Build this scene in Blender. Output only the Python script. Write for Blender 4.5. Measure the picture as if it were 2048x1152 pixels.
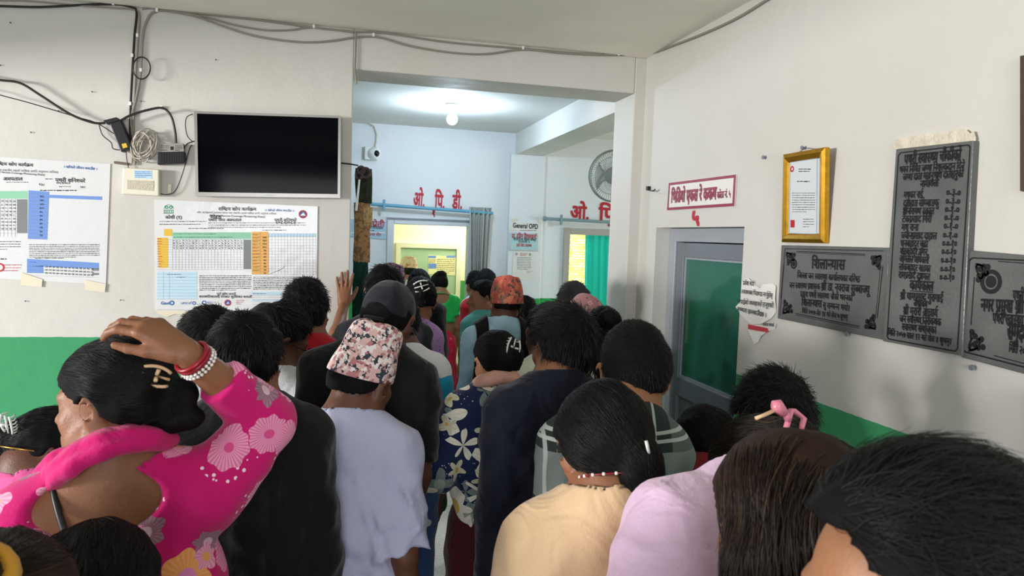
import bpy, bmesh, math, random
import numpy as np
from mathutils import Vector, Matrix

for o in list(bpy.data.objects):
    bpy.data.objects.remove(o)
COL = bpy.context.scene.collection
SC = bpy.context.scene

# ------------------------------------------------------------------ camera, world, lights, exposure
HC = 1.85                      # height of the raised phone
FPX = 1450.0                   # focal length for a 2048 px wide frame
CM = np.array([[0.9708485128721465, -0.23721562177781041, 0.03437897378498448],
               [0.016802505903596207, -0.07572314307903613, -0.9969873025257601],
               [0.23910424682406095, 0.9685012929195286, -0.06952988396294009]])   # right, down, forward
cam_d = bpy.data.cameras.new('camera')
cam = bpy.data.objects.new('camera', cam_d)
COL.objects.link(cam)
cam_d.sensor_width = 36.0
cam_d.lens = FPX / 2048 * 36.0
cam_d.clip_start = 0.05
cam_d.dof.use_dof = True
cam_d.dof.focus_distance = 2.6
cam_d.dof.aperture_fstop = 9.0
mw = Matrix.Identity(4)
for i in range(3):
    mw[i][0] = CM[0][i]; mw[i][1] = -CM[1][i]; mw[i][2] = -CM[2][i]
mw[0][3], mw[1][3], mw[2][3] = 0, 0, HC
cam.matrix_world = mw
SC.camera = cam

SC.view_settings.view_transform = 'Standard'
SC.view_settings.look = 'None'
SC.view_settings.gamma = 1.0
SC.view_settings.exposure = 0.18
SC.cycles.max_bounces = 8
SC.cycles.diffuse_bounces = 4
SC.cycles.glossy_bounces = 3
SC.cycles.transmission_bounces = 5
SC.cycles.transparent_max_bounces = 8
SC.cycles.sample_clamp_indirect = 6.0
SC.cycles.use_denoising = True

world = bpy.data.worlds.new('sky')
SC.world = world
world.use_nodes = True
wb = world.node_tree.nodes['Background']
wb.inputs[0].default_value = (0.86, 0.93, 1.0, 1)
wb.inputs[1].default_value = 0.9

def area(name, loc, target, sx, sy, watts, col, spread=180):
    l = bpy.data.lights.new(name, 'AREA')
    l.shape = 'RECTANGLE'; l.size = sx; l.size_y = sy; l.energy = watts; l.color = col
    l.spread = math.radians(spread)
    o = bpy.data.objects.new(name, l); COL.objects.link(o)
    o.location = loc
    d = Vector(target) - Vector(loc)
    o.rotation_euler = d.to_track_quat('-Z', 'Y').to_euler()
    return o

# daylight of the yard: it comes in by the wide entrance in the left side wall; the rear lamp is fill added for the crowd's backs
area('daylight_entrance', (-7.0, 0.4, 1.95), (1.8, 2.3, 1.9), 1.7, .6, 560, (1.0, 0.975, 0.95))
area('rear_fill', (-0.6, -4.0, 2.0), (0.2, 3.0, 1.3), 2.2, 1.8, 130, (0.93, 0.96, 1.0))
# unseen lamp inside the first consulting room, window of the second, corridor daylight
area('consulting_room_lamp', (2.0, 9.2, 2.2), (0.9, 8.6, 1.0), 1.2, 1.2, 80, (1.0, 0.98, 0.86))
area('daylight_window', (3.4, 10.6, 1.6), (2.7, 7.0, 1.3), 1.8, 1.6, 330, (1.0, 1.0, 0.93))
area('daylight_corridor', (5.6, 5.6, 1.9), (2.0, 5.9, 1.2), 1.6, 1.8, 75, (1.0, 0.97, 0.86))

# ------------------------------------------------------------------ small helpers
def lin(c):
    if isinstance(c, str):
        c = c.lstrip('#'); c = [int(c[i:i+2], 16) / 255 for i in (0, 2, 4)]
    return tuple(x / 12.92 if x <= 0.04045 else ((x + 0.055) / 1.055) ** 2.4 for x in c[:3]) + (1.0,)

def N(nt, t, **kw):
    n = nt.nodes.new(t)
    for k, v in kw.items():
        if k.startswith('i_'):
            n.inputs[k[2:].replace('_', ' ')].default_value = v
        else:
            setattr(n, k, v)
    return n

def newmat(name, col='#808080', rough=0.6, spec=0.4, metal=0.0, var=0.0, vscale=8.0, bump=0.0, bscale=60.0, sheen=0.0, coat=0.0):
    """Principled surface with optional blotchy colour variation and noise bump in object space."""
    m = bpy.data.materials.new(name); m.use_nodes = True
    nt = m.node_tree; b = nt.nodes['Principled BSDF']
    c = lin(col)
    b.inputs['Base Color'].default_value = c
    b.inputs['Roughness'].default_value = rough
    b.inputs['Specular IOR Level'].default_value = spec
    b.inputs['Metallic'].default_value = metal
    b.inputs['Sheen Weight'].default_value = sheen
    b.inputs['Coat Weight'].default_value = coat
    if var or bump:
        tc = N(nt, 'ShaderNodeTexCoord')
        m['has_tc'] = 1
    if var:
        no = N(nt, 'ShaderNodeTexNoise', i_Scale=vscale, i_Detail=5.0)
        nt.links.new(tc.outputs['Object'], no.inputs['Vector'])
        mr = N(nt, 'ShaderNodeMapRange'); mr.inputs[1].default_value = 0.3; mr.inputs[2].default_value = 0.7
        mr.inputs[3].default_value = 1 - var; mr.inputs[4].default_value = 1 + var
        nt.links.new(no.outputs[0], mr.inputs[0])
        mx = N(nt, 'ShaderNodeVectorMath', operation='SCALE'); mx.inputs[0].default_value = c[:3]
        nt.links.new(mr.outputs[0], mx.inputs['Scale'])
        nt.links.new(mx.outputs[0], b.inputs['Base Color'])
    if bump:
        nb = N(nt, 'ShaderNodeTexNoise', i_Scale=bscale, i_Detail=4.0)
        nt.links.new(tc.outputs['Object'], nb.inputs['Vector'])
        bp = N(nt, 'ShaderNodeBump', i_Strength=bump, i_Distance=0.01)
        nt.links.new(nb.outputs[0], bp.inputs['Height'])
        nt.links.new(bp.outputs[0], b.inputs['Normal'])
    return m

def ray(x, y):
    d = np.array([(x - 1024) / FPX, (y - 576) / FPX, 1.0])
    return CM.T @ d

def onY(x, y, Y):
    d = ray(x, y); return np.array([0, 0, HC]) + d * (Y / d[1])

def onX(x, y, X):
    d = ray(x, y); return np.array([0, 0, HC]) + d * (X / d[0])

def onZ(x, y, Z):
    d = ray(x, y); return np.array([0, 0, HC]) + d * ((Z - HC) / d[2])

def atD(x, y, depth):
    return np.array([0, 0, HC]) + ray(x, y) * depth

def link(o, parent=None):
    COL.objects.link(o)
    if parent is not None:
        o.parent = parent
    return o

def tag(o, label=None, cat=None, group=None, kind=None):
    if label: o['label'] = label
    if cat: o['category'] = cat
    if group: o['group'] = group
    if kind: o['kind'] = kind
    return o

def empty(name, loc, label=None, cat=None, group=None):
    o = bpy.data.objects.new(name, None); o.empty_display_size = 0.1
    COL.objects.link(o); o.location = Vector([float(v) for v in loc])
    bpy.context.view_layer.update()
    return tag(o, label, cat, group)

def mesh_obj(name, verts, faces, mat, parent=None, smooth=False):
    me = bpy.data.meshes.new(name)
    me.from_pydata([tuple(map(float, v)) for v in verts], [], [tuple(map(int, f)) for f in faces])
    if smooth:
        me.polygons.foreach_set('use_smooth', [True] * len(me.polygons))
    if mat is not None: me.materials.append(mat)
    o = bpy.data.objects.new(name, me)
    if parent is not None:
        off = Vector(parent.location)
        me.transform(Matrix.Translation(-off))
    return link(o, parent)

class MB:
    """Collects boxes, tubes, prisms in world space; build() makes one mesh object (in the parent's local frame)."""
    def __init__(s): s.v = []; s.f = []
    def add(s, v, f):
        n = len(s.v); s.v += [tuple(map(float, p)) for p in v]; s.f += [tuple(i + n for i in q) for q in f]; return s
    def box(s, a, b):
        x0, y0, z0 = np.minimum(a, b); x1, y1, z1 = np.maximum(a, b)
        return s.add([(x0,y0,z0),(x1,y0,z0),(x1,y1,z0),(x0,y1,z0),(x0,y0,z1),(x1,y0,z1),(x1,y1,z1),(x0,y1,z1)],
                     [(0,3,2,1),(4,5,6,7),(0,1,5,4),(1,2,6,5),(2,3,7,6),(3,0,4,7)])
    def frame_box(s, O, U, V, W, a, b):
        """box in a local frame: origin O, axes U,V,W, from corner a to corner b"""
        O, U, V, W = map(np.array, (O, U, V, W)); pts = []
        for k in (a[2], b[2]):
            for (i, j) in ((a[0], a[1]), (b[0], a[1]), (b[0], b[1]), (a[0], b[1])):
                pts.append(O + U * i + V * j + W * k)
        return s.add(pts, [(0,3,2,1),(4,5,6,7),(0,1,5,4),(1,2,6,5),(2,3,7,6),(3,0,4,7)])
    def tube(s, pts, r, n=8, closed=False):
        pts = [np.array(p, float) for p in pts]; m = len(pts)
        rr = r if hasattr(r, '__len__') else [r] * m
        t0 = pts[1] - pts[0]
        a = np.cross(t0, (0, 0, 1)) if abs(t0[2]) < 0.9 * np.linalg.norm(t0) else np.cross(t0, (1, 0, 0))
        a /= np.linalg.norm(a) + 1e-12
        V = []
        for i, p in enumerate(pts):
            t = (pts[(i + 1) % m] - pts[i - 1]) if closed else (pts[min(i + 1, m - 1)] - pts[max(i - 1, 0)])
            t = t / (np.linalg.norm(t) + 1e-12)
            a = a - t * np.dot(a, t); a /= np.linalg.norm(a) + 1e-12
            b = np.cross(t, a)
            for k in range(n):
                q = 2 * math.pi * k / n
                V.append(p + rr[i] * (a * math.cos(q) + b * math.sin(q)))
        F = []
        for i in range(m if closed else m - 1):
            j = (i + 1) % m
            for k in range(n):
                F.append((i*n+k, i*n+(k+1) % n, j*n+(k+1) % n, j*n+k))
        if not closed:
            F.append(tuple(range(n))[::-1]); F.append(tuple((m-1)*n+k for k in range(n)))
        return s.add(V, F)
    def lathe(s, O, axis, prof, n=24):
        """prof: list of (distance along axis, radius)"""
        O = np.array(O, float); ax = np.array(axis, float); ax /= np.linalg.norm(ax)
        a = np.cross(ax, (0, 0, 1)) if abs(ax[2]) < .9 else np.cross(ax, (1, 0, 0)); a /= np.linalg.norm(a); b = np.cross(ax, a)
        V = []
        for (h, r) in prof:
            for k in range(n):
                q = 2 * math.pi * k / n; V.append(O + ax * h + r * (a * math.cos(q) + b * math.sin(q)))
        F = []
        for i in range(len(prof) - 1):
            for k in range(n): F.append((i*n+k, i*n+(k+1) % n, (i+1)*n+(k+1) % n, (i+1)*n+k))
        F.append(tuple(range(n))[::-1]); F.append(tuple((len(prof)-1)*n+k for k in range(n)))
        return s.add(V, F)
    def poly(s, pts, O, U, V, W, t):
        """2-D outline extruded from 0 to t along W"""
        O, U, V, W = map(lambda q: np.array(q, float), (O, U, V, W)); n = len(pts)
        a = [O + U * x + V * y for x, y in pts]; b = [p + W * t for p in a]
        return s.add(a + b, [tuple(range(n))[::-1], tuple(range(n, 2*n))] + [(i, (i+1) % n, n+(i+1) % n, n+i) for i in range(n)])
    def build(s, name, mat, parent=None, smooth=False, bevel=0.0):
        o = mesh_obj(name, s.v, s.f, mat, parent, smooth)
        if bevel:
            bv = o.modifiers.new('bevel', 'BEVEL'); bv.width = bevel; bv.segments = 2; bv.limit_method = 'ANGLE'
        if smooth:
            try:
                me = o.data; me.set_sharp_from_angle(angle=math.radians(40))
            except Exception: pass
        return o
# ------------------------------------------------------------------ the rooms
DF, WR, DB = 4.07, 1.78, 7.0           # front wall, right wall, far wall
DADO, CEIL = 1.27, 2.935

def wall_material(name, white, green, dado=DADO, line=None, seed=0.0, dirt=0.5):
    m = bpy.data.materials.new(name); m.use_nodes = True; nt = m.node_tree; b = nt.nodes['Principled BSDF']
    L = nt.links.new
    g = N(nt, 'ShaderNodeNewGeometry'); sx = N(nt, 'ShaderNodeSeparateXYZ'); L(g.outputs['Position'], sx.inputs[0])
    mp = N(nt, 'ShaderNodeMapping'); mp.inputs['Location'].default_value = (seed, seed*.7, seed*.3); L(g.outputs['Position'], mp.inputs[0])
    n1 = N(nt, 'ShaderNodeTexNoise', i_Scale=1.3, i_Detail=6.0); L(mp.outputs[0], n1.inputs[0])
    n2 = N(nt, 'ShaderNodeTexNoise', i_Scale=9.0, i_Detail=8.0, i_Roughness=.7); L(mp.outputs[0], n2.inputs[0])
    # worn paint: slight yellowing in blotches
    mixa = N(nt, 'ShaderNodeMix', data_type='RGBA'); w = lin(white)
    mixa.inputs[6].default_value = w; mixa.inputs[7].default_value = (w[0]*.93, w[1]*.90, w[2]*.83, 1)
    r1 = N(nt, 'ShaderNodeMapRange'); r1.inputs[1].default_value = .45; r1.inputs[2].default_value = .75; r1.inputs[4].default_value = dirt
    L(n1.outputs[0], r1.inputs[0]); L(r1.outputs[0], mixa.inputs[0])
    # small scuffs
    r2 = N(nt, 'ShaderNodeMapRange'); r2.inputs[1].default_value = .70; r2.inputs[2].default_value = .80; r2.inputs[4].default_value = .35
    L(n2.outputs[0], r2.inputs[0])
    mixb = N(nt, 'ShaderNodeMix', data_type='RGBA'); mixb.inputs[7].default_value = lin('#a89e8a')
    L(r2.outputs[0], mixb.inputs[0]); L(mixa.outputs[2], mixb.inputs[6])
    # dado of green oil paint
    jit = N(nt, 'ShaderNodeTexNoise', i_Scale=22.0, i_Detail=2.0); L(mp.outputs[0], jit.inputs[0])
    ad = N(nt, 'ShaderNodeMath', operation='MULTIPLY_ADD'); ad.inputs[1].default_value = .006; L(jit.outputs[0], ad.inputs[0]); L(sx.outputs[2], ad.inputs[2])
    lt = N(nt, 'ShaderNodeMath', operation='LESS_THAN'); lt.inputs[1].default_value = dado + .003; L(ad.outputs[0], lt.inputs[0])
    gm = N(nt, 'ShaderNodeMix', data_type='RGBA'); gc = lin(green)
    gm.inputs[6].default_value = gc; gm.inputs[7].default_value = (gc[0]*1.5, gc[1]*1.15, gc[2]*1.25, 1); L(n1.outputs[0], gm.inputs[0])
    mixc = N(nt, 'ShaderNodeMix', data_type='RGBA'); L(lt.outputs[0], mixc.inputs[0]); L(mixb.outputs[2], mixc.inputs[6]); L(gm.outputs[2], mixc.inputs[7])
    L(mixc.outputs[2], b.inputs['Base Color'])
    rr = N(nt, 'ShaderNodeMapRange'); rr.inputs[3].default_value = .62; rr.inputs[4].default_value = .3; L(lt.outputs[0], rr.inputs[0]); L(rr.outputs[0], b.inputs['Roughness'])
    b.inputs['Specular IOR Level'].default_value = .35
    n3 = N(nt, 'ShaderNodeTexNoise', i_Scale=5.0, i_Detail=7.0, i_Roughness=.55); L(mp.outputs[0], n3.inputs[0])
    bp = N(nt, 'ShaderNodeBump', i_Strength=.35, i_Distance=.02); L(n3.outputs[0], bp.inputs['Height']); L(bp.outputs[0], b.inputs['Normal'])
    return m

M_wall = wall_material('painted_plaster', '#c9c6c0', '#3a915f', seed=2.0)
M_far = wall_material('painted_plaster_far', '#dcdfe2', '#2f9a4f', dado=1.25, seed=9.0, dirt=.2)
M_cream = wall_material('painted_plaster_cream', '#efeccd', '#3f9a50', dado=1.25, seed=5.0, dirt=.3)
M_ceil = newmat('ceiling_paint', '#efeade', rough=.8, spec=.2, var=.06, vscale=1.5, bump=.15, bscale=8)
M_beam = newmat('beam_paint', '#d9d7d2', rough=.7, spec=.25, var=.05, vscale=2, bump=.15, bscale=10)

def floor_material():
    m = bpy.data.materials.new('terrazzo'); m.use_nodes = True; nt = m.node_tree; b = nt.nodes['Principled BSDF']; L = nt.links.new
    g = N(nt, 'ShaderNodeNewGeometry')
    v = N(nt, 'ShaderNodeTexVoronoi', i_Scale=130.0); L(g.outputs['Position'], v.inputs['Vector'])
    n = N(nt, 'ShaderNodeTexNoise', i_Scale=2.2, i_Detail=5.0); L(g.outputs['Position'], n.inputs['Vector'])
    cr = N(nt, 'ShaderNodeValToRGB'); e = cr.color_ramp.elements
    e[0].position = 0; e[0].color = lin('#8d8f8b'); e[1].position = .8; e[1].color = lin('#dcdcd4')
    sp = N(nt, 'ShaderNodeSeparateColor'); L(v.outputs['Color'], sp.inputs[0]); L(sp.outputs[0], cr.inputs[0])
    mx = N(nt, 'ShaderNodeMix', data_type='RGBA'); mx.inputs[0].default_value = .35; mx.inputs[6].default_value = lin('#bdbdb6'); L(cr.outputs[0], mx.inputs[7])
    br = N(nt, 'ShaderNodeTexBrick', offset=0.0, i_Scale=1.0); br.inputs['Mortar Size'].default_value = .004; br.inputs['Brick Width'].default_value = 1.2; br.inputs['Row Height'].default_value = 1.2
    br.inputs['Color1'].default_value = (1,1,1,1); br.inputs['Color2'].default_value = (.95,.95,.95,1); br.inputs['Mortar'].default_value = (.35,.35,.35,1)
    L(g.outputs['Position'], br.inputs['Vector'])
    mu = N(nt, 'ShaderNodeMix', data_type='RGBA', blend_type='MULTIPLY'); mu.inputs[0].default_value = 1; L(mx.outputs[2], mu.inputs[6]); L(br.outputs[0], mu.inputs[7])
    L(mu.outputs[2], b.inputs['Base Color'])
    mr = N(nt, 'ShaderNodeMapRange'); mr.inputs[3].default_value = .22; mr.inputs[4].default_value = .5; L(n.outputs[0], mr.inputs[0]); L(mr.outputs[0], b.inputs['Roughness'])
    return m
M_floor = floor_material()

def struct(name, mb, mat, bevel=0): 
    o = mb.build(name, mat, bevel=bevel); o['kind'] = 'structure'; return o

XL, YR = -3.2, -2.8
struct('floor', MB().box((XL-.2, YR-.2, -.12), (5.2, 11.2, 0)), M_floor)
struct('ceiling', MB().box((XL-.2, YR-.2, CEIL), (WR+.24, DF+.31, CEIL+.15)), M_ceil)
# wall with the television and the wide opening
OX0, OX1, OZ, TH = 0.085, 1.71, 2.724, 0.31
struct('wall_front', MB().box((XL, DF, 0), (OX0, DF+TH, CEIL)).box((OX0, DF, OZ), (OX1, DF+TH, CEIL)).box((OX1, DF, 0), (2.02, DF+TH, CEIL)), M_wall, bevel=.006)
# right wall with the recessed X-ray door
RY0, RY1, RZ = 2.914, 3.83, 1.934
struct('wall_right', MB().box((WR, YR, 0), (WR+.24, RY0, CEIL)).box((WR, RY1, 0), (WR+.24, DF, CEIL)).box((WR, RY0, RZ), (WR+.24, RY1, CEIL)), M_wall)
# left wall with the wide entrance, rear wall with an opening added for the fill
struct('wall_left', MB().box((XL-.2, YR, 0), (XL, -.5, CEIL)).box((XL-.2, 3.3, 0), (XL, DF, CEIL)).box((XL-.2, -.5, 2.4), (XL, 3.3, CEIL)), M_wall)
struct('wall_rear', MB().box((XL, YR-.2, 0), (-1.7, YR, CEIL)).box((.9, YR-.2, 0), (WR+.24, YR, CEIL)).box((-1.7, YR-.2, 2.6), (.9, YR, CEIL)), M_wall)
# corridor beyond the opening
struct('ceiling_far', MB().box((-1.4, DF+TH, 2.87), (5.0, 11.2, 3.0)), M_beam)
D1a, D1b, D1z = .515, 1.30, 1.975
D2a, D2b, D2z = 2.275, 3.10, 1.935
fw = MB()
for x0, x1, z0, z1 in ((-1.4, D1a, 0, 2.87), (D1a, D1b, D1z, 2.87), (D1b, D2a, 0, 2.87), (D2a, D2b, D2z, 2.87), (D2b, 5.0, 0, 2.87)):
    fw.box((x0, DB, z0), (x1, DB+.15, z1))
struct('wall_far', fw, M_far)
struct('wall_far_left', MB().box((-1.4, DF+TH, 0), (-1.2, DB, 2.87)), M_far)
struct('wall_far_right', MB().box((4.8, DF+TH, 0), (5.0, 4.9, 2.87)).box((4.8, 6.5, 0), (5.0, DB, 2.87)).box((4.8, 4.9, 2.5), (5.0, 6.5, 2.87)), M_far)
struct('column_far', MB().box((1.66, DB-.05, 0), (2.01, DB, 2.665)), M_far, bevel=.008)
struct('beam_far', MB().box((1.715, DF+TH, 2.665), (2.0, DB, 2.87)), M_beam)
struct('wall_corridor_near', MB().box((2.02, DF+TH-.2, 0), (5.0, DF+TH, 2.87)), M_far)
# first consulting room
struct('wall_consulting_back', MB().box((-.5, 9.6, 0), (2.2, 9.75, 2.87)), M_cream)
struct('wall_consulting_left', MB().box((-.5, DB+.15, 0), (-.35, 9.6, 2.87)), M_cream)
struct('wall_consulting_right', MB().box((2.05, DB+.15, 0), (2.2, 9.6, 2.87)), M_cream)
# second consulting room: its back window is pierced by a lattice
struct('wall_ward_right', MB().box((4.6, DB+.15, 0), (4.75, 9.6, 2.87)), M_cream)
struct('wall_ward_back', MB().box((2.2, 9.6, 0), (4.75, 9.75, .7)).box((2.2, 9.6, 2.3), (4.75, 9.75, 2.87)).box((4.3, 9.6, .7), (4.75, 9.75, 2.3)), M_cream)
# X-ray room behind the glazed door
struct('wall_xray', MB().box((3.4, 2.4, 0), (3.5, 4.2, CEIL)).box((WR+.24, 2.3, 0), (3.5, 2.4, CEIL)).box((WR+.24, 2.3, 2.5), (3.5, 4.2, 2.6)), M_far)

# bulb and its light
bx, by = 0.876, 5.686
bulb = empty('ceiling_lamp', (bx, by, 2.87), 'glowing round bulb in a white holder on the far corridor ceiling', 'lamp')
M_whiteplastic = newmat('white_plastic', '#e9e9e6', rough=.35, spec=.5)
MB().lathe((bx, by, 2.87), (0, 0, -1), [(0, .05), (.008, .055), (.02, .05), (.026, .022), (.06, .02), (.065, .016)]).build('lamp_holder', M_whiteplastic, bulb, True)
m_em = newmat('bulb_glow', '#ffffff'); be = m_em.node_tree.nodes['Principled BSDF']
be.inputs['Emission Color'].default_value = (.86, .93, 1, 1); be.inputs['Emission Strength'].default_value = 60
prof = [(.062, .014), (.075, .016)] + [(.118 - .042*math.cos(t), .042*math.sin(t)) for t in np.linspace(.45, 3.0, 10)]
MB().lathe((bx, by, 2.87), (0, 0, -1), prof).build('bulb', m_em, bulb, True)
pl = bpy.data.lights.new('bulb_light', 'POINT'); pl.energy = 29; pl.color = (.62, .81, 1.0); pl.shadow_soft_size = .05
po = bpy.data.objects.new('bulb_light', pl); COL.objects.link(po); po.parent = bulb; po.location = (0, 0, -.225)
# ------------------------------------------------------------------ lettering
_GC = {}
_fc = bpy.data.curves.new('glyph', 'FONT'); _fc.resolution_u = 3
_fo = bpy.data.objects.new('glyph', _fc); COL.objects.link(_fo)
def _geo(s, bold):
    _fc.body = s
    bpy.context.view_layer.update()
    dg = bpy.context.evaluated_depsgraph_get()
    e = _fo.evaluated_get(dg); me = e.to_mesh()
    v = np.array([q.co[:2] for q in me.vertices]).reshape(-1, 2); f = [tuple(p.vertices) for p in me.polygons]
    e.to_mesh_clear()
    return v, f
def glyph(c, bold):
    k = (c, bold)
    if k not in _GC:
        v, f = _geo(c, bold)
        w1 = _geo(c + 'l', 0)[0]; w0 = _geo('l', 0)[0]
        adv = (w1[:, 0].max() - w0[:, 0].max()) if len(w1) else .3
        _GC[k] = (v, f, max(adv, 0.0))
    return _GC[k]
def clip_right(v, f, x1):
    bm = bmesh.new(); vs = [bm.verts.new((p[0], p[1], 0)) for p in v]
    for q in f:
        try: bm.faces.new([vs[i] for i in q])
        except ValueError: pass
    bmesh.ops.bisect_plane(bm, geom=bm.verts[:] + bm.edges[:] + bm.faces[:], plane_co=(x1, 0, 0), plane_no=(1, 0, 0), clear_outer=True)
    bm.verts.index_update()
    r = np.array([p.co[:2] for p in bm.verts]).reshape(-1, 2), [tuple(w.index for w in q.verts) for q in bm.faces]
    bm.free(); return r
HAL = '\u094d'
def is_cons(c): return '\u0915' <= c <= '\u0939'
def is_mark(c): return c in '\u0901\u0902\u0903' or '\u093c' <= c <= '\u094c'
def text_geo(s, bold=0.0):
    v, f, w = _text_geo(s)
    if bold and len(v):
        n = len(v); V = []; F = []
        for i, (dx, dy) in enumerate(((-bold, -bold), (bold, -bold), (bold, bold), (-bold, bold))):
            V.append(v + (dx, dy, i)); F += [tuple(q + i * n for q in p) for p in f]
        v, f = np.concatenate(V), F
    return v, f, w
def _text_geo(s, bold=0.0):
    """Devanagari with half forms, the short i before its cluster and the hook of r above; Latin as it is."""
    V, F, x = [], [], 0.0; lay = [0]
    def put(v, f, dx, dy=0.0):
        n = sum(len(q) for q in V)
        if len(v):
            lay[0] = 4 - lay[0]; v = np.array(v); V.append(np.concatenate([v + (dx, dy), np.full((len(v), 1), float(lay[0]))], 1)); F.extend(tuple(i + n for i in q) for q in f)
    i = 0
    while i < len(s):
        c = s[i]
        if is_cons(c):
            cl = [c]; i += 1
            while i + 1 < len(s) and s[i] == HAL and is_cons(s[i+1]): cl.append(s[i+1]); i += 2
            marks = []
            while i < len(s) and (is_mark(s[i])): marks.append(s[i]); i += 1
            end_hal = i < len(s) and s[i] == HAL
            if end_hal: i += 1
            reph = len(cl) > 1 and cl[0] == 'र'
            if reph: cl = cl[1:]
            rakar = len(cl) > 1 and cl[-1] == 'र'
            if rakar: cl = cl[:-1]
            if 'ि' in marks:
                v, f, a = glyph('ि', bold); put(v, f, x); x += .26
            for h in cl[:-1]:
                v, f, a = glyph(h, bold)
                cut = a - .15 if h not in 'कफ' else a - .1
                if h in 'टठडढदहङछकफ': cut = a
                v, f = clip_right(v, f, cut); put(v, f, x); x += cut - .02
            v, f, a = glyph(cl[-1], bold); put(v, f, x)
            if rakar:
                put([(.08, .0), (.12, -.07), (a-.16, .16), (a-.16, .24)], [(0, 1, 2, 3)], x)
            x += a
            for k in marks:
                if k == 'ि': continue
                v, f, a = glyph(k, bold); put(v, f, x); x += a
            if reph:
                v, f, a = glyph('े', bold)
                if len(v): put([(-p[0] - .42, p[1]) for p in v], [q[::-1] for q in f], x)
            if end_hal:
                v, f, a = glyph(HAL, bold); put(v, f, x - .2)
        elif c == ' ':
            x += .28; i += 1
        else:
            v, f, a = glyph(c, bold); put(v, f, x); x += a; i += 1
            while i < len(s) and is_mark(s[i]):
                v, f, a = glyph(s[i], bold); put(v, f, x); x += a; i += 1
    V = np.concatenate(V) if V else np.zeros((0, 3))
    return V, F, x

class Plane:
    def __init__(s, axis, at, n, U): s.axis, s.at, s.n, s.U, s.V = axis, at, np.array(n, float), np.array(U, float), np.array((0, 0, 1.0))
    def P(s, px, py, off=0.0):
        if s.axis == 'Y': return onY(px, py, s.at - off)
        return onX(px, py, s.at - off)
PF = Plane('Y', DF, (0, -1, 0), (1, 0, 0))
PR = Plane('X', WR, (-1, 0, 0), (0, -1, 0))
PB = Plane('Y', DB, (0, -1, 0), (1, 0, 0))

class Sheet:
    """Things printed on one board: px() maps the board's own drawing coordinates to photo pixels."""
    def __init__(s, plane, px=lambda x, y: (x, y), off=.004): s.pl, s.px, s.off = plane, px, off
    def pt(s, x, y, o=0): return s.pl.P(*s.px(x, y), s.off + o)
    def quad(s, mb, pts, o=.0006):
        return mb.add([s.pt(x, y, o) for x, y in pts], [tuple(range(len(pts)))])
    def rect(s, mb, x0, y0, x1, y1, o=.0006):
        return s.quad(mb, [(x0, y1), (x1, y1), (x1, y0), (x0, y0)], o)
    def line(s, mb, pts, w, o=.0009):
        P = [s.pt(x, y, o) for x, y in pts]
        for a, b in zip(P[:-1], P[1:]):
            d = (b - a) / (np.linalg.norm(b - a) + 1e-9); t = np.cross(s.pl.n, d) * w / 2
            mb.add([a - t, b - t, b + t, a + t], [(0, 1, 2, 3)])
        return mb
    def text(s, mb, txt, x0, y0, x1=None, y1=None, h=None, bold=0.0, o=.0012, center=False, sx=1.0):
        """baseline from (x0,y0) to (x1,y1): the width fits unless h (metres per em) is given"""
        v, f, w = text_geo(txt, bold)
        if not len(v): return mb
        A = s.pt(x0, y0, o); B = s.pt(x1 if x1 is not None else x0 + 10, y1 if y1 is not None else y0, o)
        d = B - A; L = np.linalg.norm(d); d /= L; up = np.cross(d, s.pl.n) * -1
        if up[2] < 0: up = -up
        e = h if h is not None else L / w
        k = (L / w) if h is not None and x1 is not None and not center else e * sx
        if center: A = A + d * (L - w * e * sx) / 2; k = e * sx
        return mb.add([A + d * p[0] * k + up * p[1] * e + s.pl.n * p[2] * .00015 for p in v], f)
    def greek(s, mb, x0, y0, x1, y1, rows, hgt, rnd, o=.001, fill=.95):
        """rows of print too small to read"""
        for r in range(rows):
            y = y0 + (y1 - y0) * (r + .5) / rows; x = x0
            xe = x1 if r < rows - 1 else x0 + (x1 - x0) * rnd.uniform(.5, .9)
            while x < xe:
                w = rnd.uniform(1.6, 5.5) * hgt
                s.rect(mb, x, y - hgt/2, min(x + w, xe), y + hgt/2 * rnd.uniform(.2, 1), o); x += w + hgt * (1.1 / fill - .4)
        return mb
    def disc(s, mb, x, y, r, o=.0008, n=20, r0=0.0, ry=1.0):
        C = s.pt(x, y, o); pts = lambda q: [C + q * (s.pl.U * math.cos(t) + s.pl.V * math.sin(t) * ry) for t in np.linspace(0, 2*math.pi, n, endpoint=False)]
        if r0 == 0: return mb.add(pts(r), [tuple(range(n))])
        a, b = pts(r0), pts(r)
        return mb.add(a + b, [(i, n+i, n+(i+1) % n, (i+1) % n) for i in range(n)])

def board(pl, corners, name, mat, parent, t=.004, off=0.0, bevel=0.0):
    """flat board of thickness t whose front face has these photo corners (TL, TR, BR, BL)"""
    fr = [pl.P(x, y, off + t) for x, y in corners]; bk = [p - pl.n * t for p in fr]
    return MB().add(fr + bk, [(3, 2, 1, 0), (4, 5, 6, 7), (0, 1, 5, 4), (1, 2, 6, 5), (2, 3, 7, 6), (3, 0, 4, 7)]).build(name, mat, parent, bevel=bevel)

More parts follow.
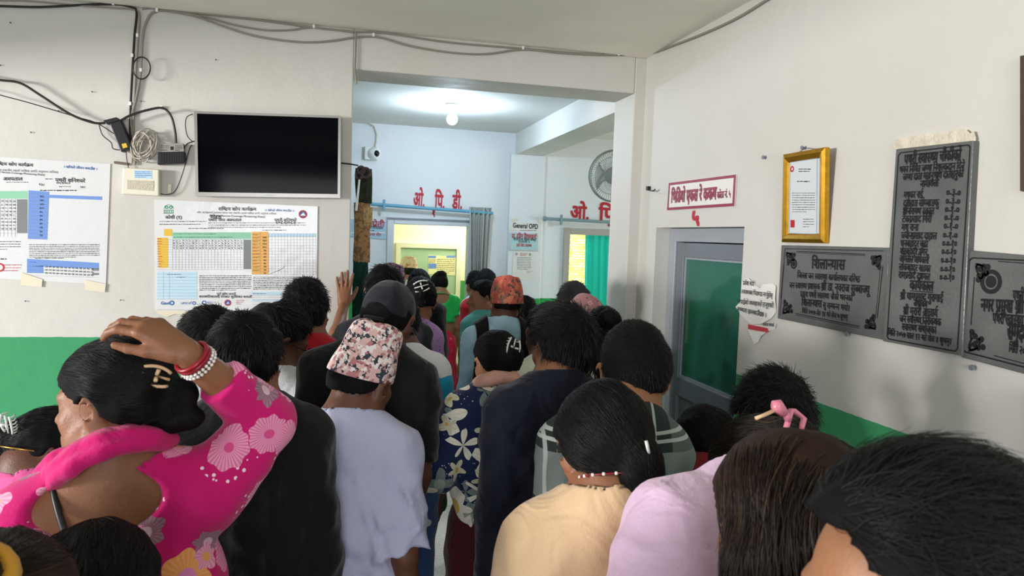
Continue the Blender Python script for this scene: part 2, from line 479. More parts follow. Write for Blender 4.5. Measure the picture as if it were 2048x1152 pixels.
M_ink = newmat('black_ink', '#20201f', rough=.7)
M_grayink = newmat('grey_ink', '#77777a', rough=.7)
M_blueink = newmat('blue_ink', '#2c62a8', rough=.7)
M_redink = newmat('red_paint', '#b3202f', rough=.55)
M_greenink = newmat('green_ink', '#2f8f63', rough=.7)
M_paper = newmat('glossy_paper', '#d8d9da', rough=.22, spec=.5, bump=.25, bscale=14)
M_matpaper = newmat('paper', '#dedbd6', rough=.7, bump=.3, bscale=25)
M_ochre = newmat('yellow_print', '#e0b43a', rough=.4)
M_orange = newmat('orange_print', '#e6ab55', rough=.4)
M_tealp = newmat('green_print', '#8cc4a4', rough=.4)
M_blup = newmat('blue_print', '#6f90cf', rough=.4)
M_lblup = newmat('pale_blue_print', '#b9d5e6', rough=.4)
M_gryp = newmat('grey_print', '#7c7f80', rough=.4)
M_palep = newmat('pale_cell_print', '#dfe7ea', rough=.4)
M_tape = newmat('old_tape', '#ddd2bb', rough=.4, spec=.5)
M_black = newmat('black_plastic', '#17171a', rough=.45)
M_cab_grey = newmat('grey_cable', '#8d857a', rough=.55)
M_cab_black = newmat('black_cable', '#1d1c1b', rough=.5)
M_cab_white = newmat('pale_cable', '#bdb6aa', rough=.55)
M_alu = newmat('aluminium', '#aaaeb6', rough=.38, metal=.25, spec=.5, var=.05)
M_aludark = newmat('aluminium_dark', '#7a7f87', rough=.4, metal=.2)

# ------------------------------------------------------------------ the two vaccine sheets
rn = random.Random(4)
zq = lambda x, y: (x / 2.88, 300 + y / 2.88)
S = Sheet(PF, zq, .005)
ctr = S.pt(1360, 600)
ps = empty('vaccine_poster', ctr, 'long glossy vaccine chart with yellow and orange columns under the television', 'poster')
board(PF, [zq(890, 285), zq(1830, 325), zq(1822, 935), zq(893, 925)], 'sheet', M_paper, ps, .003, .002)
S.rect(MB(), 945, 455, 992, 495).build('yellow_column', M_ochre, ps); S.quad(MB(), [(915, 680), (968, 678), (968, 505), (905, 505)]).build('yellow_column', M_ochre, ps)
m = MB(); S.rect(m, 1450, 471, 1546, 716); m.build('orange_column', M_orange, ps)
m = MB(); S.rect(m, 994, 474, 1447, 512); m.build('green_header', M_tealp, ps)
m = MB(); S.rect(m, 1403, 516, 1447, 686); m.build('grey_column', M_gryp, ps)
for r_ in ((1548, 480, 1820, 500), (905, 702, 1135, 858), (1452, 818, 1800, 836), (1452, 860, 1800, 870)): S.rect(MB(), *r_).build('pale_blue_table', M_lblup, ps)
m = MB()
for i in range(23): S.line(m, [(994 + i * 18.6, 512), (994 + i * 18.6, 690)], .0009)
for i in range(13): S.line(m, [(905, 516 + i * 14.4), (1403, 516 + i * 14.4)], .0009)
for i in range(16): S.line(m, [(1548 + i * 18.1, 480), (1548 + i * 18.1, 718)], .0009)
for i in range(14): S.line(m, [(1452, 500 + i * 16.7), (1820, 500 + i * 16.7)], .0009)
S.line(m, [(1500, 471), (1500, 716)], .0009)
for i in range(9): S.line(m, [(905, 715 + i * 18), (1135, 715 + i * 18)], .0009)
for x in (942, 976): S.line(m, [(x, 702), (x, 858)], .0009)
for i in range(5): S.line(m, [(1452, 836 + i * 13), (1800, 836 + i * 13)], .0009)
S.line(m, [(905, 920), (1800, 926)], .0012)
m.build('table_grid', M_grayink, ps)
m = MB()
S.text(m, 'राष्ट्रिय खोप कार्यक्रम', 1258, 348, 1476, 350, bold=.012)
S.text(m, 'खोप कार्यक्रमको स्वास्थ्य संस्था तथा स्थानीय तहको मासिक प्रगति अनुगमन तालिका', 1135, 364, 1592, 372)
S.text(m, '(Monthly Vaccine Coverage Monitoring Sheet)', 1205, 382, 1526, 390, bold=.006)
S.text(m, 'कोशी (१)', 952, 396, 1048, 396, bold=.012); S.text(m, 'मोरङ', 1212, 396, 1276, 396, bold=.012)
S.text(m, 'पथरी नगर अस्पताल', 1200, 411, 1390, 411, bold=.012)
S.text(m, 'पथरी शनिश्चरे', 1580, 411, 1708, 411, bold=.012); S.text(m, '२०८२/०८३', 1584, 426, 1704, 426, bold=.012)
S.greek(m, 918, 404, 1190, 436, 2, 4, rn); S.greek(m, 1200, 414, 1760, 452, 3, 4, rn); S.greek(m, 1085, 448, 1310, 456, 1, 4, rn); S.greek(m, 1510, 458, 1730, 466, 1, 4, rn)
for r in range(4):
    for c in range(22):
        S.text(m, rn.choice('१२३४५६७८९०') + (rn.choice('१२३४') if c % 3 == 2 and r > 1 else ''), 997 + c * 18.6, 527 + r * 14.3, h=.0125 * (1 if c % 3 < 2 else .8), bold=.02)
for i, d in enumerate(('१४४', '१३२', '१२०', '१०८', '९६', '८४', '७२', '६०', '४८', '३६', '२४', '१२')):
    S.text(m, d, 1512 if len(d) == 3 else 1518, 508 + i * 18.7, h=.0125, bold=.02)
S.line(m, [(1550, 715), (1575, 706), (1608, 692), (1612, 690), (1636, 676), (1636, 668)], .0016)
S.line(m, [(1606, 696), (1616, 688)], .0016)
S.greek(m, 1148, 720, 1448, 812, 9, 4.2, rn); S.greek(m, 1458, 728, 1800, 806, 8, 4.2, rn)
S.text(m, 'पूर्ण खोप लगाउँ', 1248, 834, 1356, 836, bold=.012); S.text(m, 'बालबालिकालाई रोगबाट सुरक्षित बनाऔं', 1146, 850, 1450, 852, bold=.012)
S.greek(m, 960, 712, 1080, 722, 1, 4, rn); S.greek(m, 1018, 728, 1085, 738, 1, 4, rn); S.greek(m, 1456, 824, 1600, 832, 1, 4, rn)
for i in range(12): S.greek(m, 1454, 482 + i * 18.7, 1498, 492 + i * 18.7, 2, 2.2, rn)
S.greek(m, 1000, 478, 1400, 490, 1, 3, rn); S.greek(m, 1000, 496, 1400, 508, 1, 3, rn)
m.build('lettering', M_ink, ps)
m = MB(); S.text(m, '।। खोपले जीवन बचाउँछ ।।', 1524, 352, 1696, 356, bold=.012)
S.text(m, 'Gavi', 926, 890, 974, 890, bold=.02); S.disc(m, 990, 881, .0125, r0=.006); S.text(m, 'unicef', 1040, 888, 1104, 888); S.disc(m, 1118, 882, .0095, r0=.005)
S.disc(m, 1176, 880, .012, r0=.007); S.greek(m, 1194, 872, 1240, 890, 2, 4, rn)
m.build('blue_lettering', M_blueink, ps)
m = MB(); S.disc(m, 1745, 370, .022, r0=.015); S.disc(m, 1312, 880, .017, r0=.012); S.greek(m, 1360, 862, 1404, 892, 3, 4, rn)
for i in range(12): S.greek(m, 906, 508 + i * 14.4, 940, 516 + i * 14.4, 1, 4, rn)
m.build('red_lettering', M_redink, ps)
S.disc(MB(), 1745, 370, .0145).build('emblem', M_blueink, ps); S.disc(MB(), 1312, 880, .0115).build('emblem', M_blueink, ps)
m = MB(); S.quad(m, [(1729, 378), (1761, 378), (1748, 360), (1740, 366)], .002); S.quad(m, [(1303, 885), (1322, 885), (1314, 874)], .002); m.build('emblem_hills', M_paper, ps)
m = MB(); S.disc(m, 960, 330, .0085, r0=.004); S.disc(m, 984, 330, .0085, r0=.004)
for i in range(6): S.line(m, [(946 + i * 10, 344), (946 + i * 10, 366)], .0028)
S.line(m, [(942, 346), (1000, 346)], .0025); S.line(m, [(942, 364), (1000, 364)], .0025); S.line(m, [(944, 338), (950, 322), (970, 314), (992, 322), (1000, 338)], .002)
m.build('green_emblem', M_greenink, ps)

S = Sheet(PF, zq, .005); ctr = S.pt(100, 420)
ps = empty('vaccine_poster', ctr, 'long vaccine chart with a broad blue column, taped at the left edge of the wall', 'poster')
board(PF, [zq(-330, 18), zq(636, 80), zq(610, 775), zq(-330, 722)], 'sheet', M_paper, ps, .003, .002)
m = MB(); S.rect(m, -300, 236, 158, 280); m.build('green_header', M_tealp, ps)
for r_ in ((98, 284, 158, 478), (530, 682, 570, 696), (530, 708, 570, 720)): S.rect(MB(), *r_).build('grey_column', M_gryp, ps)
for q_ in ([(160, 512), (272, 516), (284, 240), (164, 232)], [(284, 276), (588, 288), (588, 268), (284, 258)], [(155, 668), (570, 684), (570, 650), (155, 626)], [(155, 708), (250, 710), (250, 668), (155, 668)]): S.quad(MB(), q_).build('blue_column', M_blup, ps)
m = MB()
for i in range(13): S.line(m, [(-300, 284 + i * 16), (158, 288 + i * 16)], .0009); S.line(m, [(164, 250 + i * 21), (282, 254 + i * 21)], .0009)
for i in range(16): S.line(m, [(-240 + i * 22, 280), (-242 + i * 22, 500)], .0009)
for i in range(3): S.line(m, [(155, 690 + i * 16), (570, 702 + i * 16)], .0009)
m.build('table_grid', M_grayink, ps)
m = MB()
S.text(m, 'राष्ट्रिय खोप कार्यक्रम', -32, 86, 190, 96, bold=.012)
S.text(m, 'स्वास्थ्य संस्था तथा स्थानीय तहको मासिक प्रगति अनुगमन तालिका', -130, 116, 336, 134)
S.text(m, '(Monthly Vaccine Coverage Monitoring Sheet)', -60, 128, 258, 148, bold=.006)
S.text(m, 'अस्पताल', 18, 176, 130, 176, bold=.012); S.text(m, 'पथरी शनिश्चरे', 318, 182, 490, 188, bold=.012); S.text(m, '२०८१/०८२', 322, 194, 404, 196, bold=.015)
S.text(m, '१३८', 222, 204, 258, 206, bold=.01); S.text(m, '१४१', 460, 218, 490, 220, bold=.01)
S.greek(m, 36, 180, 190, 192, 1, 4, rn); S.greek(m, 340, 206, 430, 216, 1, 4, rn); S.greek(m, 230, 220, 500, 246, 1, 6, rn); S.greek(m, 260, 162, 312, 172, 1, 4, rn)
for r in range(9):
    for c in range(11): S.text(m, rn.choice('१२३४५६७८९०') + rn.choice(['', '१', '५', '०']), -150 + c * 22.5, 296 + r * 20 + c * .3, h=.0105, bold=.02)
for i in range(11): S.text(m, rn.choice('१२३४५६७') + rn.choice('०१२३४५६७८९') + (rn.choice('०५') if i < 4 else ''), 228, 272 + i * 22.4, h=.012, bold=.015)
S.greek(m, 168, 540, 574, 622, 8, 4, rn); S.greek(m, 200, 612, 490, 634, 1, 4, rn); S.greek(m, -300, 520, 120, 580, 4, 4, rn)
for r in range(3):
    for c in range(13): S.text(m, rn.choice('१२३४५६७८९०') + rn.choice('०१२३४५'), 258 + c * 22, 676 + r * 18 + c * 1.1, h=.0115, bold=.02)
S.greek(m, -60, 618, 118, 638, 1, 7, rn)
m.build('lettering', M_ink, ps)
m = MB(); S.text(m, '। खोपले जीवन बचाउँछ ।', 366, 102, 560, 116, bold=.015); S.greek(m, 168, 640, 240, 652, 1, 4, rn); m.build('blue_lettering', M_blueink, ps)
m = MB(); S.greek(m, 20, 654, 124, 704, 3, 4.5, rn); S.disc(m, -2, 676, .022, r0=.014); m.build('red_lettering', M_redink, ps)
for i, (pts, lab) in enumerate((([(120, 705), (245, 745), (240, 790), (118, 778)], 'yellowed strip of tape under the blue chart, nearer the left edge'), ([(488, 748), (610, 772), (604, 820), (488, 806)], 'yellowed strip of tape at the lower right corner of the blue chart'))):
    m = MB(); P = [PF.P(*zq(x, y), .0095) for x, y in pts]
    tag(m.add(P, [(3, 2, 1, 0)]).build('tape_strip', M_tape), lab, 'tape')
tag(MB().add([PF.P(*zq(x, y), .004) for x, y in ((905, 922), (1120, 930), (1100, 950), (1010, 944), (960, 962), (905, 940))], [(5, 4, 3, 2, 1, 0)]).build('torn_tape', M_tape), 'ragged yellowed tape left under the lower edge of the yellow and orange chart', 'tape')
# ------------------------------------------------------------------ television and the wiring beside it
tc = [(388, 222), (682, 231.5), (680.5, 396), (391, 392)]
tv = empty('television', PF.P(535, 310, .05), 'wall-mounted black flat television with a thin silver frame', 'television')
TO = .075
Pq = [PF.P(x, y, TO) for x, y in tc]          # TL TR BR BL
def lerp(a, b, t): return np.array(a) * (1 - t) + np.array(b) * t
def inset(Q, l, r, t, b):
    TL, TR, BR, BL = Q; W_, H_ = np.linalg.norm(TR - TL), np.linalg.norm(TL - BL)
    f = lambda u, v: lerp(lerp(TL, TR, u), lerp(BL, BR, u), v)
    return [f(l/W_, t/H_), f(1-r/W_, t/H_), f(1-r/W_, 1-b/H_), f(l/W_, 1-b/H_)]
Iq = inset(Pq, .014, .014, .012, .020)
n_ = np.array([0, 1.0, 0])
m = MB(); A = Pq + Iq + [p + n_ * .045 for p in Pq] + [p + n_ * .006 for p in Iq]
m.add(A, [(0, 4, 5, 1), (1, 5, 6, 2), (2, 6, 7, 3), (3, 7, 4, 0), (8, 9, 10, 11), (0, 1, 9, 8), (1, 2, 10, 9), (2, 3, 11, 10), (3, 0, 8, 11), (4, 12, 13, 5), (5, 13, 14, 6), (6, 14, 15, 7), (7, 15, 12, 4)])
m.build('bezel', newmat('tv_frame', '#8e8a86', rough=.3, metal=.6), tv)
MB().add([p + n_ * .005 for p in Iq], [(3, 2, 1, 0)]).build('screen', newmat('tv_screen', '#05060a', rough=.08, spec=.04), tv)
c = lerp(Pq[3], Pq[2], .5); MB().box(c + (-.022, -.002, .006), c + (.022, .004, .013)).build('logo_plate', M_alu, tv)
MB().frame_box(PF.P(535, 310, 0), (1, 0, 0), (0, 1, 0), (0, 0, 1), (-.12, -.035, -.1), (.12, -.002, .1)).build('wall_bracket', M_black, tv)

def cable(pts, r, mat, label, name='cable', off=.012, plane=PF, sub=6, offs=None):
    P = []
    for i, q in enumerate(pts):
        pl = q[3] if len(q) > 3 else plane
        P.append(pl.P(q[0], q[1], q[2] if len(q) > 2 and q[2] is not None else off))
    # Catmull-Rom
    out = []
    for i in range(len(P) - 1):
        p0, p1, p2, p3 = P[max(i-1, 0)], P[i], P[i+1], P[min(i+2, len(P)-1)]
        for t in np.linspace(0, 1, sub, endpoint=False):
            out.append(.5 * ((2*p1) + (p2-p0)*t + (2*p0-5*p1+4*p2-p3)*t*t + (-p0+3*p1-3*p2+p3)*t**3))
    out.append(P[-1])
    return tag(MB().tube(out, r, 7).build(name, mat, None, True), label, 'cable')
cable([(-900, 14), (-400, 10), (-40, 12), (0, 12), (80, 14), (160, 10), (230, 8), (262, 14), (273, 24), (269, 70), (266, 120), (262, 190), (260, 262), (263, 306)], .0058, M_cab_black, 'thick black cable running in from the left edge and down beside the loop')
cable([(-900, 0), (-400, 4), (-40, 1), (0, 1), (60, 2), (150, 10), (230, 16), (266, 19), (279, 30), (275, 90), (272, 140), (268, 210), (266, 290), (264, 326)], .0042, M_cab_grey, 'thin grey cable under the ceiling at the left, dropping next to the black one')
cable([(316, 22), (300, 30), (287, 62), (283, 110), (281, 150), (270, 205), (262, 240), (268, 290), (270, 330)], .0058, M_cab_grey, 'grey cable that bends down from the ceiling bundle in a wide curve')
cable([(284, 18), (300, 15), (345, 19), (420, 29), (520, 40), (620, 54), (708, 63), (770, 66), (900, 85), (1045, 97), (1180, 107.5), (1225, 101), (1262, 96.5), (1287, 99), (1316, 96, .012, PR), (1350, 80, .012, PR), (1400, 50, .012, PR), (1490, 0, .012, PR), (1560, -42, .012, PR), (2300, -430, .012, PR), (3600, -1150, .012, PR)], .0055, M_cab_grey, 'long grey cable tacked along the ceiling edge, upper of the two at the corner')
cable([(318, 21), (360, 24), (420, 36), (470, 50), (530, 60), (580, 60), (625, 55), (708, 65)], .0048, M_cab_grey, 'grey cable sagging a little below the ceiling bundle above the television')
cable([(330, 21), (390, 32), (460, 57), (520, 74), (600, 84), (660, 82), (715, 74), (760, 75), (820, 92), (900, 105), (970, 108), (1045, 99), (1120, 106), (1200, 110), (1285, 109), (1303, 107, .012, PR), (1330, 97, .012, PR), (1400, 70, .012, PR), (1470, 38, .012, PR), (1533, 0, .012, PR), (1600, -40, .012, PR), (2300, -410, .012, PR), (3600, -1110, .012, PR)], .0055, M_cab_grey, 'lowest grey cable hanging in shallow bows across the wall to the right corner')
cable([(712, 64), (711, 100), (710, 138), (712, 160), (713, 168)], .0055, M_cab_grey, 'short grey cable hanging down to the upper left corner of the opening')
lp = [PF.P(283 + 17.5 * math.cos(t), 136 + 22 * math.sin(t), .05) for t in np.linspace(0, 2*math.pi, 26, endpoint=False)]
tag(MB().tube(lp, .0035, 7, True).build('cable_loop', M_cab_black, None, True), 'round black cable loop standing off the wall on the vertical cables', 'cable')
cable([(-900, 40), (-400, 90), (-40, 152), (0, 160), (40, 166), (80, 190), (140, 228), (185, 245), (210, 246)], .006, M_cab_black, 'thick black cable drooping from the left edge to the black adaptor', off=.05)
cable([(-900, 60), (-400, 105), (-40, 178), (0, 190), (60, 206), (150, 233), (195, 247), (240, 276)], .0025, M_cab_black, 'thin black wire drooping below the thick one at the left edge', off=.05)
cable([(240, 242, .05), (262, 230, .06), (295, 220, .07), (325, 216, .07), (342, 232, .07), (350, 262, .07), (352, 286, .06)], .006, M_cab_black, 'thick black cable arching from the adaptor over to the junction box')
cable([(198, 250), (205, 270), (222, 285), (226, 297), (240, 300)], .0025, M_cab_black, 'thin black wire curling beside the left of the adaptor', off=.02)
cable([(252, 300), (254, 322), (262, 345), (290, 354), (302, 362), (318, 386), (347, 385), (364, 350), (378, 300), (384, 290)], .0022, M_cab_black, 'thin black wire slung below the junction box past the white intercom', off=.02)
cable([(386, 228), (374, 234), (371, 250), (375, 272), (386, 284)], .0022, M_cab_black, 'thin black wire looping out at the left side of the television', off=.04)
cable([(366, 300), (374, 288), (390, 282, .04)], .003, M_cab_black, 'short black lead from the junction box into the television', off=.04)
cable([(682, 326), (700, 328), (716, 331, .0)], .004, M_cab_black, 'short dark rod sticking out of the wall right of the television', off=.02, name='curtain_hook_rod')
# coil
rc = random.Random(8); m = MB()
for k in range(13):
    cx, cy = 288 + rc.uniform(-8, 10), 290 + rc.uniform(-8, 10); rx, ry = rc.uniform(12, 24), rc.uniform(16, 30); ph = rc.uniform(0, 3); tl = rc.uniform(-.5, .7)
    pts = []
    for t in np.linspace(0, 2*math.pi, 22, endpoint=False):
        a, b = rx * math.cos(t), ry * math.sin(t); pts.append(PF.P(cx + a*math.cos(tl) - b*math.sin(tl), cy + a*math.sin(tl) + b*math.cos(tl), .03 + .018 * math.sin(2*t + ph) + .002 * k))
    m.tube(pts, .003, 6, True)
tag(m.build('cable_coil', M_cab_white, None, True), 'tangled coil of pale cable tied up between the adaptor and the junction box', 'cable')
ad = empty('power_adaptor', PF.P(236, 270, .03), 'slanting black power adaptor hanging among the cables', 'adaptor')
def slab(pl, corners, o0, o1, name, mat, parent, bevel=.004):
    fr = [pl.P(x, y, o1) for x, y in corners]; bk = [p - pl.n * (o1 - o0) for p in fr]
    return MB().add(fr + bk, [(3, 2, 1, 0), (4, 5, 6, 7), (0, 1, 5, 4), (1, 2, 6, 5), (2, 3, 7, 6), (3, 0, 4, 7)]).build(name, mat, parent, bevel=bevel)
slab(PF, [(219, 247), (241, 240), (264, 296), (242, 304)], .01, .06, 'body', M_black, ad)
slab(PF, [(205, 241), (232, 234), (242, 240), (214, 249)], .012, .055, 'plug', M_black, ad)
slab(PF, [(243, 288), (252, 286), (255, 294), (246, 297)], .06, .061, 'label', M_ochre, ad, 0)
jb = empty('junction_box', PF.P(342, 308, .03), 'black ribbed junction box with a grey label among the cables', 'junction box')
slab(PF, [(314, 304), (368, 303), (369, 326), (314, 329)], .005, .06, 'body', M_black, jb)
slab(PF, [(318, 288), (366, 287), (368, 303), (318, 305)], .005, .045, 'label', newmat('grey_label', '#98948b', rough=.5), jb, .001)
m = MB()
for i in range(9): m.box(PF.P(322 + i*5, 305, .06) + (-.0025, -.004, -.05), PF.P(322 + i*5, 305, .06) + (.0025, 0, 0))
m.build('ribs', M_black, jb)
m = MB(); Sj = Sheet(PF, off=.0455); Sj.greek(m, 322, 290, 338, 302, 3, 1.3, rn); Sj.rect(m, 341, 293, 347, 300); Sj.greek(m, 350, 290, 364, 302, 4, 1.2, rn); m.build('lettering', M_ink, jb)
slab(PF, [(227, 322), (258, 326), (258, 331), (227, 327)], .0, .012, 'wood_strip', newmat('bare_wood', '#6f6157', rough=.8), None).update_tag()
tag(bpy.data.objects['wood_strip'], 'short weathered wooden strip nailed above the white intercom box', 'strip')
ic = empty('intercom_box', PF.P(283, 365, .02), 'cream plastic intercom box with a grille under the cable tangle', 'box')
M_ivory = newmat('ivory_plastic', '#e2dcc9', rough=.4)
slab(PF, [(245, 335), (318, 339), (318, 392), (243, 388)], .0, .05, 'body', M_ivory, ic, .006)
slab(PF, [(254, 360), (308, 362), (307, 382), (254, 378)], .05, .052, 'grille', newmat('grille_cream', '#d6cdb8', rough=.5, bump=.8, bscale=260), ic, .001)
slab(PF, [(268, 340), (304, 341), (304, 358), (268, 356)], .05, .051, 'label', M_lblup, ic, 0)
m = MB(); Si = Sheet(PF, off=.0515); Si.greek(m, 270, 342, 302, 356, 4, 1.3, rn); m.build('lettering', M_blueink, ic)
tag(slab(PF, [(336, 368), (343, 368), (342, 386), (335, 386)], .0, .012, 'cable_clip', M_ivory, None, .002), 'narrow cream clip on the wall right of the intercom box', 'clip')
# white saddle clips on the ceiling run
clips = [(228, 8), (315, 22), (276, 72), (266, 112), (324, 216), (262, 208), (283, 141), (1236, 109), (1045, 97), (747, 71), (628, 54)]
for i, (x, y) in enumerate(clips):
    o = MB().box(PF.P(x, y, .0) + (-.006, -.019, -.009), PF.P(x, y, .0) + (.006, 0, .009)).build('cable_saddle', M_whiteplastic, bevel=.002)
    tag(o, 'small white saddle clip holding a cable to the wall', 'clip', 'white cable saddles')

# ------------------------------------------------------------------ right wall
def painted_board(pl, corners, label, name, mat): pass
sg = empty('room_sign', PR.P(1404, 384), 'white sign with red border and red lettering above the glazed door', 'sign')
M_signwhite = newmat('sign_white', '#dcd8d2', rough=.5)
M_maroon = newmat('maroon_paint', '#8e2740', rough=.5)
co = [(1337.5, 366), (1472, 349), (1468.5, 412), (1334, 420.5)]
board(PR, co, 'board', M_signwhite, sg, .006, .002)
Q = [PR.P(x, y, .0085) for x, y in co]; I = inset(Q, .018, .018, .014, .014)
MB().add(Q + I, [(4, 0, 1, 5), (5, 1, 2, 6), (6, 2, 3, 7), (7, 3, 0, 4)][::1]).build('border', M_maroon, sg)
S = Sheet(PR, off=.0085); m = MB()
S.text(m, 'भिडियो एक्स रे कक्ष', 1342, 405, 1432, 398, h=.088, bold=.04)
S.text(m, 'कोठा नं. ५', 1434, 397, 1461, 394, h=.048, bold=.025)
m.build('lettering', M_maroon, sg)
S = Sheet(PR, off=.001); m = MB(); S.text(m, '५', 1382, 449, 1398, 448, h=.105, bold=.04)
tag(m.build('painted_number', M_redink), 'red numeral painted on the wall between the sign and the glazed door', 'number')

# glazed aluminium door in its recess
d1 = empty('door_1', (WR + .12, 3.37, 0)); d1['kind'] = 'structure'
xa, xb = WR + .085, WR + .14
MB().box((xa, RY1 - .075, 0), (xb, RY1 - .002, RZ - .002)).box((xa, RY0 + .002, 0), (xb, RY0 + .05, RZ - .002)).box((xa, RY0 + .05, RZ - .075), (xb, RY1 - .075, RZ - .002)).build('door_frame', M_alu, d1, bevel=.003)
ya, yb = RY0 + .055, RY1 - .08
MB().box((xa + .012, yb - .075, .01), (xb, yb, RZ - .08)).box((xa + .012, ya, .01), (xb, ya + .07, RZ - .08)).box((xa + .012, ya + .07, RZ - .16), (xb, yb - .075, RZ - .08)).box((xa + .012, ya + .07, 1.0), (xb, yb - .075, 1.105)).box((xa + .012, ya + .07, .01), (xb, yb - .075, .12)).build('leaf_frame', M_aludark, d1, bevel=.004)
MB().box((xa + .03, ya + .07, .12), (xa + .04, yb - .075, 1.0)).build('lower_panel', newmat('grey_panel', '#74767a', rough=.45), d1)
mg = newmat('green_glass', '#0f5a48', rough=.06, spec=.6); gb = mg.node_tree.nodes['Principled BSDF']
gb.inputs['Transmission Weight'].default_value = .75; gb.inputs['IOR'].default_value = 1.45; gb.inputs['Base Color'].default_value = lin('#5fb39c')
MB().box((xa + .03, ya + .07, 1.105), (xa + .036, yb - .075, RZ - .16)).build('glass_pane', mg, d1)
MB().box((xa + .024, ya + .07, 1.105), (xa + .034, ya + .08, RZ - .16)).box((xa + .024, yb - .085, 1.105), (xa + .034, yb - .075, RZ - .16)).box((xa + .024, ya + .08, RZ - .17), (xa + .034, yb - .085, RZ - .16)).box((xa + .02, ya + .08, 1.105), (xa + .034, yb - .085, 1.118)).build('glazing_bead', M_alu, d1)
def drape(p0, p1, z0, z1, folds, depth, n=60, ph=0.0, gather=0.0, nz=10, sway=0.0):
    """hanging cloth between two floor points, with folds; p0, p1 = (x, y)"""
    p0, p1 = np.array(p0, float), np.array(p1, float); d = p1 - p0; nrm = np.array([d[1], -d[0]]) / np.linalg.norm(d); V = []; F = []
    r_ = random.Random(int(ph * 100) + folds); wob = [r_.uniform(-.6, .6) for _ in range(8)]
    for j in range(nz + 1):
        t = j / nz; z = z1 + (z0 - z1) * t
        for i in range(n + 1):
            u = i / n; a = 2 * math.pi * folds * u + ph + wob[i * 7 // (n + 1)] * .5 + .35 * math.sin(3 * t + 5 * u)
            uu = .5 + (u - .5) * (1 - gather * math.sin(math.pi * min(t * 1.0, 1)) * .5) + sway * t
            q = p0 + d * uu + nrm * (depth * (.55 + .45 * t) * (math.sin(a) + .3 * math.sin(2.3 * a + 1)))
            V.append((q[0], q[1], z))
    for j in range(nz):
        for i in range(n): F.append((j*(n+1)+i, (j+1)*(n+1)+i, (j+1)*(n+1)+i+1, j*(n+1)+i+1))
    return V, F
def cloth(name, V, F, mat, parent=None, th=.002):
    o = mesh_obj(name, V, F, mat, parent, True); s = o.modifiers.new('cloth', 'SOLIDIFY'); s.thickness = th; return o
M_greencloth = newmat('green_cloth', '#0f8a72', rough=.8, spec=.2, sheen=.2)
V, F = drape((xb + .06, RY0 + .02), (xb + .06, RY1 - .02), .1, RZ - .2, 5, .022, ph=.4)
tag(cloth('door_curtain', V, F, M_greencloth), 'dark green curtain seen through the glass of the right-hand door', 'curtain')

# framed certificate: hangs with its top tilted off the wall
ct = empty('framed_certificate', PR.P(1607, 395), 'gold framed certificate hanging above the grey stone plaques', 'frame')
M_gold = newmat('gold_frame', '#c8962f', rough=.28, metal=.85, var=.15, vscale=40)
cc = [(1566, 309), (1650.5, 294), (1648.5, 486.5), (1563, 484.5)]
Q = [PR.P(x, y, o) for (x, y), o in zip(cc, (.055, .055, .022, .022))]
B1 = inset(Q, .014, .014, .014, .014); B2 = inset(Q, .03, .03, .03, .03); B3 = inset(Q, .036, .036, .036, .036)
w = np.array([1.0, 0, 0]); raise_ = [p - w * .006 for p in B1]
m = MB(); A = Q + raise_ + B2 + [p + w * .006 for p in B3] + [p + w * .02 for p in Q]
FF = []
for k in range(4):
    j = (k + 1) % 4
    for l in range(3): FF.append((l*4+k, l*4+j, (l+1)*4+j, (l+1)*4+k)[::-1])
    FF.append((k, j, 16 + j, 16 + k))
FF.append((16, 17, 18, 19))
m.add(A, FF).build('frame', M_gold, ct, bevel=.0015)
G = [p + w * .0055 for p in B3]
MB().add(G, [(3, 2, 1, 0)]).build('certificate_sheet', newmat('certificate_paper', '#ced2d5', rough=.12, spec=.6), ct)
class QuadSheet(Sheet):
    """prints on a tilted quad; coordinates are photo pixels inside the quad"""
    def __init__(s, pl, P3, off):
        s.pl = pl; s.off = off; n = np.cross(P3[1] - P3[0], P3[3] - P3[0]); n /= np.linalg.norm(n)
        if np.dot(n, pl.n) < 0: n = -n
        s.nn = n; s.o = P3[0]; s.px = lambda x, y: (x, y)
    def pt(s, x, y, o=0):
        d = ray(x, y); c0 = np.array([0, 0, HC]); t = np.dot(s.o + s.nn * (s.off + o) - c0, s.nn) / np.dot(d, s.nn); return c0 + d * t
S = QuadSheet(PR, G, .0003); m = MB()
S.line(m, [(1580, 325), (1634, 316), (1633, 468), (1578, 466), (1580, 325)], .003); m.build('printed_border', newmat('pale_border', '#9fb3c4', rough=.5), ct)
m = MB(); S.greek(m, 1597, 336, 1622, 345, 2, 1.6, rn); S.greek(m, 1594, 360, 1622, 366, 1, 2, rn); S.greek(m, 1584, 384, 1630, 426, 9, 1.2, rn); S.greek(m, 1606, 436, 1628, 456, 4, 1.2, rn); m.build('lettering', M_ink, ct)
S.disc(MB(), 1584, 338, .012, r0=.006).build('red_seal', M_redink, ct); S.rect(MB(), 1581, 440, 1589, 455).build('red_photo', M_redink, ct)
MB().tube([PR.P(1600, 303, .04), PR.P(1612, 296, .012), PR.P(1626, 298, .04)], .002, 6).lathe(PR.P(1612, 296, 0), PR.n, [(0, .004), (.015, .004), (.016, .008), (.02, .008)], 10).build('hanging_nail', M_aludark, ct)

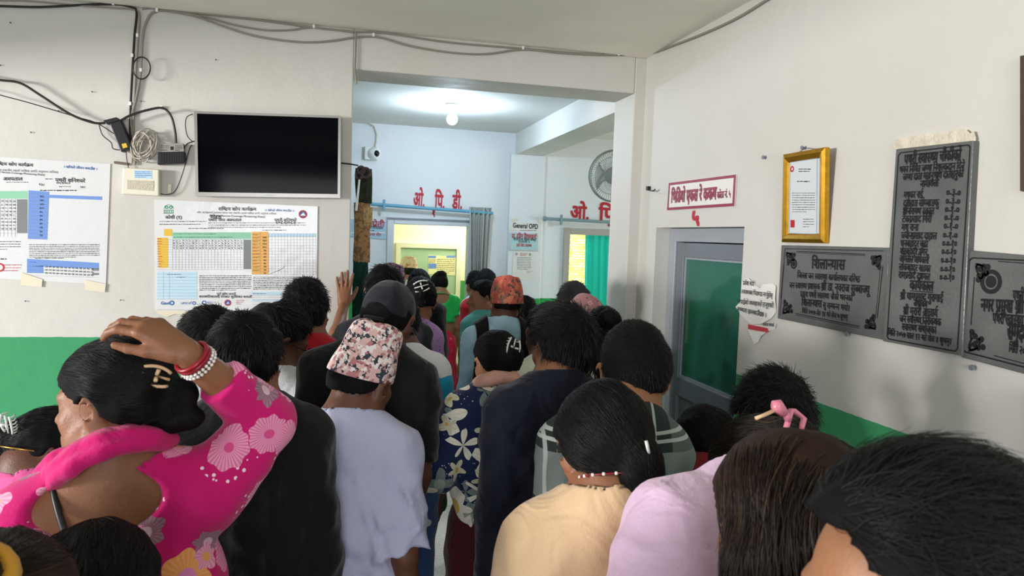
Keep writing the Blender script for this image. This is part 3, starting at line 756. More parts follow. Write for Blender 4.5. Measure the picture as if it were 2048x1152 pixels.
# stone plaques
def stone():
    m = newmat('slate', '#5d5e5d', rough=0.2772, spec=.45, var=.16, vscale=7, bump=.12, bscale=90)
    return m
M_slate = stone(); M_engr = newmat('engraved_black', '#151515', rough=0.3960)
z5 = lambda x, y: (1280 + x / 2.3034, 250 + y / 2.3034)
def flourish(S, m, x, y, sx, sy, k=1.0):
    """corner ornament: leaf scrolls growing from a corner"""
    for (pts) in (([(0, 0), (14, 2), (30, 10), (44, 26), (50, 44)]), ([(4, 4), (10, 22), (24, 34), (40, 38)]), ([(6, 4), (22, 4), (38, 12)]), ([(2, 8), (4, 26), (12, 44), (26, 56)]), ([(30, 10), (42, 8), (56, 14)]), ([(12, 44), (8, 58), (14, 72)])):
        S.line(m, [(x + sx * a * k, y + sy * b * k) for a, b in pts], .006)
    for a, b in ((50, 44), (40, 38), (38, 12), (26, 56), (56, 14), (14, 72), (24, 24)):
        S.disc(m, x + sx * a * k, y + sy * b * k, .009, n=10)
p1 = empty('stone_plaque', PR.P(*z5(890, 760)), 'dark grey engraved plaque under the gold certificate', 'plaque')
board(PR, [z5(651, 553), z5(1146, 565), z5(1128, 992), z5(633, 891)], 'slab', M_slate, p1, .014, bevel=.002)
S = Sheet(PR, z5, .0145); m = MB()
S.line(m, [(720, 582), (1035, 596)], .003); S.line(m, [(722, 588), (1035, 602)], .0016); S.line(m, [(1118, 650), (1092, 890)], .003); S.line(m, [(1108, 650), (1084, 890)], .0016)
S.line(m, [(662, 640), (648, 800)], .003); S.line(m, [(715, 868), (1010, 928)], .003); S.line(m, [(718, 876), (1010, 936)], .0016)
S.line(m, [(668, 570), (1122, 580)], .0025); S.line(m, [(668, 570), (644, 880)], .0025)
flourish(S, m, 672, 588, 1, 1, .7); flourish(S, m, 1112, 602, -1, 1, .75); flourish(S, m, 656, 868, 1, -1, .75); flourish(S, m, 1086, 940, -1, -1, .8)
S.disc(m, 708, 640, .02, r0=.013); S.disc(m, 708, 640, .010)
S.text(m, 'शिलान्यास', 790, 660, 942, 668, h=0.0568, bold=.02)
S.text(m, 'जिल्ला जन स्वास्थ्य कार्यालयका बरिष्ठ', 724, 704, 1012, 726, h=0.0343, bold=.012)
S.text(m, 'जन स्वास्थ्य प्रशासक', 688, 750, 828, 758, h=0.0343, bold=.012); S.text(m, 'श्री डा. नवराज सुब्बाज्यू', 834, 760, 1056, 778, h=0.0436, bold=.016)
S.text(m, 'द्वारा पथरी स्वास्थ्य चौकी भवनको', 738, 790, 978, 812, h=0.0330, bold=.012)
S.text(m, 'शिलान्यास', 744, 832, 836, 840, h=0.0409, bold=.018); S.text(m, 'सु सम्पन्न भयो।', 842, 842, 966, 858, h=0.0330, bold=.012)
S.text(m, 'मिति २०५७ जेठ १४ गते रोज ७ शुभम्', 746, 866, 956, 896, h=0.0264, bold=.012)
m.build('lettering', M_engr, p1)
p2 = empty('stone_plaque', PR.P(*z5(1330, 560)), 'tallest dark grey plaque, upright with a list of names and figures', 'plaque')
board(PR, [z5(1179, 113), z5(1536, 72), z5(1484, 1064), z5(1118, 996)], 'slab', M_slate, p2, .022, bevel=.002)
S = Sheet(PR, z5, .0226); m = MB()
S.line(m, [(1200, 128), (1512, 92), (1520, 102), (1462, 1030), (1452, 1042), (1146, 986), (1138, 974), (1190, 140), (1200, 128)], .004)
def tl(txt, x0, y0, x1, y1, h, b=.012): S.text(m, txt, x0, y0, x1, y1, h=h * .66, bold=b * 1.6)
tl('पथरी स्वास्थ्य चौकीको', 1216, 182, 1476, 160, .072, .016)
tl('भवन निर्मित जग्गा निशुल्कदान दिने', 1194, 222, 1492, 204, .05); tl('जग्गा दाता महानुभाव दाताहरुको', 1210, 256, 1488, 240, .05); tl('नामावली', 1290, 288, 1374, 282, .05)
rowsp = [('मधुकर राई', '०-३-०', 338, 330), ('दुखहाङ सोम्बाङ्फु', '०-३-०', 376, 370), ('श्रीनारायण ढकाल', '०-१-०', 412, 408), ('टेकप्रसाद गिरी', '०-१-०', 448, 446), ('मधु राना', '०-१-०', 486, 484), ('ज्ञानप्रसाद दाहाल', '०-१-०', 524, 526), ('धनबहादुर बुढा', '०-०-१०', 560, 564), ('शेरबहादुर मगर', '०-०-१०', 596, 602), ('अमिलाल अधिकारी', '०-०-१०', 630, 642), ('लोकबहादुर खड्का', '०-०-१०', 668, 682), ('रामप्रसाद दूधमल', '०-०-१०', 704, 720)]
for i, (a, b_, y0, y1) in enumerate(rowsp):
    k = i * 2.4
    tl(a, 1214 - k, y0, 1214 - k + 9.6 * len(a) , y0 + (y1 - y0) * .6 + 2, .05); tl(b_, 1408 - k * 1.2, y1 - 2, 1478 - k * 1.2 - 2, y1, .05)
tl('कार्यकाल', 1242, 758, 1350, 766, .07, .016); S.line(m, [(1242, 764), (1350, 772)], .003)
tl('श्री यामप्रसाद गुरागाईं', 1198, 802, 1394, 816, .054); tl('अध्यक्ष', 1260, 836, 1322, 842, .05); tl('श्री मुरारी आचार्य', 1212, 872, 1370, 886, .058); tl('जन स्वास्थ्य निरीक्षक', 1196, 908, 1386, 926, .052); tl('स्वास्थ्य संयोजक।', 1206, 944, 1366, 962, .05); tl('मिति २०५७ साल १२ गते रोज ४ शुभम्।', 1142, 968, 1434, 1012, .042)
m.build('lettering', M_engr, p2)
p3 = empty('stone_plaque', PR.P(*z5(1680, 850)), 'dark grey engraved plaque running out of the picture at the right edge', 'plaque')
board(PR, [z5(1502, 576), z5(2160, 632), z5(2100, 1236), z5(1480, 1070)], 'slab', M_slate, p3, .014, bevel=.002)
S = Sheet(PR, z5, .0145); m = MB()
S.line(m, [(2100, 640), (1532, 612), (1516, 624), (1490, 1036), (1500, 1046), (2060, 1190)], .004); S.line(m, [(1650, 628), (2000, 652)], .0025); S.line(m, [(1630, 1062), (2000, 1160)], .0025); S.line(m, [(1540, 700), (1524, 920)], .0025)
flourish(S, m, 1545, 640, 1, 1, 1.0); flourish(S, m, 1512, 1040, 1, -1, 1.2)
S.disc(m, 1616, 722, .034, r0=.022); S.disc(m, 1616, 722, .017)
tl('पथरी शनिश्चरे नगरपालिका', 1716, 806, 1990, 830, .062, .014); tl('नगर प्रमुख श्री', 1570, 856, 1766, 868, .08, .02); tl('मोहन तुम्बापोको', 1776, 870, 1990, 886, .08, .02)
tl('पथरी स्वास्थ्य चौकी', 1624, 912, 1830, 932, .066, .014); tl('समुद्घाटन', 1690, 984, 1840, 1008, .1, .024); tl('मिति २०६३', 1698, 1044, 1800, 1066, .05)
m.build('lettering', M_engr, p3)
# rough plaster squeezed out around the tall plaque
M_cem = newmat('rough_cement', '#cfc5b2', rough=.9, var=.12, vscale=30, bump=.9, bscale=45)
tp = [(1176, 112), (1162, 100), (1178, 80), (1184, 62), (1260, 52), (1330, 40), (1400, 34), (1470, 20), (1505, 22), (1520, 38), (1540, 30), (1548, 60), (1540, 110), (1536, 72)]
fr = [PR.P(*z5(x, y), .012) for x, y in tp]; bk = [PR.P(*z5(x, y), .0) for x, y in tp]; n = len(tp)
tag(MB().add(fr + bk, [tuple(range(n))[::-1]] + [(i, (i+1) % n, n + (i+1) % n, n + i) for i in range(n)]).build('plaster_patch', M_cem, None), 'ragged lump of cream plaster over the top of the tallest plaque', 'plaster')
# torn notices
def torn(name, pts, label, texts, red=None):
    e = empty(name, PR.P(*z5(*np.mean(pts, 0))), label, 'notice')
    fr = [PR.P(*z5(x, y), .002 + .003 * ((i * 7) % 3)) for i, (x, y) in enumerate(pts)]; c0 = np.mean(fr, 0); n = len(fr)
    MB().add(fr + [c0], [(n, (i+1) % n, i) for i in range(n)]).build('sheet', M_matpaper, e)
    S = Sheet(PR, z5, .0085); m = MB()
    for t in texts: S.text(m, t[0], *t[1:5], h=t[5], bold=.012)
    m.build('lettering', M_ink, e)
    if red:
        m = MB(); S.quad(m, red, .0); m.build('red_band', newmat('red_band', '#c03a48', rough=.5), e)
torn('torn_notice', [(470, 722), (486, 706), (500, 706), (520, 728), (552, 752), (566, 734), (612, 730), (626, 742), (622, 800), (628, 860), (606, 890), (560, 916), (510, 918), (466, 876), (440, 838), (462, 812)], 'torn white notice with four printed lines beside the glazed door',
     [('प्रवेश गर्दा', 474, 736, 524, 742, .028), ('अनावश्यक भिडभाड नगर्नुहोस्', 466, 776, 610, 796, .028), ('तपाईको व्यवहारले हजुरको', 452, 822, 614, 842, .028), ('सभ्यता झल्काउँदछ ।', 448, 856, 582, 886, .028)])
torn('torn_notice', [(498, 918), (560, 922), (626, 916), (624, 940), (592, 948), (560, 970), (546, 1000), (524, 1010), (508, 970), (498, 944)], 'scrap of torn notice with a red band below the larger torn paper',
     [('समयमा सम्पर्क', 566, 926, 618, 930, .02)], [(498, 940), (588, 956), (588, 936), (498, 918)])
# black hook, nails, edge of a further frame
tag(MB().box(PR.P(1300, 377, .0) + (0, -.012, -.012), PR.P(1300, 377, .0) + (-.02, .012, .012)).tube([PR.P(1300, 381, .018), PR.P(1307, 382, .03), PR.P(1310, 379, .035)], .004, 6).build('black_hook', M_black), 'small black plastic hook on the wall left of the red sign', 'hook')
for x, y, l in ((1700, 668, 'bent nail in the wall below the gap between the left and the tall plaque'), (1951, 735, 'bent nail in the wall below the plaque at the right edge'), (1532, 315, 'small nail hole with a nail left of the gold certificate')):
    c = PR.P(x, y, 0); tag(MB().lathe(c, PR.n, [(0, .004), (.012, .004), (.013, .009), (.017, .008)], 8).build('nail', M_aludark, None, True), l, 'nail')
pf = empty('picture_frame', PR.P(2055, 250), 'dark brown picture frame cut off at the upper right edge', 'frame')
M_brown = newmat('dark_wood', '#4a3b35', rough=.4)
Q = [PR.P(x, y, .03) for x, y in ((2040, 112), (2300, 60), (2290, 430), (2040, 382))]; I = inset(Q, .04, .04, .04, .04)
MB().add(Q + I + [p + w * .028 for p in Q], [(0, 4, 5, 1)[::-1], (1, 5, 6, 2)[::-1], (2, 6, 7, 3)[::-1], (3, 7, 4, 0)[::-1], (8, 9, 10, 11), (0, 1, 9, 8), (1, 2, 10, 9), (2, 3, 11, 10), (3, 0, 8, 11)]).build('frame', M_brown, pf)
MB().add([p + w * .004 for p in I], [(3, 2, 1, 0)]).build('picture', M_paper, pf)

for x, y in ((63, 265), (118, 222), (185, 184), (2, 131), (22, 46), (283, 203), (432, 120), (52, 602), (242, 600)):
    c = PF.P(x, y, 0); tag(MB().lathe(c, PF.n, [(0, .0015), (.006, .0015), (.007, .0035), (.009, .003)], 8).build('rusty_nail', M_brown, None, True), 'small rusty nail left in the bare paint of the left wall', 'nail', 'rusty nails in the left wall')
# ------------------------------------------------------------------ the corridor beyond
M_tealpipe = newmat('blue_pipe', '#5f9cb8', rough=.4)
M_greypipe = newmat('greygreen_pipe', '#7b959a', rough=.4)
def rod(xa_, ya_, xb_, yb_, mat, label, brs):
    a, b = onY(xa_, ya_, DB - .09), onY(xb_, yb_, DB - .09); r = empty('curtain_rod', (a + b) / 2, label, 'rod')
    MB().tube([a, b], .016, 10).build('pole', mat, r, True)
    MB().lathe(a, a - b, [(0, .016), (.005, .024), (.03, .024), (.034, .01)], 12).build('finial', mat, r, True)
    for x, y in brs:
        c = onY(x, y, DB - .09); MB().box(c + (-.012, -.02, -.05), c + (.012, .0, .05)).box(c + (-.008, 0, -.012), c + (.008, .089, .012)).build('bracket', mat, r, bevel=.003)
rod(735, 407.5, 985, 426.5, M_tealpipe, 'pale blue curtain rod over the open consulting room door', [(768, 410)])
rod(1093, 437.5, 1262, 446.5, M_greypipe, 'grey green curtain rod over the door with the teal curtain', [(1122, 439.5)])
S = Sheet(PB, off=.002); m = MB()
S.text(m, 'ओ.', 826, 412, 849, 414, h=.2, bold=.03); S.text(m, 'पि.', 869, 416, 889, 417.5, h=.2, bold=.03); S.text(m, 'डी.', 904, 416.5, 924, 418, h=.2, bold=.03); S.text(m, '१', 863, 432, 871, 432.5, h=.11, bold=.04)
tag(m.build('painted_lettering', M_redink), 'red painted letters on the far wall over the open consulting room door', 'lettering')
m = MB()
S.text(m, 'ओ.', 1140, 437, 1178, 439.5, h=.2, bold=.03); S.text(m, 'पि. डी.', 1197, 440, 1290, 446, h=.2, bold=.03); S.text(m, '२', 1214, 456, 1226, 457, h=.12, bold=.04)
tag(m.build('painted_lettering', M_redink), 'red painted letters on the far wall over the door with the teal curtain', 'lettering')
# door frames of the two consulting rooms
def doorframe(name, a, b, z, mat):
    e = empty(name, ((a + b) / 2, DB, 0)); e['kind'] = 'structure'
    MB().box((a - .03, DB - .02, 0), (a + .035, DB + .1, z + .03)).box((b - .035, DB - .02, 0), (b + .03, DB + .1, z + .03)).box((a + .035, DB - .02, z - .035), (b - .035, DB + .1, z + .03)).build('door_frame', mat, e, bevel=.004)
    return e
M_alulight = newmat('pale_aluminium', '#c3c9d0', rough=.4, metal=.3)
doorframe('door_2', D1a, D1b, D1z, M_alulight)
doorframe('door_3', D2a, D2b, D2z, newmat('grey_door_paint', '#a9a49c', rough=.5))
tag(MB().box(onY(775, 434.5, DB - .03), onY(775, 434.5, DB - .03) + (.8, .03, -.018)).build('trim_1', M_aludark), kind='structure')
# grey curtain drawn to the right of the door
M_greycloth = newmat('grey_cloth', '#a2a49f', rough=.85, spec=.15)
a = onY(938, 420, DB - .09); b = onY(983, 424, DB - .09)
V, F = drape(a[:2], b[:2], .25, a[2] + .03, 5, .035, n=80, ph=.3, gather=.5, nz=14)
tag(cloth('grey_curtain', V, F, M_greycloth), 'long grey curtain bunched at the right end of the pale blue rod', 'curtain')
# rolled patterned curtain on the left jamb of the opening
def curtain_mat(name, c1, c2, sc):
    m = newmat(name, c1, rough=.9, spec=.1); nt = m.node_tree; tcn = N(nt, 'ShaderNodeTexCoord'); no = N(nt, 'ShaderNodeTexNoise', i_Scale=sc, i_Detail=2.0); no.inputs['Distortion'].default_value = 1.5
    cr = N(nt, 'ShaderNodeValToRGB'); e = cr.color_ramp.elements; cr.color_ramp.interpolation = 'CONSTANT'; e[0].color = lin(c1); e[1].position = .53; e[1].color = lin(c2)
    nt.links.new(tcn.outputs['Object'], no.inputs[0]); nt.links.new(no.outputs[0], cr.inputs[0]); nt.links.new(cr.outputs[0], nt.nodes['Principled BSDF'].inputs['Base Color']); return m
yc = DF + TH + .03
def on2(x, y): return onY(x, y, yc)
cu = empty('gathered_curtain', on2(728, 500), 'gathered brown patterned curtain with dark green bands at the left of the opening', 'curtain')
def bundle(rows, n=40, seed=1):
    """rows: list of (y px, x left px, x right px): a gathered upright bundle with folds"""
    r_ = random.Random(seed); V = []; F = []; am = [r_.uniform(.1, .3) for _ in range(5)]; phs = [r_.uniform(0, 6) for _ in range(5)]
    for j, (y, x0, x1) in enumerate(rows):
        p, q = on2(x0, y), on2(x1, y); c = (p + q) / 2; R = (q[0] - p[0]) / 2
        for k in range(n):
            t = 2 * math.pi * k / n; rr = 1 + .10 * math.sin(7 * t + phs[0] + j * .25) + .07 * math.sin(11 * t + phs[1] - j * .2)
            V.append((c[0] + R * rr * math.cos(t) * .95, c[1] + .05 + .045 * rr * math.sin(t), c[2]))
    for j in range(len(rows) - 1):
        for k in range(n): F.append((j*n+k, (j+1)*n+k, (j+1)*n+(k+1) % n, j*n+(k+1) % n))
    F.append(tuple(range(n))); F.append(tuple((len(rows)-1)*n+k for k in range(n))[::-1])
    return V, F
def interp_rows(rows, step=10):
    out = []; ys = [r[0] for r in rows]
    for y in np.arange(ys[0], ys[-1] + .1, step): out.append((y, np.interp(y, ys, [r[1] for r in rows]), np.interp(y, ys, [r[2] for r in rows])))
    return out
M_cg = curtain_mat('dark_green_cloth', '#2b3328', '#343c30', 18); M_cb = curtain_mat('brown_print_cloth', '#a07e5c', '#7a5f43', 26); M_ct = curtain_mat('tan_print_cloth', '#b59a70', '#8d7450', 26)
V, F = bundle(interp_rows([(336, 712, 743), (350, 711, 744), (400, 714, 745), (415, 716, 745)])); mesh_obj('upper_band', V, F, M_cg, cu, True)
V, F = bundle(interp_rows([(414, 716, 746), (440, 718, 746), (458, 722, 745), (461, 723, 743)]), seed=2); mesh_obj('tan_wrap', V, F, M_ct, cu, True)
V, F = bundle(interp_rows([(405, 709, 740), (450, 708, 741), (500, 707, 740), (530, 707, 739)]), seed=3); mesh_obj('middle_band', V, F, M_cb, cu, True)
V, F = bundle(interp_rows([(524, 706, 737), (600, 706, 736), (700, 704, 735), (1000, 700, 732)]), seed=4); mesh_obj('lower_band', V, F, curtain_mat('bottle_green_cloth', '#14332e', '#1b3f37', 9), cu, True)
m = MB()
for (x, y, r) in ((731, 346, .026), (722, 341, .02), (718, 352, .018)):
    c = on2(x, y) + (0, -.02, 0); m.tube([c + (r * math.cos(t), .008 * math.sin(3*t), r * math.sin(t)) for t in np.linspace(0, 6.283, 18, endpoint=False)], .008, 7, True)
m.build('rolled_end', newmat('dull_purple_cloth', '#55444a', rough=.9), cu, True)
slab(PF, [(717, 359), (721, 359), (715, 422), (710, 421)], -.33, -.31, 'white_strip', M_whiteplastic, None, .001)
tag(bpy.data.objects['white_strip'], 'narrow white plastic strip leaning on the gathered brown curtain', 'strip')
# dome camera with its conduit
dc = empty('dome_camera', onY(748, 308, DB), 'white dome security camera on the far wall left of the bulb', 'camera')
c = onY(745, 308, DB)
MB().box(c + (-.075, -.06, -.06), c + (.05, 0, .06)).build('base', M_whiteplastic, dc, bevel=.01)
MB().lathe(c + (.01, -.05, .0), (.25, -1, -.1), [(0, .058), (.03, .056), (.06, .044), (.075, .02), (.078, .002)], 22).build('housing', M_whiteplastic, dc, True)
MB().lathe(c + (.026, -.098, -.004), (.25, -1, -.1), [(0, .032), (.018, .03), (.03, .018), (.034, .003)], 18).build('lens', newmat('lens_black', '#0c0d10', rough=.1), dc, True)
tag(MB().tube([onY(x, y, DB - .012) for x, y in ((690, 243), (712, 244), (735, 246), (748, 253), (753, 268), (752, 284), (749, 297))], .008, 8).build('conduit', M_cab_white, None, True), 'thin grey conduit curving down the far wall to the dome camera', 'cable')
# name plates and papers on the far wall
M_plate = newmat('plate_blue', '#9fc0d4', rough=.35); M_plate2 = newmat('plate_teal', '#a8cdd0', rough=.35)
s1 = empty('name_plate', onY(750, 461, DB), 'blue name plate with red lettering left of the open consulting room door', 'sign')
board(PB, [(690, 437), (772, 443.5), (771.5, 478.5), (690, 472.5)], 'board', M_plate, s1, .01)
S = Sheet(PB, off=.0105); m = MB(); S.text(m, 'डा. उप्रेती', 712, 450.5, 768.5, 454, h=.075, bold=.02); S.text(m, 'दन्त रोग', 738, 471, 762, 472.5, h=.04, bold=.015); m.build('red_lettering', M_redink, s1)
m = MB(); S.text(m, 'दन्त चिकित्सक', 735, 457, 766, 459, h=.04, bold=.01); S.greek(m, 735, 459, 752, 463, 1, 1.4, rn); m.build('lettering', M_ink, s1)
m = MB(); S.rect(m, 700, 464, 770, 466.5); m.build('white_line', M_paper, s1)
s2 = empty('paper_sign', onY(1050, 454, DB - .05), 'white paper sign reading General OPD taped to the far column', 'sign')
PC = Plane('Y', DB - .05, (0, -1, 0), (1, 0, 0))
board(PC, [(1022, 444), (1081, 446), (1081, 463), (1021, 461)], 'sheet', M_matpaper, s2, .003)
S = Sheet(PC, off=.004); m = MB(); S.text(m, 'General OPD', 1025.5, 455, 1076, 458, h=.068, bold=.02); S.greek(m, 1040, 459.6, 1076, 462.4, 1, 1, rn); m.build('lettering', M_ink, s2)
for i, q in enumerate(([(1022, 440), (1036, 436), (1038, 439), (1023, 444)], [(1073, 437), (1076, 434), (1083, 447), (1080, 449)], [(1018, 459), (1030, 458), (1030, 461), (1018, 462)])):
    MB().add([PC.P(x, y, .0055) for x, y in q], [(3, 2, 1, 0)]).build('tape', M_tape, s2)
s3 = empty('name_plate', onY(1048, 483, DB - .05), 'pale teal name plate with a red heading below the General OPD paper', 'sign')
board(PC, [(1018.5, 464.5), (1077, 466.5), (1077, 502), (1017.5, 500.5)], 'frame', M_alulight, s3, .012, bevel=.002)
board(PC, [(1022, 466.5), (1074, 468.5), (1074, 499.5), (1021, 498)], 'board', M_plate2, s3, .002, .0115)
S = Sheet(PC, off=.0145); m = MB(); S.text(m, 'डा. रविन विश्वकर्मा', 1023.5, 475.5, 1073, 477.5, h=.06, bold=.02); S.text(m, 'इको सेवा उपलब्ध', 1033, 493, 1063, 494, h=.042, bold=.015); m.build('red_lettering', M_redink, s3)
m = MB(); S.text(m, 'एम.बि.बि.एस. मेडिकल अधिकृत', 1027, 480.5, 1072, 482, h=.036, bold=.012); S.text(m, 'एन.एम.सि. नं.', 1037, 485.3, 1060, 486.2, h=.03, bold=.01); m.build('lettering', M_ink, s3)
m = MB(); S.rect(m, 1022, 488, 1073.5, 489); m.build('white_line', M_paper, s3)
s4 = empty('paper_notice', onY(1048, 530, DB - .05), 'white printed notice under the pale teal name plate on the far column', 'notice')
board(PC, [(1027, 503.5), (1071, 505), (1069, 561), (1024, 560)], 'sheet', M_matpaper, s4, .003)
S = Sheet(PC, off=.004); m = MB(); S.greek(m, 1034, 514, 1062, 540, 8, 1.1, rn); S.greek(m, 1054, 541, 1066, 546, 2, .8, rn); S.disc(m, 1033, 508, .012, r0=.005); S.disc(m, 1060, 509, .012, r0=.005); m.build('lettering', M_grayink, s4)
m = MB(); S.greek(m, 1040, 505.5, 1055, 512, 3, 1, rn); m.build('red_lettering', M_redink, s4)
# fan on the corridor side
fx = onY(1228, 352, 5.35); fan = empty('wall_fan', fx, 'pale wire-caged fan half hidden by the pillar of the opening', 'fan')
M_fan = newmat('fan_grey', '#8f9189', rough=.45)
ax = np.array([-.55, -.83, -.05]); ax /= np.linalg.norm(ax); ua = np.cross(ax, (0, 0, 1)); ua /= np.linalg.norm(ua); va = np.cross(ua, ax)
R0 = .20; m = MB()
ring = lambda r, h: [fx + ax * h + r * (ua * math.cos(t) + va * math.sin(t)) for t in np.linspace(0, 2*math.pi, 40, endpoint=False)]
m.tube(ring(R0, 0), .006, 6, True); m.tube(ring(R0 * .99, -.05), .004, 6, True); m.tube(ring(R0 * .72, .035), .0018, 5, True); m.tube(ring(.06, .055), .004, 6, True)
for k in range(64):
    t = 2*math.pi*k/64; e = ua*math.cos(t) + va*math.sin(t)
    m.tube([fx + ax*.055 + e*.06, fx + ax*.05 + e*.11, fx + ax*.03 + e*.165, fx + e*R0, fx - ax*.05 + e*R0*.97, fx - ax*.085 + e*.12, fx - ax*.09 + e*.06], .0014, 4)
m.build('cage', M_fan, fan, True)
MB().lathe(fx + ax*.05, ax, [(0, .06), (.008, .058), (.012, .03)], 24).build('cage_badge', M_fan, fan, True)
MB().lathe(fx - ax*.09, -ax, [(0, .06), (.05, .065), (.11, .05), (.13, .02)], 20).build('motor', M_fan, fan, True)
for k in range(3):
    t0 = 2*math.pi*k/3; V = []; F = []
    for i in range(7):
        r = .03 + i/6*.145
        for j in range(5):
            tt = t0 + (j/4 - .5) * (.5 + .9*i/6); V.append(fx - ax*(.02 + .03*(j/4)) + r*(ua*math.cos(tt) + va*math.sin(tt)))
    for i in range(6):
        for j in range(4): F.append((i*5+j, i*5+j+1, (i+1)*5+j+1, (i+1)*5+j))
    o = mesh_obj('blade', V, F, newmat('fan_blade', '#c9ccc4', rough=.4), fan, True); s = o.modifiers.new('t', 'SOLIDIFY'); s.thickness = .003
bxm = fx - ax*.16
MB().tube([bxm, bxm + (.06, .05, -.02), (2.62, bxm[1]+.1, bxm[2]-.06)], .018, 10).box((2.6, bxm[1]+.04, bxm[2]-.14), (2.64, bxm[1]+.16, bxm[2]+.04)).build('arm', M_fan, fan, True)
# first consulting room: pale green door with posters
g0 = onY(797, 490, 9.55); g1 = onY(918, 499, 9.55)
gd = empty('door_4', ((g0[0]+g1[0])/2, 9.58, 0)); gd['kind'] = 'structure'
MB().box((g0[0]+.03, 9.56, 0), (g1[0]-.03, 9.6, g0[2]-.03)).build('door_leaf', newmat('pale_green_paint', '#a9c7a0', rough=.5), gd)
MB().box((g0[0]-.03, 9.54, 0), (g0[0]+.03, 9.6, g0[2]+.03)).box((g1[0]-.03, 9.54, 0), (g1[0]+.03, 9.6, g0[2]+.03)).box((g0[0]+.03, 9.54, g0[2]-.03), (g1[0]-.03, 9.6, g0[2]+.03)).build('door_frame', newmat('cream_paint', '#e9e8c8', rough=.5), gd)
PD = Plane('Y', 9.56, (0, -1, 0), (1, 0, 0))
cp = empty('clinic_chart', onY(885, 530, 9.55), 'yellow and blue printed chart on the pale green door of the inner room', 'poster')
board(PD, [(857, 510), (912, 513.5), (911, 551), (856, 548)], 'sheet', newmat('pale_yellow_paper', '#e9e6b0', rough=.6), cp, .003)
S = Sheet(PD, off=.004); m = MB(); S.rect(m, 857, 511.5, 872, 516); S.rect(m, 893, 511.5, 911, 515.5); S.rect(m, 857, 527, 873, 537); m.build('blue_panel', M_blup, cp)
m = MB(); S.greek(m, 874, 517, 909, 548, 8, 1.4, rn); S.greek(m, 858, 518, 872, 526, 3, 1, rn); m.build('lettering', newmat('brown_ink', '#8d7b3e', rough=.7), cp)
# second consulting room: lattice window and teal curtain
lw = empty('window_1', (3.2, 9.62, 1.5)); lw['kind'] = 'structure'
m = MB().box((2.2, 9.6, .7), (2.25, 9.68, 2.3)).box((4.25, 9.6, .7), (4.3, 9.68, 2.3)).box((2.25, 9.6, .7), (4.25, 9.68, .75)).box((2.25, 9.6, 2.25), (4.25, 9.68, 2.3)).box((3.22, 9.6, .75), (3.27, 9.68, 2.25))
m.build('window_frame', newmat('pale_window_paint', '#e6e2c8', rough=.6), lw)
def translucent(m, col, fac):
    nt = m.node_tree; b = nt.nodes['Principled BSDF']; t = N(nt, 'ShaderNodeBsdfTranslucent'); t.inputs[0].default_value = lin(col); x = N(nt, 'ShaderNodeMixShader'); x.inputs[0].default_value = fac
    nt.links.new(b.outputs[0], x.inputs[1]); nt.links.new(t.outputs[0], x.inputs[2]); nt.links.new(x.outputs[0], nt.nodes['Material Output'].inputs[0]); return t
M_sheer = newmat('sheer_cloth', '#f3f0d8', rough=.8); tt_ = translucent(M_sheer, '#fbf8e0', .6)
nt = M_sheer.node_tree; tcn = N(nt, 'ShaderNodeTexCoord'); mp = N(nt, 'ShaderNodeMapping'); mp.inputs['Rotation'].default_value = (math.pi/2, 0, 0); br = N(nt, 'ShaderNodeTexBrick', i_Scale=9.0)
br.inputs['Color1'].default_value = lin('#fbf9ea'); br.inputs['Color2'].default_value = lin('#efe9b4'); br.inputs['Mortar'].default_value = lin('#cfc58a'); br.inputs['Mortar Size'].default_value = .03
nt.links.new(tcn.outputs['Object'], mp.inputs[0]); nt.links.new(mp.outputs[0], br.inputs[0]); nt.links.new(br.outputs[0], nt.nodes['Principled BSDF'].inputs['Base Color']); nt.links.new(br.outputs[0], tt_.inputs[0])
a = onY(1130, 470, DB + .3); b = onY(1235, 474, DB + .3)
V, F = drape(a[:2], (b[0] + .35, b[1]), .015, D2z + .1, 6, .02, n=90, ph=.2, nz=10)
tag(cloth('sheer_curtain', V, F, M_sheer), 'sunlit pale patterned curtain left of the teal one in the far doorway', 'curtain')
M_teal = newmat('teal_cloth', '#35c4c0', rough=.75, spec=.2); tb = M_teal.node_tree.nodes['Principled BSDF']
nt = M_teal.node_tree; tr = N(nt, 'ShaderNodeBsdfTranslucent'); tr.inputs[0].default_value = lin('#70e0f0'); ms = N(nt, 'ShaderNodeMixShader'); ms.inputs[0].default_value = .7
nt.links.new(tb.outputs[0], ms.inputs[1]); nt.links.new(tr.outputs[0], ms.inputs[2]); nt.links.new(ms.outputs[0], nt.nodes['Material Output'].inputs[0])
a = onY(1170, 472, DB + .13); b = onY(1235, 474, DB + .13)
V, F = drape(a[:2], (b[0] + .35, b[1]), .3, D2z - .03, 9, .03, n=110, ph=.9, nz=14, sway=.06)
tag(cloth('teal_curtain', V, F, M_teal), 'bright teal curtain in the far doorway beside the pillar', 'curtain')
bpy.data.objects.remove(_fo)
# ------------------------------------------------------------------ bodies grown from signed distances
def rotm(axis, deg):
    return np.array(Matrix.Rotation(math.radians(deg), 3, axis))

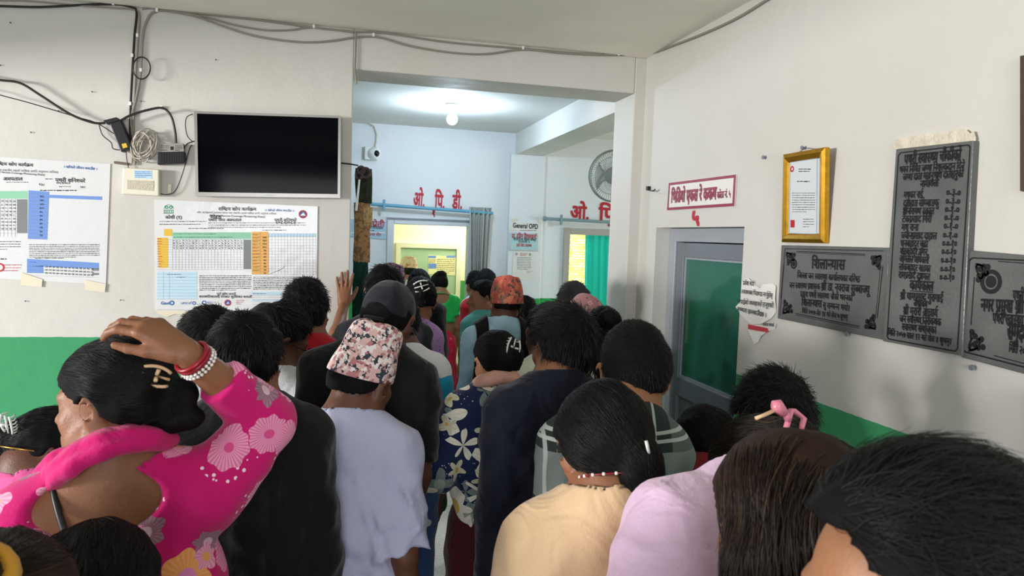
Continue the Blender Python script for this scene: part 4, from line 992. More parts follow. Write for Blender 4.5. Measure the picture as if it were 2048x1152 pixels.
class Cone:
    """round cone from a to b (radii r1, r2); sq = squash factors in the frame R"""
    def __init__(s, a, b, r1, r2=None, R=None, sq=None):
        s.a, s.b, s.r1, s.r2 = np.array(a, float), np.array(b, float), r1, r1 if r2 is None else r2
        s.R, s.sq = (np.eye(3) if R is None else np.array(R)), (None if sq is None else np.array(sq, float))
        m = max(s.r1, s.r2) * (1 if sq is None else max(1, max(sq)))
        s.lo, s.hi = np.minimum(s.a, s.b) - m, np.maximum(s.a, s.b) + m
    def d(s, P):
        if s.sq is None:
            pa = P - s.a; ba = s.b - s.a; k = 1
        else:
            pa = ((P - s.a) @ s.R) / s.sq; ba = ((s.b - s.a) @ s.R) / s.sq; k = s.sq.min()
        t = np.clip((pa @ ba) / (ba @ ba + 1e-12), 0, 1)
        q = pa - t[..., None] * ba
        return (np.sqrt((q * q).sum(-1)) - (s.r1 + (s.r2 - s.r1) * t)) * k
class CutCone(Cone):
    """cone ended by a plane through p with outward normal n"""
    def __init__(s, a, b, r1, r2, p, n, **kw):
        Cone.__init__(s, a, b, r1, r2, **kw); s.p = np.array(p, float); s.n = np.array(n, float) / np.linalg.norm(n)
    def d(s, P): return np.maximum(Cone.d(s, P), (P - s.p) @ s.n)
class Ell:
    def __init__(s, c, r, R=None):
        s.c, s.r, s.R = np.array(c, float), np.array(r, float), (np.eye(3) if R is None else np.array(R))
        e = np.abs(s.R) @ s.r; s.lo, s.hi = s.c - e, s.c + e
    def d(s, P):
        q = (P - s.c) @ s.R
        k0 = np.sqrt(((q / s.r) ** 2).sum(-1)); k1 = np.sqrt(((q / s.r ** 2) ** 2).sum(-1)) + 1e-9
        return k0 * (k0 - 1) / k1
class Torus:
    def __init__(s, c, n, R, r, sx=1.0, fwd=(0, 1, 0)):
        s.c = np.array(c, float); n = np.array(n, float); n /= np.linalg.norm(n); u = np.cross(fwd, n); u /= np.linalg.norm(u); s.F = np.stack([u, np.cross(n, u), n], 1); s.Rr, s.r, s.sx = R, r, sx
        s.lo, s.hi = s.c - R * 1.4 - r, s.c + R * 1.4 + r
    def d(s, P):
        q = (P - s.c) @ s.F; l = np.sqrt((q[..., 0] / s.sx) ** 2 + q[..., 1] ** 2) - s.Rr
        return np.sqrt(l * l + q[..., 2] ** 2) - s.r
class Sdf:
    def __init__(s): s.add_, s.sub_, s.cut_, s.post = [], [], [], []
    def add(s, p, k=.02): s.add_.append((p, k)); return s
    def sub(s, p, k=.01): s.sub_.append((p, k)); return s
    def bounds(s, pad=.02):
        lo = np.min([p.lo for p, k in s.add_], 0) - pad; hi = np.max([p.hi for p, k in s.add_], 0) + pad; return lo, hi
    @staticmethod
    def smin(a, b, k):
        h = np.maximum(k - np.abs(a - b), 0) / k; return np.minimum(a, b) - h * h * k * .25
    def at(s, P):
        P = np.asarray(P, float); D = np.full(P.shape[:-1], .3)
        for p, k in s.add_: D = s.smin(D, p.d(P), k)
        for p, k in s.sub_: D = -s.smin(-D, p.d(P), k)
        for f in s.cut_: D = np.maximum(D, f(P))
        for f in s.post: D = D + f(P)
        return D
    def grid(s, xs, ys, zs, margin=.05):
        D = np.full((len(xs), len(ys), len(zs)), .3, np.float64)
        def blk(p, m):
            r = []
            for ax, c in enumerate((xs, ys, zs)):
                i0 = max(np.searchsorted(c, p.lo[ax] - m) - 1, 0); i1 = min(np.searchsorted(c, p.hi[ax] + m) + 1, len(c)); r.append((i0, i1))
            if any(b <= a for a, b in r): return None, None
            sl = tuple(slice(a, b) for a, b in r)
            return sl, np.stack(np.meshgrid(xs[sl[0]], ys[sl[1]], zs[sl[2]], indexing='ij'), -1)
        for p, k in s.add_:
            sl, P = blk(p, margin + k)
            if sl: D[sl] = s.smin(D[sl], p.d(P), k)
        for p, k in s.sub_:
            sl, P = blk(p, margin + k)
            if sl: D[sl] = -s.smin(-D[sl], p.d(P), k)
        if s.cut_ or s.post:
            P = np.stack(np.meshgrid(xs, ys, zs, indexing='ij'), -1)
            for f in s.cut_: D = np.maximum(D, f(P))
            if s.post:
                near = np.abs(D) < .05; Q = P[near]; v = D[near]
                for f in s.post: v = v + f(Q)
                D[near] = v
        return D

def axis_coords(lo, hi, h, zones=()):
    """coordinates with spacing h, finer inside zones (a, b, fine h)"""
    out = [lo]; 
    while out[-1] < hi:
        x = out[-1]; st = h
        for a, b, f in zones:
            if a - f * .5 <= x < b: st = min(st, f)
            elif x < a: st = min(st, max(a - x, f))
        out.append(x + st)
    return np.array(out)

def surface_nets(D, xs, ys, zs):
    S = D < 0
    n0, n1, n2 = (k - 1 for k in D.shape)
    cnt = np.zeros((n0, n1, n2), np.int8)
    for a in (0, 1):
        for b in (0, 1):
            for c in (0, 1): cnt += S[a:a+n0, b:b+n1, c:c+n2]
    act = np.argwhere((cnt > 0) & (cnt < 8))
    if not len(act): return np.zeros((0, 3)), np.zeros((0, 4), int)
    idx = np.full((n0, n1, n2), -1, np.int64); idx[tuple(act.T)] = np.arange(len(act))
    corners = [(a, b, c) for a in (0, 1) for b in (0, 1) for c in (0, 1)]
    val = {k: D[act[:, 0]+k[0], act[:, 1]+k[1], act[:, 2]+k[2]] for k in corners}
    X = [xs, ys, zs]
    pos = {k: np.stack([X[i][act[:, i]+k[i]] for i in range(3)], 1) for k in corners}
    acc = np.zeros((len(act), 3)); w = np.zeros(len(act))
    for k in corners:
        for ax in range(3):
            if k[ax] == 0:
                j = list(k); j[ax] = 1; j = tuple(j); a, b = val[k], val[j]; m = (a < 0) != (b < 0)
                t = np.where(m, a / np.where(m, a - b, 1), 0)
                acc[m] += (pos[k] + (pos[j] - pos[k]) * t[:, None])[m]; w[m] += 1
    V = acc / w[:, None]
    Q = []
    for ax in range(3):
        a = np.moveaxis(S, ax, 0); e = np.argwhere(a[1:, 1:-1, 1:-1] != a[:-1, 1:-1, 1:-1])
        if not len(e): continue
        i, j, k = e[:, 0], e[:, 1] + 1, e[:, 2] + 1
        I = np.moveaxis(idx, ax, 0)
        q = np.stack([I[i, j-1, k-1], I[i, j, k-1], I[i, j, k], I[i, j-1, k]], 1)
        flip = a[i, j, k]; q[~flip] = q[~flip][:, ::-1]
        if ax == 1: q = q[:, ::-1]
        Q.append(q)
    Q = np.concatenate(Q); Q = Q[(Q >= 0).all(1)]
    return V, Q

def np_mesh(name, V, Q, mats, parent=None, smooth=True):
    me = bpy.data.meshes.new(name)
    me.vertices.add(len(V)); me.vertices.foreach_set('co', np.asarray(V, np.float32).ravel())
    Q = np.asarray(Q); k = Q.shape[1]
    me.loops.add(Q.size); me.loops.foreach_set('vertex_index', Q.astype(np.int32).ravel())
    me.polygons.add(len(Q)); me.polygons.foreach_set('loop_start', np.arange(0, Q.size, k, dtype=np.int32)); me.polygons.foreach_set('loop_total', np.full(len(Q), k, np.int32))
    me.update(calc_edges=True); me.validate()
    if smooth: me.polygons.foreach_set('use_smooth', [True] * len(me.polygons))
    for m in (mats if isinstance(mats, (list, tuple)) else [mats]): me.materials.append(m)
    o = bpy.data.objects.new(name, me); return link(o, parent)

def sdf_mesh(name, S, h, mat, parent, zones=((), (), ()), pad=.03, lohi=None):
    lo, hi = S.bounds(pad) if lohi is None else lohi
    ax = [axis_coords(lo[i], hi[i], h, zones[i]) for i in range(3)]
    D = S.grid(*ax); V, Q = surface_nets(D, *ax)
    return np_mesh(name, V, Q, mat, parent) if len(Q) else None

def noise3(P, f, seed=0, o=3):
    r = np.random.RandomState(seed); v = 0
    for k in range(o * 3):
        d = r.normal(size=3); d /= np.linalg.norm(d); ff = f * (.6 + 1.4 * r.rand()); v = v + np.sin(P @ d * ff * 6.283 + r.rand() * 6.283)
    return v / (o * 3) ** .5

def skin_mat(name, col):
    m = newmat(name, col, rough=.5, spec=.35, var=.08, vscale=18, bump=.12, bscale=160)
    b = m.node_tree.nodes['Principled BSDF']; b.inputs['Subsurface Weight'].default_value = .12; b.inputs['Subsurface Radius'].default_value = (.012, .005, .003); b.inputs['Subsurface Scale'].default_value = .6
    return m
SKIN = {'mid': skin_mat('skin_mid', '#86593f'), 'dark': skin_mat('skin_dark', '#5f3c2c'), 'light': skin_mat('skin_light', '#966748')}
def hair_mat(name, col, rough=.48, spec=.28):
    m = newmat(name, col, rough=rough, spec=spec); return m
def highlights(m, a, b, th):
    nt = m.node_tree; h = N(nt, 'ShaderNodeHairInfo'); r = N(nt, 'ShaderNodeValToRGB'); e = r.color_ramp.elements
    e[0].position = th; e[0].color = lin(a); e[1].position = 1.0; e[1].color = lin(b)
    nt.links.new(h.outputs['Random'], r.inputs[0]); nt.links.new(r.outputs[0], nt.nodes['Principled BSDF'].inputs['Base Color'])
def scalp(m):
    k = m.name + '_mass'
    if k not in bpy.data.materials:
        c = m.copy(); c.name = k; [c.node_tree.links.remove(l) for l in list(c.node_tree.links) if l.to_socket.name == 'Base Color']; b = c.node_tree.nodes['Principled BSDF']; b.inputs['Roughness'].default_value = .75; b.inputs['Specular IOR Level'].default_value = .12
    return bpy.data.materials[k]
HAIR = {'black': hair_mat('hair_black', '#0d0b0c'), 'brown': hair_mat('hair_brown', '#2e2019', .42), 'darkbrown': hair_mat('hair_dark_brown', '#1f1814', .4), 'grey': hair_mat('hair_grey', '#3b3a3c', .45)}

highlights(HAIR['brown'], '#231813', '#54412a', .84)
highlights(HAIR['darkbrown'], '#1d1613', '#4d3a2a', .75)

# ---- hands
def hand_prims(W, fdir, nrm, side, curl, k=1.0, spread=6, thumb=35, tcurl=.3):
    """W wrist, fdir direction of the fingers, nrm outward normal of the back of the hand, side=+1 when the thumb is on the +lat side"""
    f = np.array(fdir, float); f /= np.linalg.norm(f); n = np.array(nrm, float); n -= f * (n @ f); n /= np.linalg.norm(n); lat = np.cross(f, n) * side
    W = np.array(W, float); out = []
    K = lambda a, b, c: W + (f * a + lat * b + n * c) * k
    kn = [(.088, .027, .0), (.092, .009, .003), (.087, -.009, .002), (.079, -.026, -.002)]
    R3 = np.stack([f, lat, n], 1)
    for (a, b, c) in kn: out.append((Cone(K(.012, b * .55, 0), K(a, b, c), .013 * k, .0115 * k), .012 * k))
    out.append((Cone(K(.0, 0, 0), K(.03, 0, 0), .022 * k, .026 * k, R3, (1, 1, .6)), .012 * k))
    L = [(.042, .024, .020), (.046, .028, .021), (.043, .026, .021), (.034, .020, .018)]
    for i, (a, b, c) in enumerate(kn):
        p = K(a, b, c); ang = 0; sp = math.radians(spread * (1.2 - i * .8)); cu = curl[i] if hasattr(curl, '__len__') else curl
        base = f * math.cos(sp) + lat * math.sin(sp); r = [.0098, .0088, .0079, .0068][0:4]; r = [q * (1 - .06 * (i == 3)) * k for q in r]
        for j, l in enumerate(L[i]):
            ang += cu * (.75, .9, .6)[j]
            d = base * math.cos(ang) - n * math.sin(ang); q = p + d * l * k
            out.append((Cone(p, q, r[j], r[j+1]), .004 * k)); p = q
    t0 = K(.02, .022, -.006); th = math.radians(thumb)
    d1 = f * math.cos(th) + lat * math.sin(th) - n * .25; d1 /= np.linalg.norm(d1); p1 = t0 + d1 * .042 * k
    d2 = f * math.cos(th * (1 - tcurl)) + lat * math.sin(th * (1 - tcurl)) - n * .35; d2 /= np.linalg.norm(d2); p2 = p1 + d2 * .032 * k; p3 = p2 + (d2 + f * tcurl) / np.linalg.norm(d2 + f * tcurl) * .025 * k
    out += [(Cone(t0, p1, .015 * k, .0115 * k), .012 * k), (Cone(p1, p2, .0112 * k, .0095 * k), .005 * k), (Cone(p2, p3, .0095 * k, .0075 * k), .004 * k)]
    return out

def head_prims(c, R, k, female=False, ears=True):
    """skull, face and ears: R columns are right, forward, up; origin at ear level"""
    T = lambda x, y, z: c + R @ (np.array((x, y, z)) * k)
    fe = .94 if female else 1.0
    P = [(Ell(T(0, -.010, .038), np.array((.074, .094, .084)) * k, R), .02), (Ell(T(0, .034, -.028), np.array((.057, .058, .078)) * k, R), .03),
         (Cone(T(0, .062, -.088), T(0, .05, -.07), .022 * k * fe, .03 * k), .03), (Cone(T(.044, .012, -.06), T(.012, .066, -.090), .019 * k, .018 * k), .025), (Cone(T(-.044, .012, -.06), T(-.012, .066, -.090), .019 * k, .018 * k), .025),
         (Ell(T(.036, .062, -.018), np.array((.022, .020, .022)) * k, R), .02), (Ell(T(-.036, .062, -.018), np.array((.022, .020, .022)) * k, R), .02),
         (Cone(T(-.034, .076, .026), T(.034, .076, .026), .012 * k), .016), (Cone(T(0, .088, .012), T(0, .108, -.022), .007 * k, .0115 * k), .010),
         (Cone(T(.011, .096, -.027), T(-.011, .096, -.027), .0085 * k), .008), (Cone(T(-.018, .088, -.052), T(.018, .088, -.052), .0075 * k), .008), (Cone(T(-.015, .086, -.064), T(.015, .086, -.064), .0085 * k), .008),
         (Ell(T(.031, .074, .006), np.array((.013, .011, .009)) * k, R), .006), (Ell(T(-.031, .074, .006), np.array((.013, .011, .009)) * k, R), .006)]
    if ears:
        for s in (-1, 1):
            Re = R @ rotm('Z', -32 * s) @ rotm('X', -12)
            P += [(Ell(T(.081 * s, -.010, .006), np.array((.0075, .020, .033)) * k, Re), .007), (Ell(T(.074 * s, -.002, -.024), np.array((.006, .010, .013)) * k, Re), .006)]
    return P
def ear_holes(c, R, k):
    T = lambda x, y, z: c + R @ (np.array((x, y, z)) * k)
    return [(Ell(T(.085 * s, -.004, .006), np.array((.006, .010, .019)) * k, R @ rotm('Z', -24 * s) @ rotm('X', -12)), .004) for s in (-1, 1)]

def catmull(P, n):
    P = [np.array(p, float) for p in P]; out = []
    for i in range(len(P) - 1):
        p0, p1, p2, p3 = P[max(i-1, 0)], P[i], P[i+1], P[min(i+2, len(P)-1)]
        for t in np.linspace(0, 1, n, endpoint=False): out.append(.5 * ((2*p1) + (p2-p0)*t + (2*p0-5*p1+4*p2-p3)*t*t + (-p0+3*p1-3*p2+p3)*t**3))
    out.append(P[-1]); return out

def curves_obj(name, pts, r0, r1, mat, parent):
    """pts: (n strands, m points, 3)"""
    n, m, _ = pts.shape
    cd = bpy.data.hair_curves.new(name); cd.add_curves([m] * n)
    cd.attributes['position'].data.foreach_set('vector', pts.astype(np.float32).ravel())
    ra = cd.attributes.get('radius') or cd.attributes.new('radius', 'FLOAT', 'POINT')
    t = np.linspace(0, 1, m); r = r0 + (r1 - r0) * t ** 2
    ra.data.foreach_set('value', np.tile(r, n).astype(np.float32))
    cd.materials.append(mat)
    o = bpy.data.objects.new(name, cd); return link(o, parent)

def strands(S, V, Q, n, flow, steps, length, lift, rng, jitter=.25, sink=.002, hfun=None, free=None):
    """hair laid over the zero surface of S: roots on the mesh, walked along flow()"""
    tri = np.concatenate([Q[:, [0, 1, 2]], Q[:, [0, 2, 3]]]); a, b, c = V[tri[:, 0]], V[tri[:, 1]], V[tri[:, 2]]
    ar = np.linalg.norm(np.cross(b - a, c - a), axis=1); ar /= ar.sum()
    i = rng.choice(len(tri), n, p=ar); u, v = rng.rand(n, 1), rng.rand(n, 1); m = (u + v > 1); u = np.where(m, 1 - u, u); v = np.where(m, 1 - v, v)
    p = a[i] + (b - a)[i] * u + (c - a)[i] * v
    e = 2e-3
    def grad(p):
        g = np.stack([S.at(p + np.eye(3)[k] * e) - S.at(p - np.eye(3)[k] * e) for k in range(3)], 1); return g / (np.linalg.norm(g, axis=1, keepdims=True) + 1e-9)
    g = grad(p); p = p - g * sink; out = [p]; L = length(p) * (.7 + .6 * rng.rand(n)) if callable(length) else length * (.7 + .6 * rng.rand(n))
    jit = rng.normal(size=(n, 3)) * jitter; hh = lift * (rng.rand(n) ** 1.5) if np.isscalar(lift) else lift
    for s_ in range(steps):
        g = grad(p); d = flow(p) + jit * (.5 + .5 * s_ / steps); fr = free(p) if free is not None else np.zeros(len(p), bool); d = np.where(fr[:, None], flow(p) + jit * .3, d - g * (d * g).sum(1, keepdims=True)); d /= np.linalg.norm(d, axis=1, keepdims=True) + 1e-9
        p = p + (d * np.sqrt(np.maximum(1 - hh[:, None] ** 2, .05)) + g * hh[:, None]) * (L / steps)[:, None]
        if hfun is None:
            h = S.at(p); tgt = -sink + (hh * L * (s_ + 1) / steps) + .002 * (s_ + 1) / steps
            p = p + g * np.where(fr, 0, np.clip(tgt - h, -.01, .01))[:, None]
        out.append(p)
    return np.stack(out, 1)
# ------------------------------------------------------------------ people
DEBUG = False
def fabric(name, col, rough=.85, bump=.15, bscale=220, var=.05, sheen=.15, vscale=6):
    m = newmat(name, col, rough=rough, spec=.2, var=var, vscale=vscale, bump=bump, bscale=bscale, sheen=sheen)
    wrinkle(m); return m
def wrinkle(m, sc=9.0, st=.55):
    nt = m.node_tree; b = nt.nodes['Principled BSDF']; L = nt.links.new
    tc = N(nt, 'ShaderNodeTexCoord'); no = N(nt, 'ShaderNodeTexNoise', i_Scale=sc, i_Detail=2.0); no.inputs['Distortion'].default_value = 1.4; L(tc.outputs['Object'], no.inputs[0])
    bp = N(nt, 'ShaderNodeBump', i_Strength=st, i_Distance=.02); L(no.outputs[0], bp.inputs['Height'])
    if b.inputs['Normal'].is_linked: L(b.inputs['Normal'].links[0].from_socket, bp.inputs['Normal'])
    L(bp.outputs[0], b.inputs['Normal'])

HAIRLINE = {'short': ((-180, -.050), (-120, -.040), (-95, -.005), (-60, .030), (-35, .062), (0, .070)),
            'long': ((-180, -.075), (-120, -.065), (-95, -.012), (-60, .030), (-35, .060), (0, .072)),
            'topi': ((-180, -.012), (-120, -.006), (-95, .012), (-60, .04), (-35, .07), (0, .08)),
            'bare': ((-180, -.055), (-120, -.045), (-95, -.010), (-60, .060), (-35, .092), (0, .098)),
            'updo': ((-180, -.028), (-120, -.022), (-95, .000), (-60, .032), (-35, .060), (0, .072)),
            'crop': ((-180, -.034), (-120, -.022), (-95, .014), (-60, .030), (-35, .060), (0, .072))}

def person(label, px=None, depth=2, pt=None, heading=0, hyaw=0, hpitch=8, hroll=0, lean=4, side=0, build=1.0, k=None, female=False, skin='mid',
           hair='short', hairmat='black', hair_t=(.022, .013, .006), strands_n=1500, strand_r=.0009, strand_len=.035, strand_lift=.35, spiky=0.0,
           top=None, bottom=None, arms=(None, None), fine=.008, coarse=.016, bun=None, parts=(), name='person', group=None, sit=False, topi=None, cap=None,
           neck_len=0.0, shoulders=1.0, detail_hands=True, pony=None, scarf_hair=None, seed=None, shoes=None, twist=0, longhair=None, eyes=False, hairline=None, seatz=.44, noff=(0, 0, 0)):
    rng = np.random.RandomState(seed if seed is not None else int(abs((px or pt)[0] * 7 + (px or pt)[1])))
    if pt: px = (pt[0], pt[1] + .144 * FPX / depth)
    Hw = atD(px[0], px[1], depth)                       # centre of the skull in the room
    zc = Hw[2]
    cl_ = math.cos(math.radians(lean))
    if sit: S = (zc - seatz + .06) / (.39 * cl_)
    else: S = (zc - noff[2] * cl_ + noff[1] * math.sin(math.radians(lean))) / (.53 + .392 * cl_)
    k = k or (.97 if female else 1.0)
    kb = S / 1.62 * build
    pel = np.array((0, 0, .53 * S if not sit else seatz + .06))
    Rt = rotm('X', -lean) @ rotm('Y', side) @ rotm('Z', -twist)
    T = lambda x, y, z: pel + Rt @ np.array((x, y, z))                # torso frame: z from the pelvis
    sh = .302 * S; c7 = .342 * S
    Rh = rotm('Z', -hyaw) @ rotm('X', -hpitch) @ rotm('Y', hroll)
    nb = T(0, -.022, c7)
    Hc = pel + Rt @ (np.array((0, .012, .392 * S)) + np.array(noff)) + np.array((0, .018, 0)) * (hpitch / 20) 
    # ---- place: local frame -> room
    h = math.radians(heading); Rw = np.array(Matrix.Rotation(-h, 3, 'Z'))
    off = Hw - Rw @ Hc; off[2] = 0
    dz = Hw[2] - Hc[2]
    root = empty(name, off, label, 'person', group); root.rotation_euler = (0, 0, -h)
    class _R: pass
    toL = lambda w: Rw.T @ (np.array(w, float) - off)
    # children are built in local coordinates: plain parenting
    def child(o): return o
    hw = .132 * shoulders * kb
    SHO = {s: T(s * (hw + .010), -.012, sh - .034) for s in (-1, 1)}
    # ---- arms
    A = {}
    for s, a in zip((-1, 1), arms):
        S0 = SHO[s]; Lu, Lf = .175 * S, .150 * S
        a = a or {}
        hv = None
        if 'elbow_w' in a: E = toL(a['elbow_w'])
        elif 'elbow' in a: E = S0 + Rt @ (np.array(a['elbow'], float) * (s, 1, 1))
        else: E = S0 + np.array((s * .035, -.03, -.285 * S / 1.62))
        if 'wrist_w' in a: Wr = toL(a['wrist_w'])
        elif 'wrist' in a: Wr = E + Rt @ (np.array(a['wrist'], float) * (s, 1, 1))
        else: Wr = E + np.array((s * .005, .05, -.235 * S / 1.62))
        fd = a.get('fdir'); nm = a.get('normal')
        fd = (Rw.T @ np.array(fd, float)) if fd is not None else (Wr - E) / np.linalg.norm(Wr - E)
        nm = (Rw.T @ np.array(nm, float)) if nm is not None else np.array((s, -.15, 0.05))
        A[s] = dict(S=S0, E=E, W=Wr, fd=fd, nm=nm, curl=a.get('curl', .35), thumb=a.get('thumb', 30), spread=a.get('spread', 4), on=a.get('on', True), hside=a.get('hside', -s), fine=a.get('fine', None))
    if DEBUG:
        pj = lambda l: (lambda c: (round(1024 + FPX * c[0] / c[2]), round(576 + FPX * c[1] / c[2])))(CM @ (Rw @ l + off - np.array((0, 0, HC))))
        print('DBG', label[10:45], 'nb', pj(nb), 'shL', pj(SHO[-1]), 'shR', pj(SHO[1]), 'elL', pj(A[-1]['E']), 'elR', pj(A[1]['E']), 'S %.2f' % S)
    # ---- skin
    B = Sdf()
    for p, q in head_prims(Hc, Rh, k, female): B.add(p, q)
    nk = .053 * (.9 if female else 1.0) * k
    B.add(Cone(nb + Rt @ np.array((0, -.004, -.03)), Hc + Rh @ (np.array((0, -.022, -.045)) * k), nk * 1.12, nk), .035)
    fw_ = .62
    chest = [(Cone(T(0, .0, .20 * S), T(0, -.008, .27 * S), .134 * kb, .116 * kb, Rt, (1, fw_, 1)), .06), (Cone(T(0, .004, .09 * S), T(0, 0, .20 * S), .122 * kb, .134 * kb, Rt, (1, fw_, 1)), .06),
             (Cone(T(0, .0, -.01 * S), T(0, .004, .08 * S), .158 * kb, .130 * kb, Rt, (1, .66, 1)), .06)]
    for p, q in chest: B.add(p, q)
    for s in (-1, 1):
        B.add(Cone(T(s * .05, -.018, sh - .008), SHO[s], .046 * kb, .046 * kb), .05)
        B.add(Cone(nb + Rt @ np.array((s * .02, -.004, .012)), T(s * .092 * kb, -.018, sh - .004), .034 * kb, .028 * kb), .05)
        a = A[s]
        if a['on']:
            B.add(Cone(a['S'], a['E'], .047 * kb, .038 * kb), .03); B.add(Cone(a['E'], a['E'] + (a['W'] - a['E']) * .45, .038 * kb, .037 * kb), .02)
            B.add(Cone(a['E'] + (a['W'] - a['E']) * .4, a['W'], .037 * kb, .0245 * kb), .02)
            for p, q in hand_prims(a['W'], a['fd'], a['nm'], a['hside'] * 1, a['curl'], S / 1.65 * (.93 if female else 1), a['spread'], a['thumb']): B.add(p, q)
        hip = T(s * .085 * kb, 0, -.02); hip0 = hip
        if sit: kn, an = hip + np.array((s * .03, .40, .0)), hip + np.array((s * .03, .40, -.40)); an[2] = .07
        else: kn, an = np.array((s * .085, .015, .285 * S)), np.array((s * .09, -.02, .05 * S))
        B.add(Cone(hip, kn, .082 * kb, .055 * kb), .04); B.add(Cone(kn, kn + (an - kn) * .35, .055 * kb, .056 * kb), .03); B.add(Cone(kn + (an - kn) * .3, an, .056 * kb, .036 * kb), .03)
        B.add(Cone(an + np.array((0, -.02, -.05 * S + .035)), an + np.array((s * .02, .15, -.05 * S + .025)), .035, .025), .03)
    for p, q in ear_holes(Hc, Rh, k): B.sub(p, q)
    zx = [(Hc[0] - .12, Hc[0] + .12, fine)]; zy = [(Hc[1] - .13, Hc[1] + .15, fine)]; zz = [(Hc[2] - .17, Hc[2] + .15, fine)]
    if detail_hands:
        for s in (-1, 1):
            a = A[s]; f_ = a['fine']
            if f_:
                c = a['W'] + a['fd'] / np.linalg.norm(a['fd']) * .08
                zx.append((c[0] - .12, c[0] + .12, f_)); zy.append((c[1] - .12, c[1] + .12, f_)); zz.append((c[2] - .12, c[2] + .12, f_))
    body = sdf_mesh('body', B, coarse, SKIN[skin], root, (zx, zy, zz))
    HT = lambda x, y, z: Hc + Rh @ (np.array((x, y, z)) * k)
    info = dict(root=root, Hc=Hc, Rh=Rh, HT=HT, S=S, T=T, Rt=Rt, nb=nb, SHO=SHO, A=A, B=B, kb=kb, k=k, toL=toL, pel=pel, sh=sh, c7=c7, rng=rng, Rw=Rw, off=off, fine=fine)
    # ---- hair
    if hair: info['hair'] = make_hair(info, hair, HAIR[hairmat], hair_t, strands_n, strand_r, strand_len, strand_lift, spiky, bun, pony, longhair, hairline, fine)
    if topi: make_topi(info, **topi)
    if cap: make_cap(info, **cap)
    if top: make_top(info, **top)
    if bottom: make_bottom(info, sit=sit, **bottom)
    if shoes: make_shoes(info, sit, **shoes)
    return info

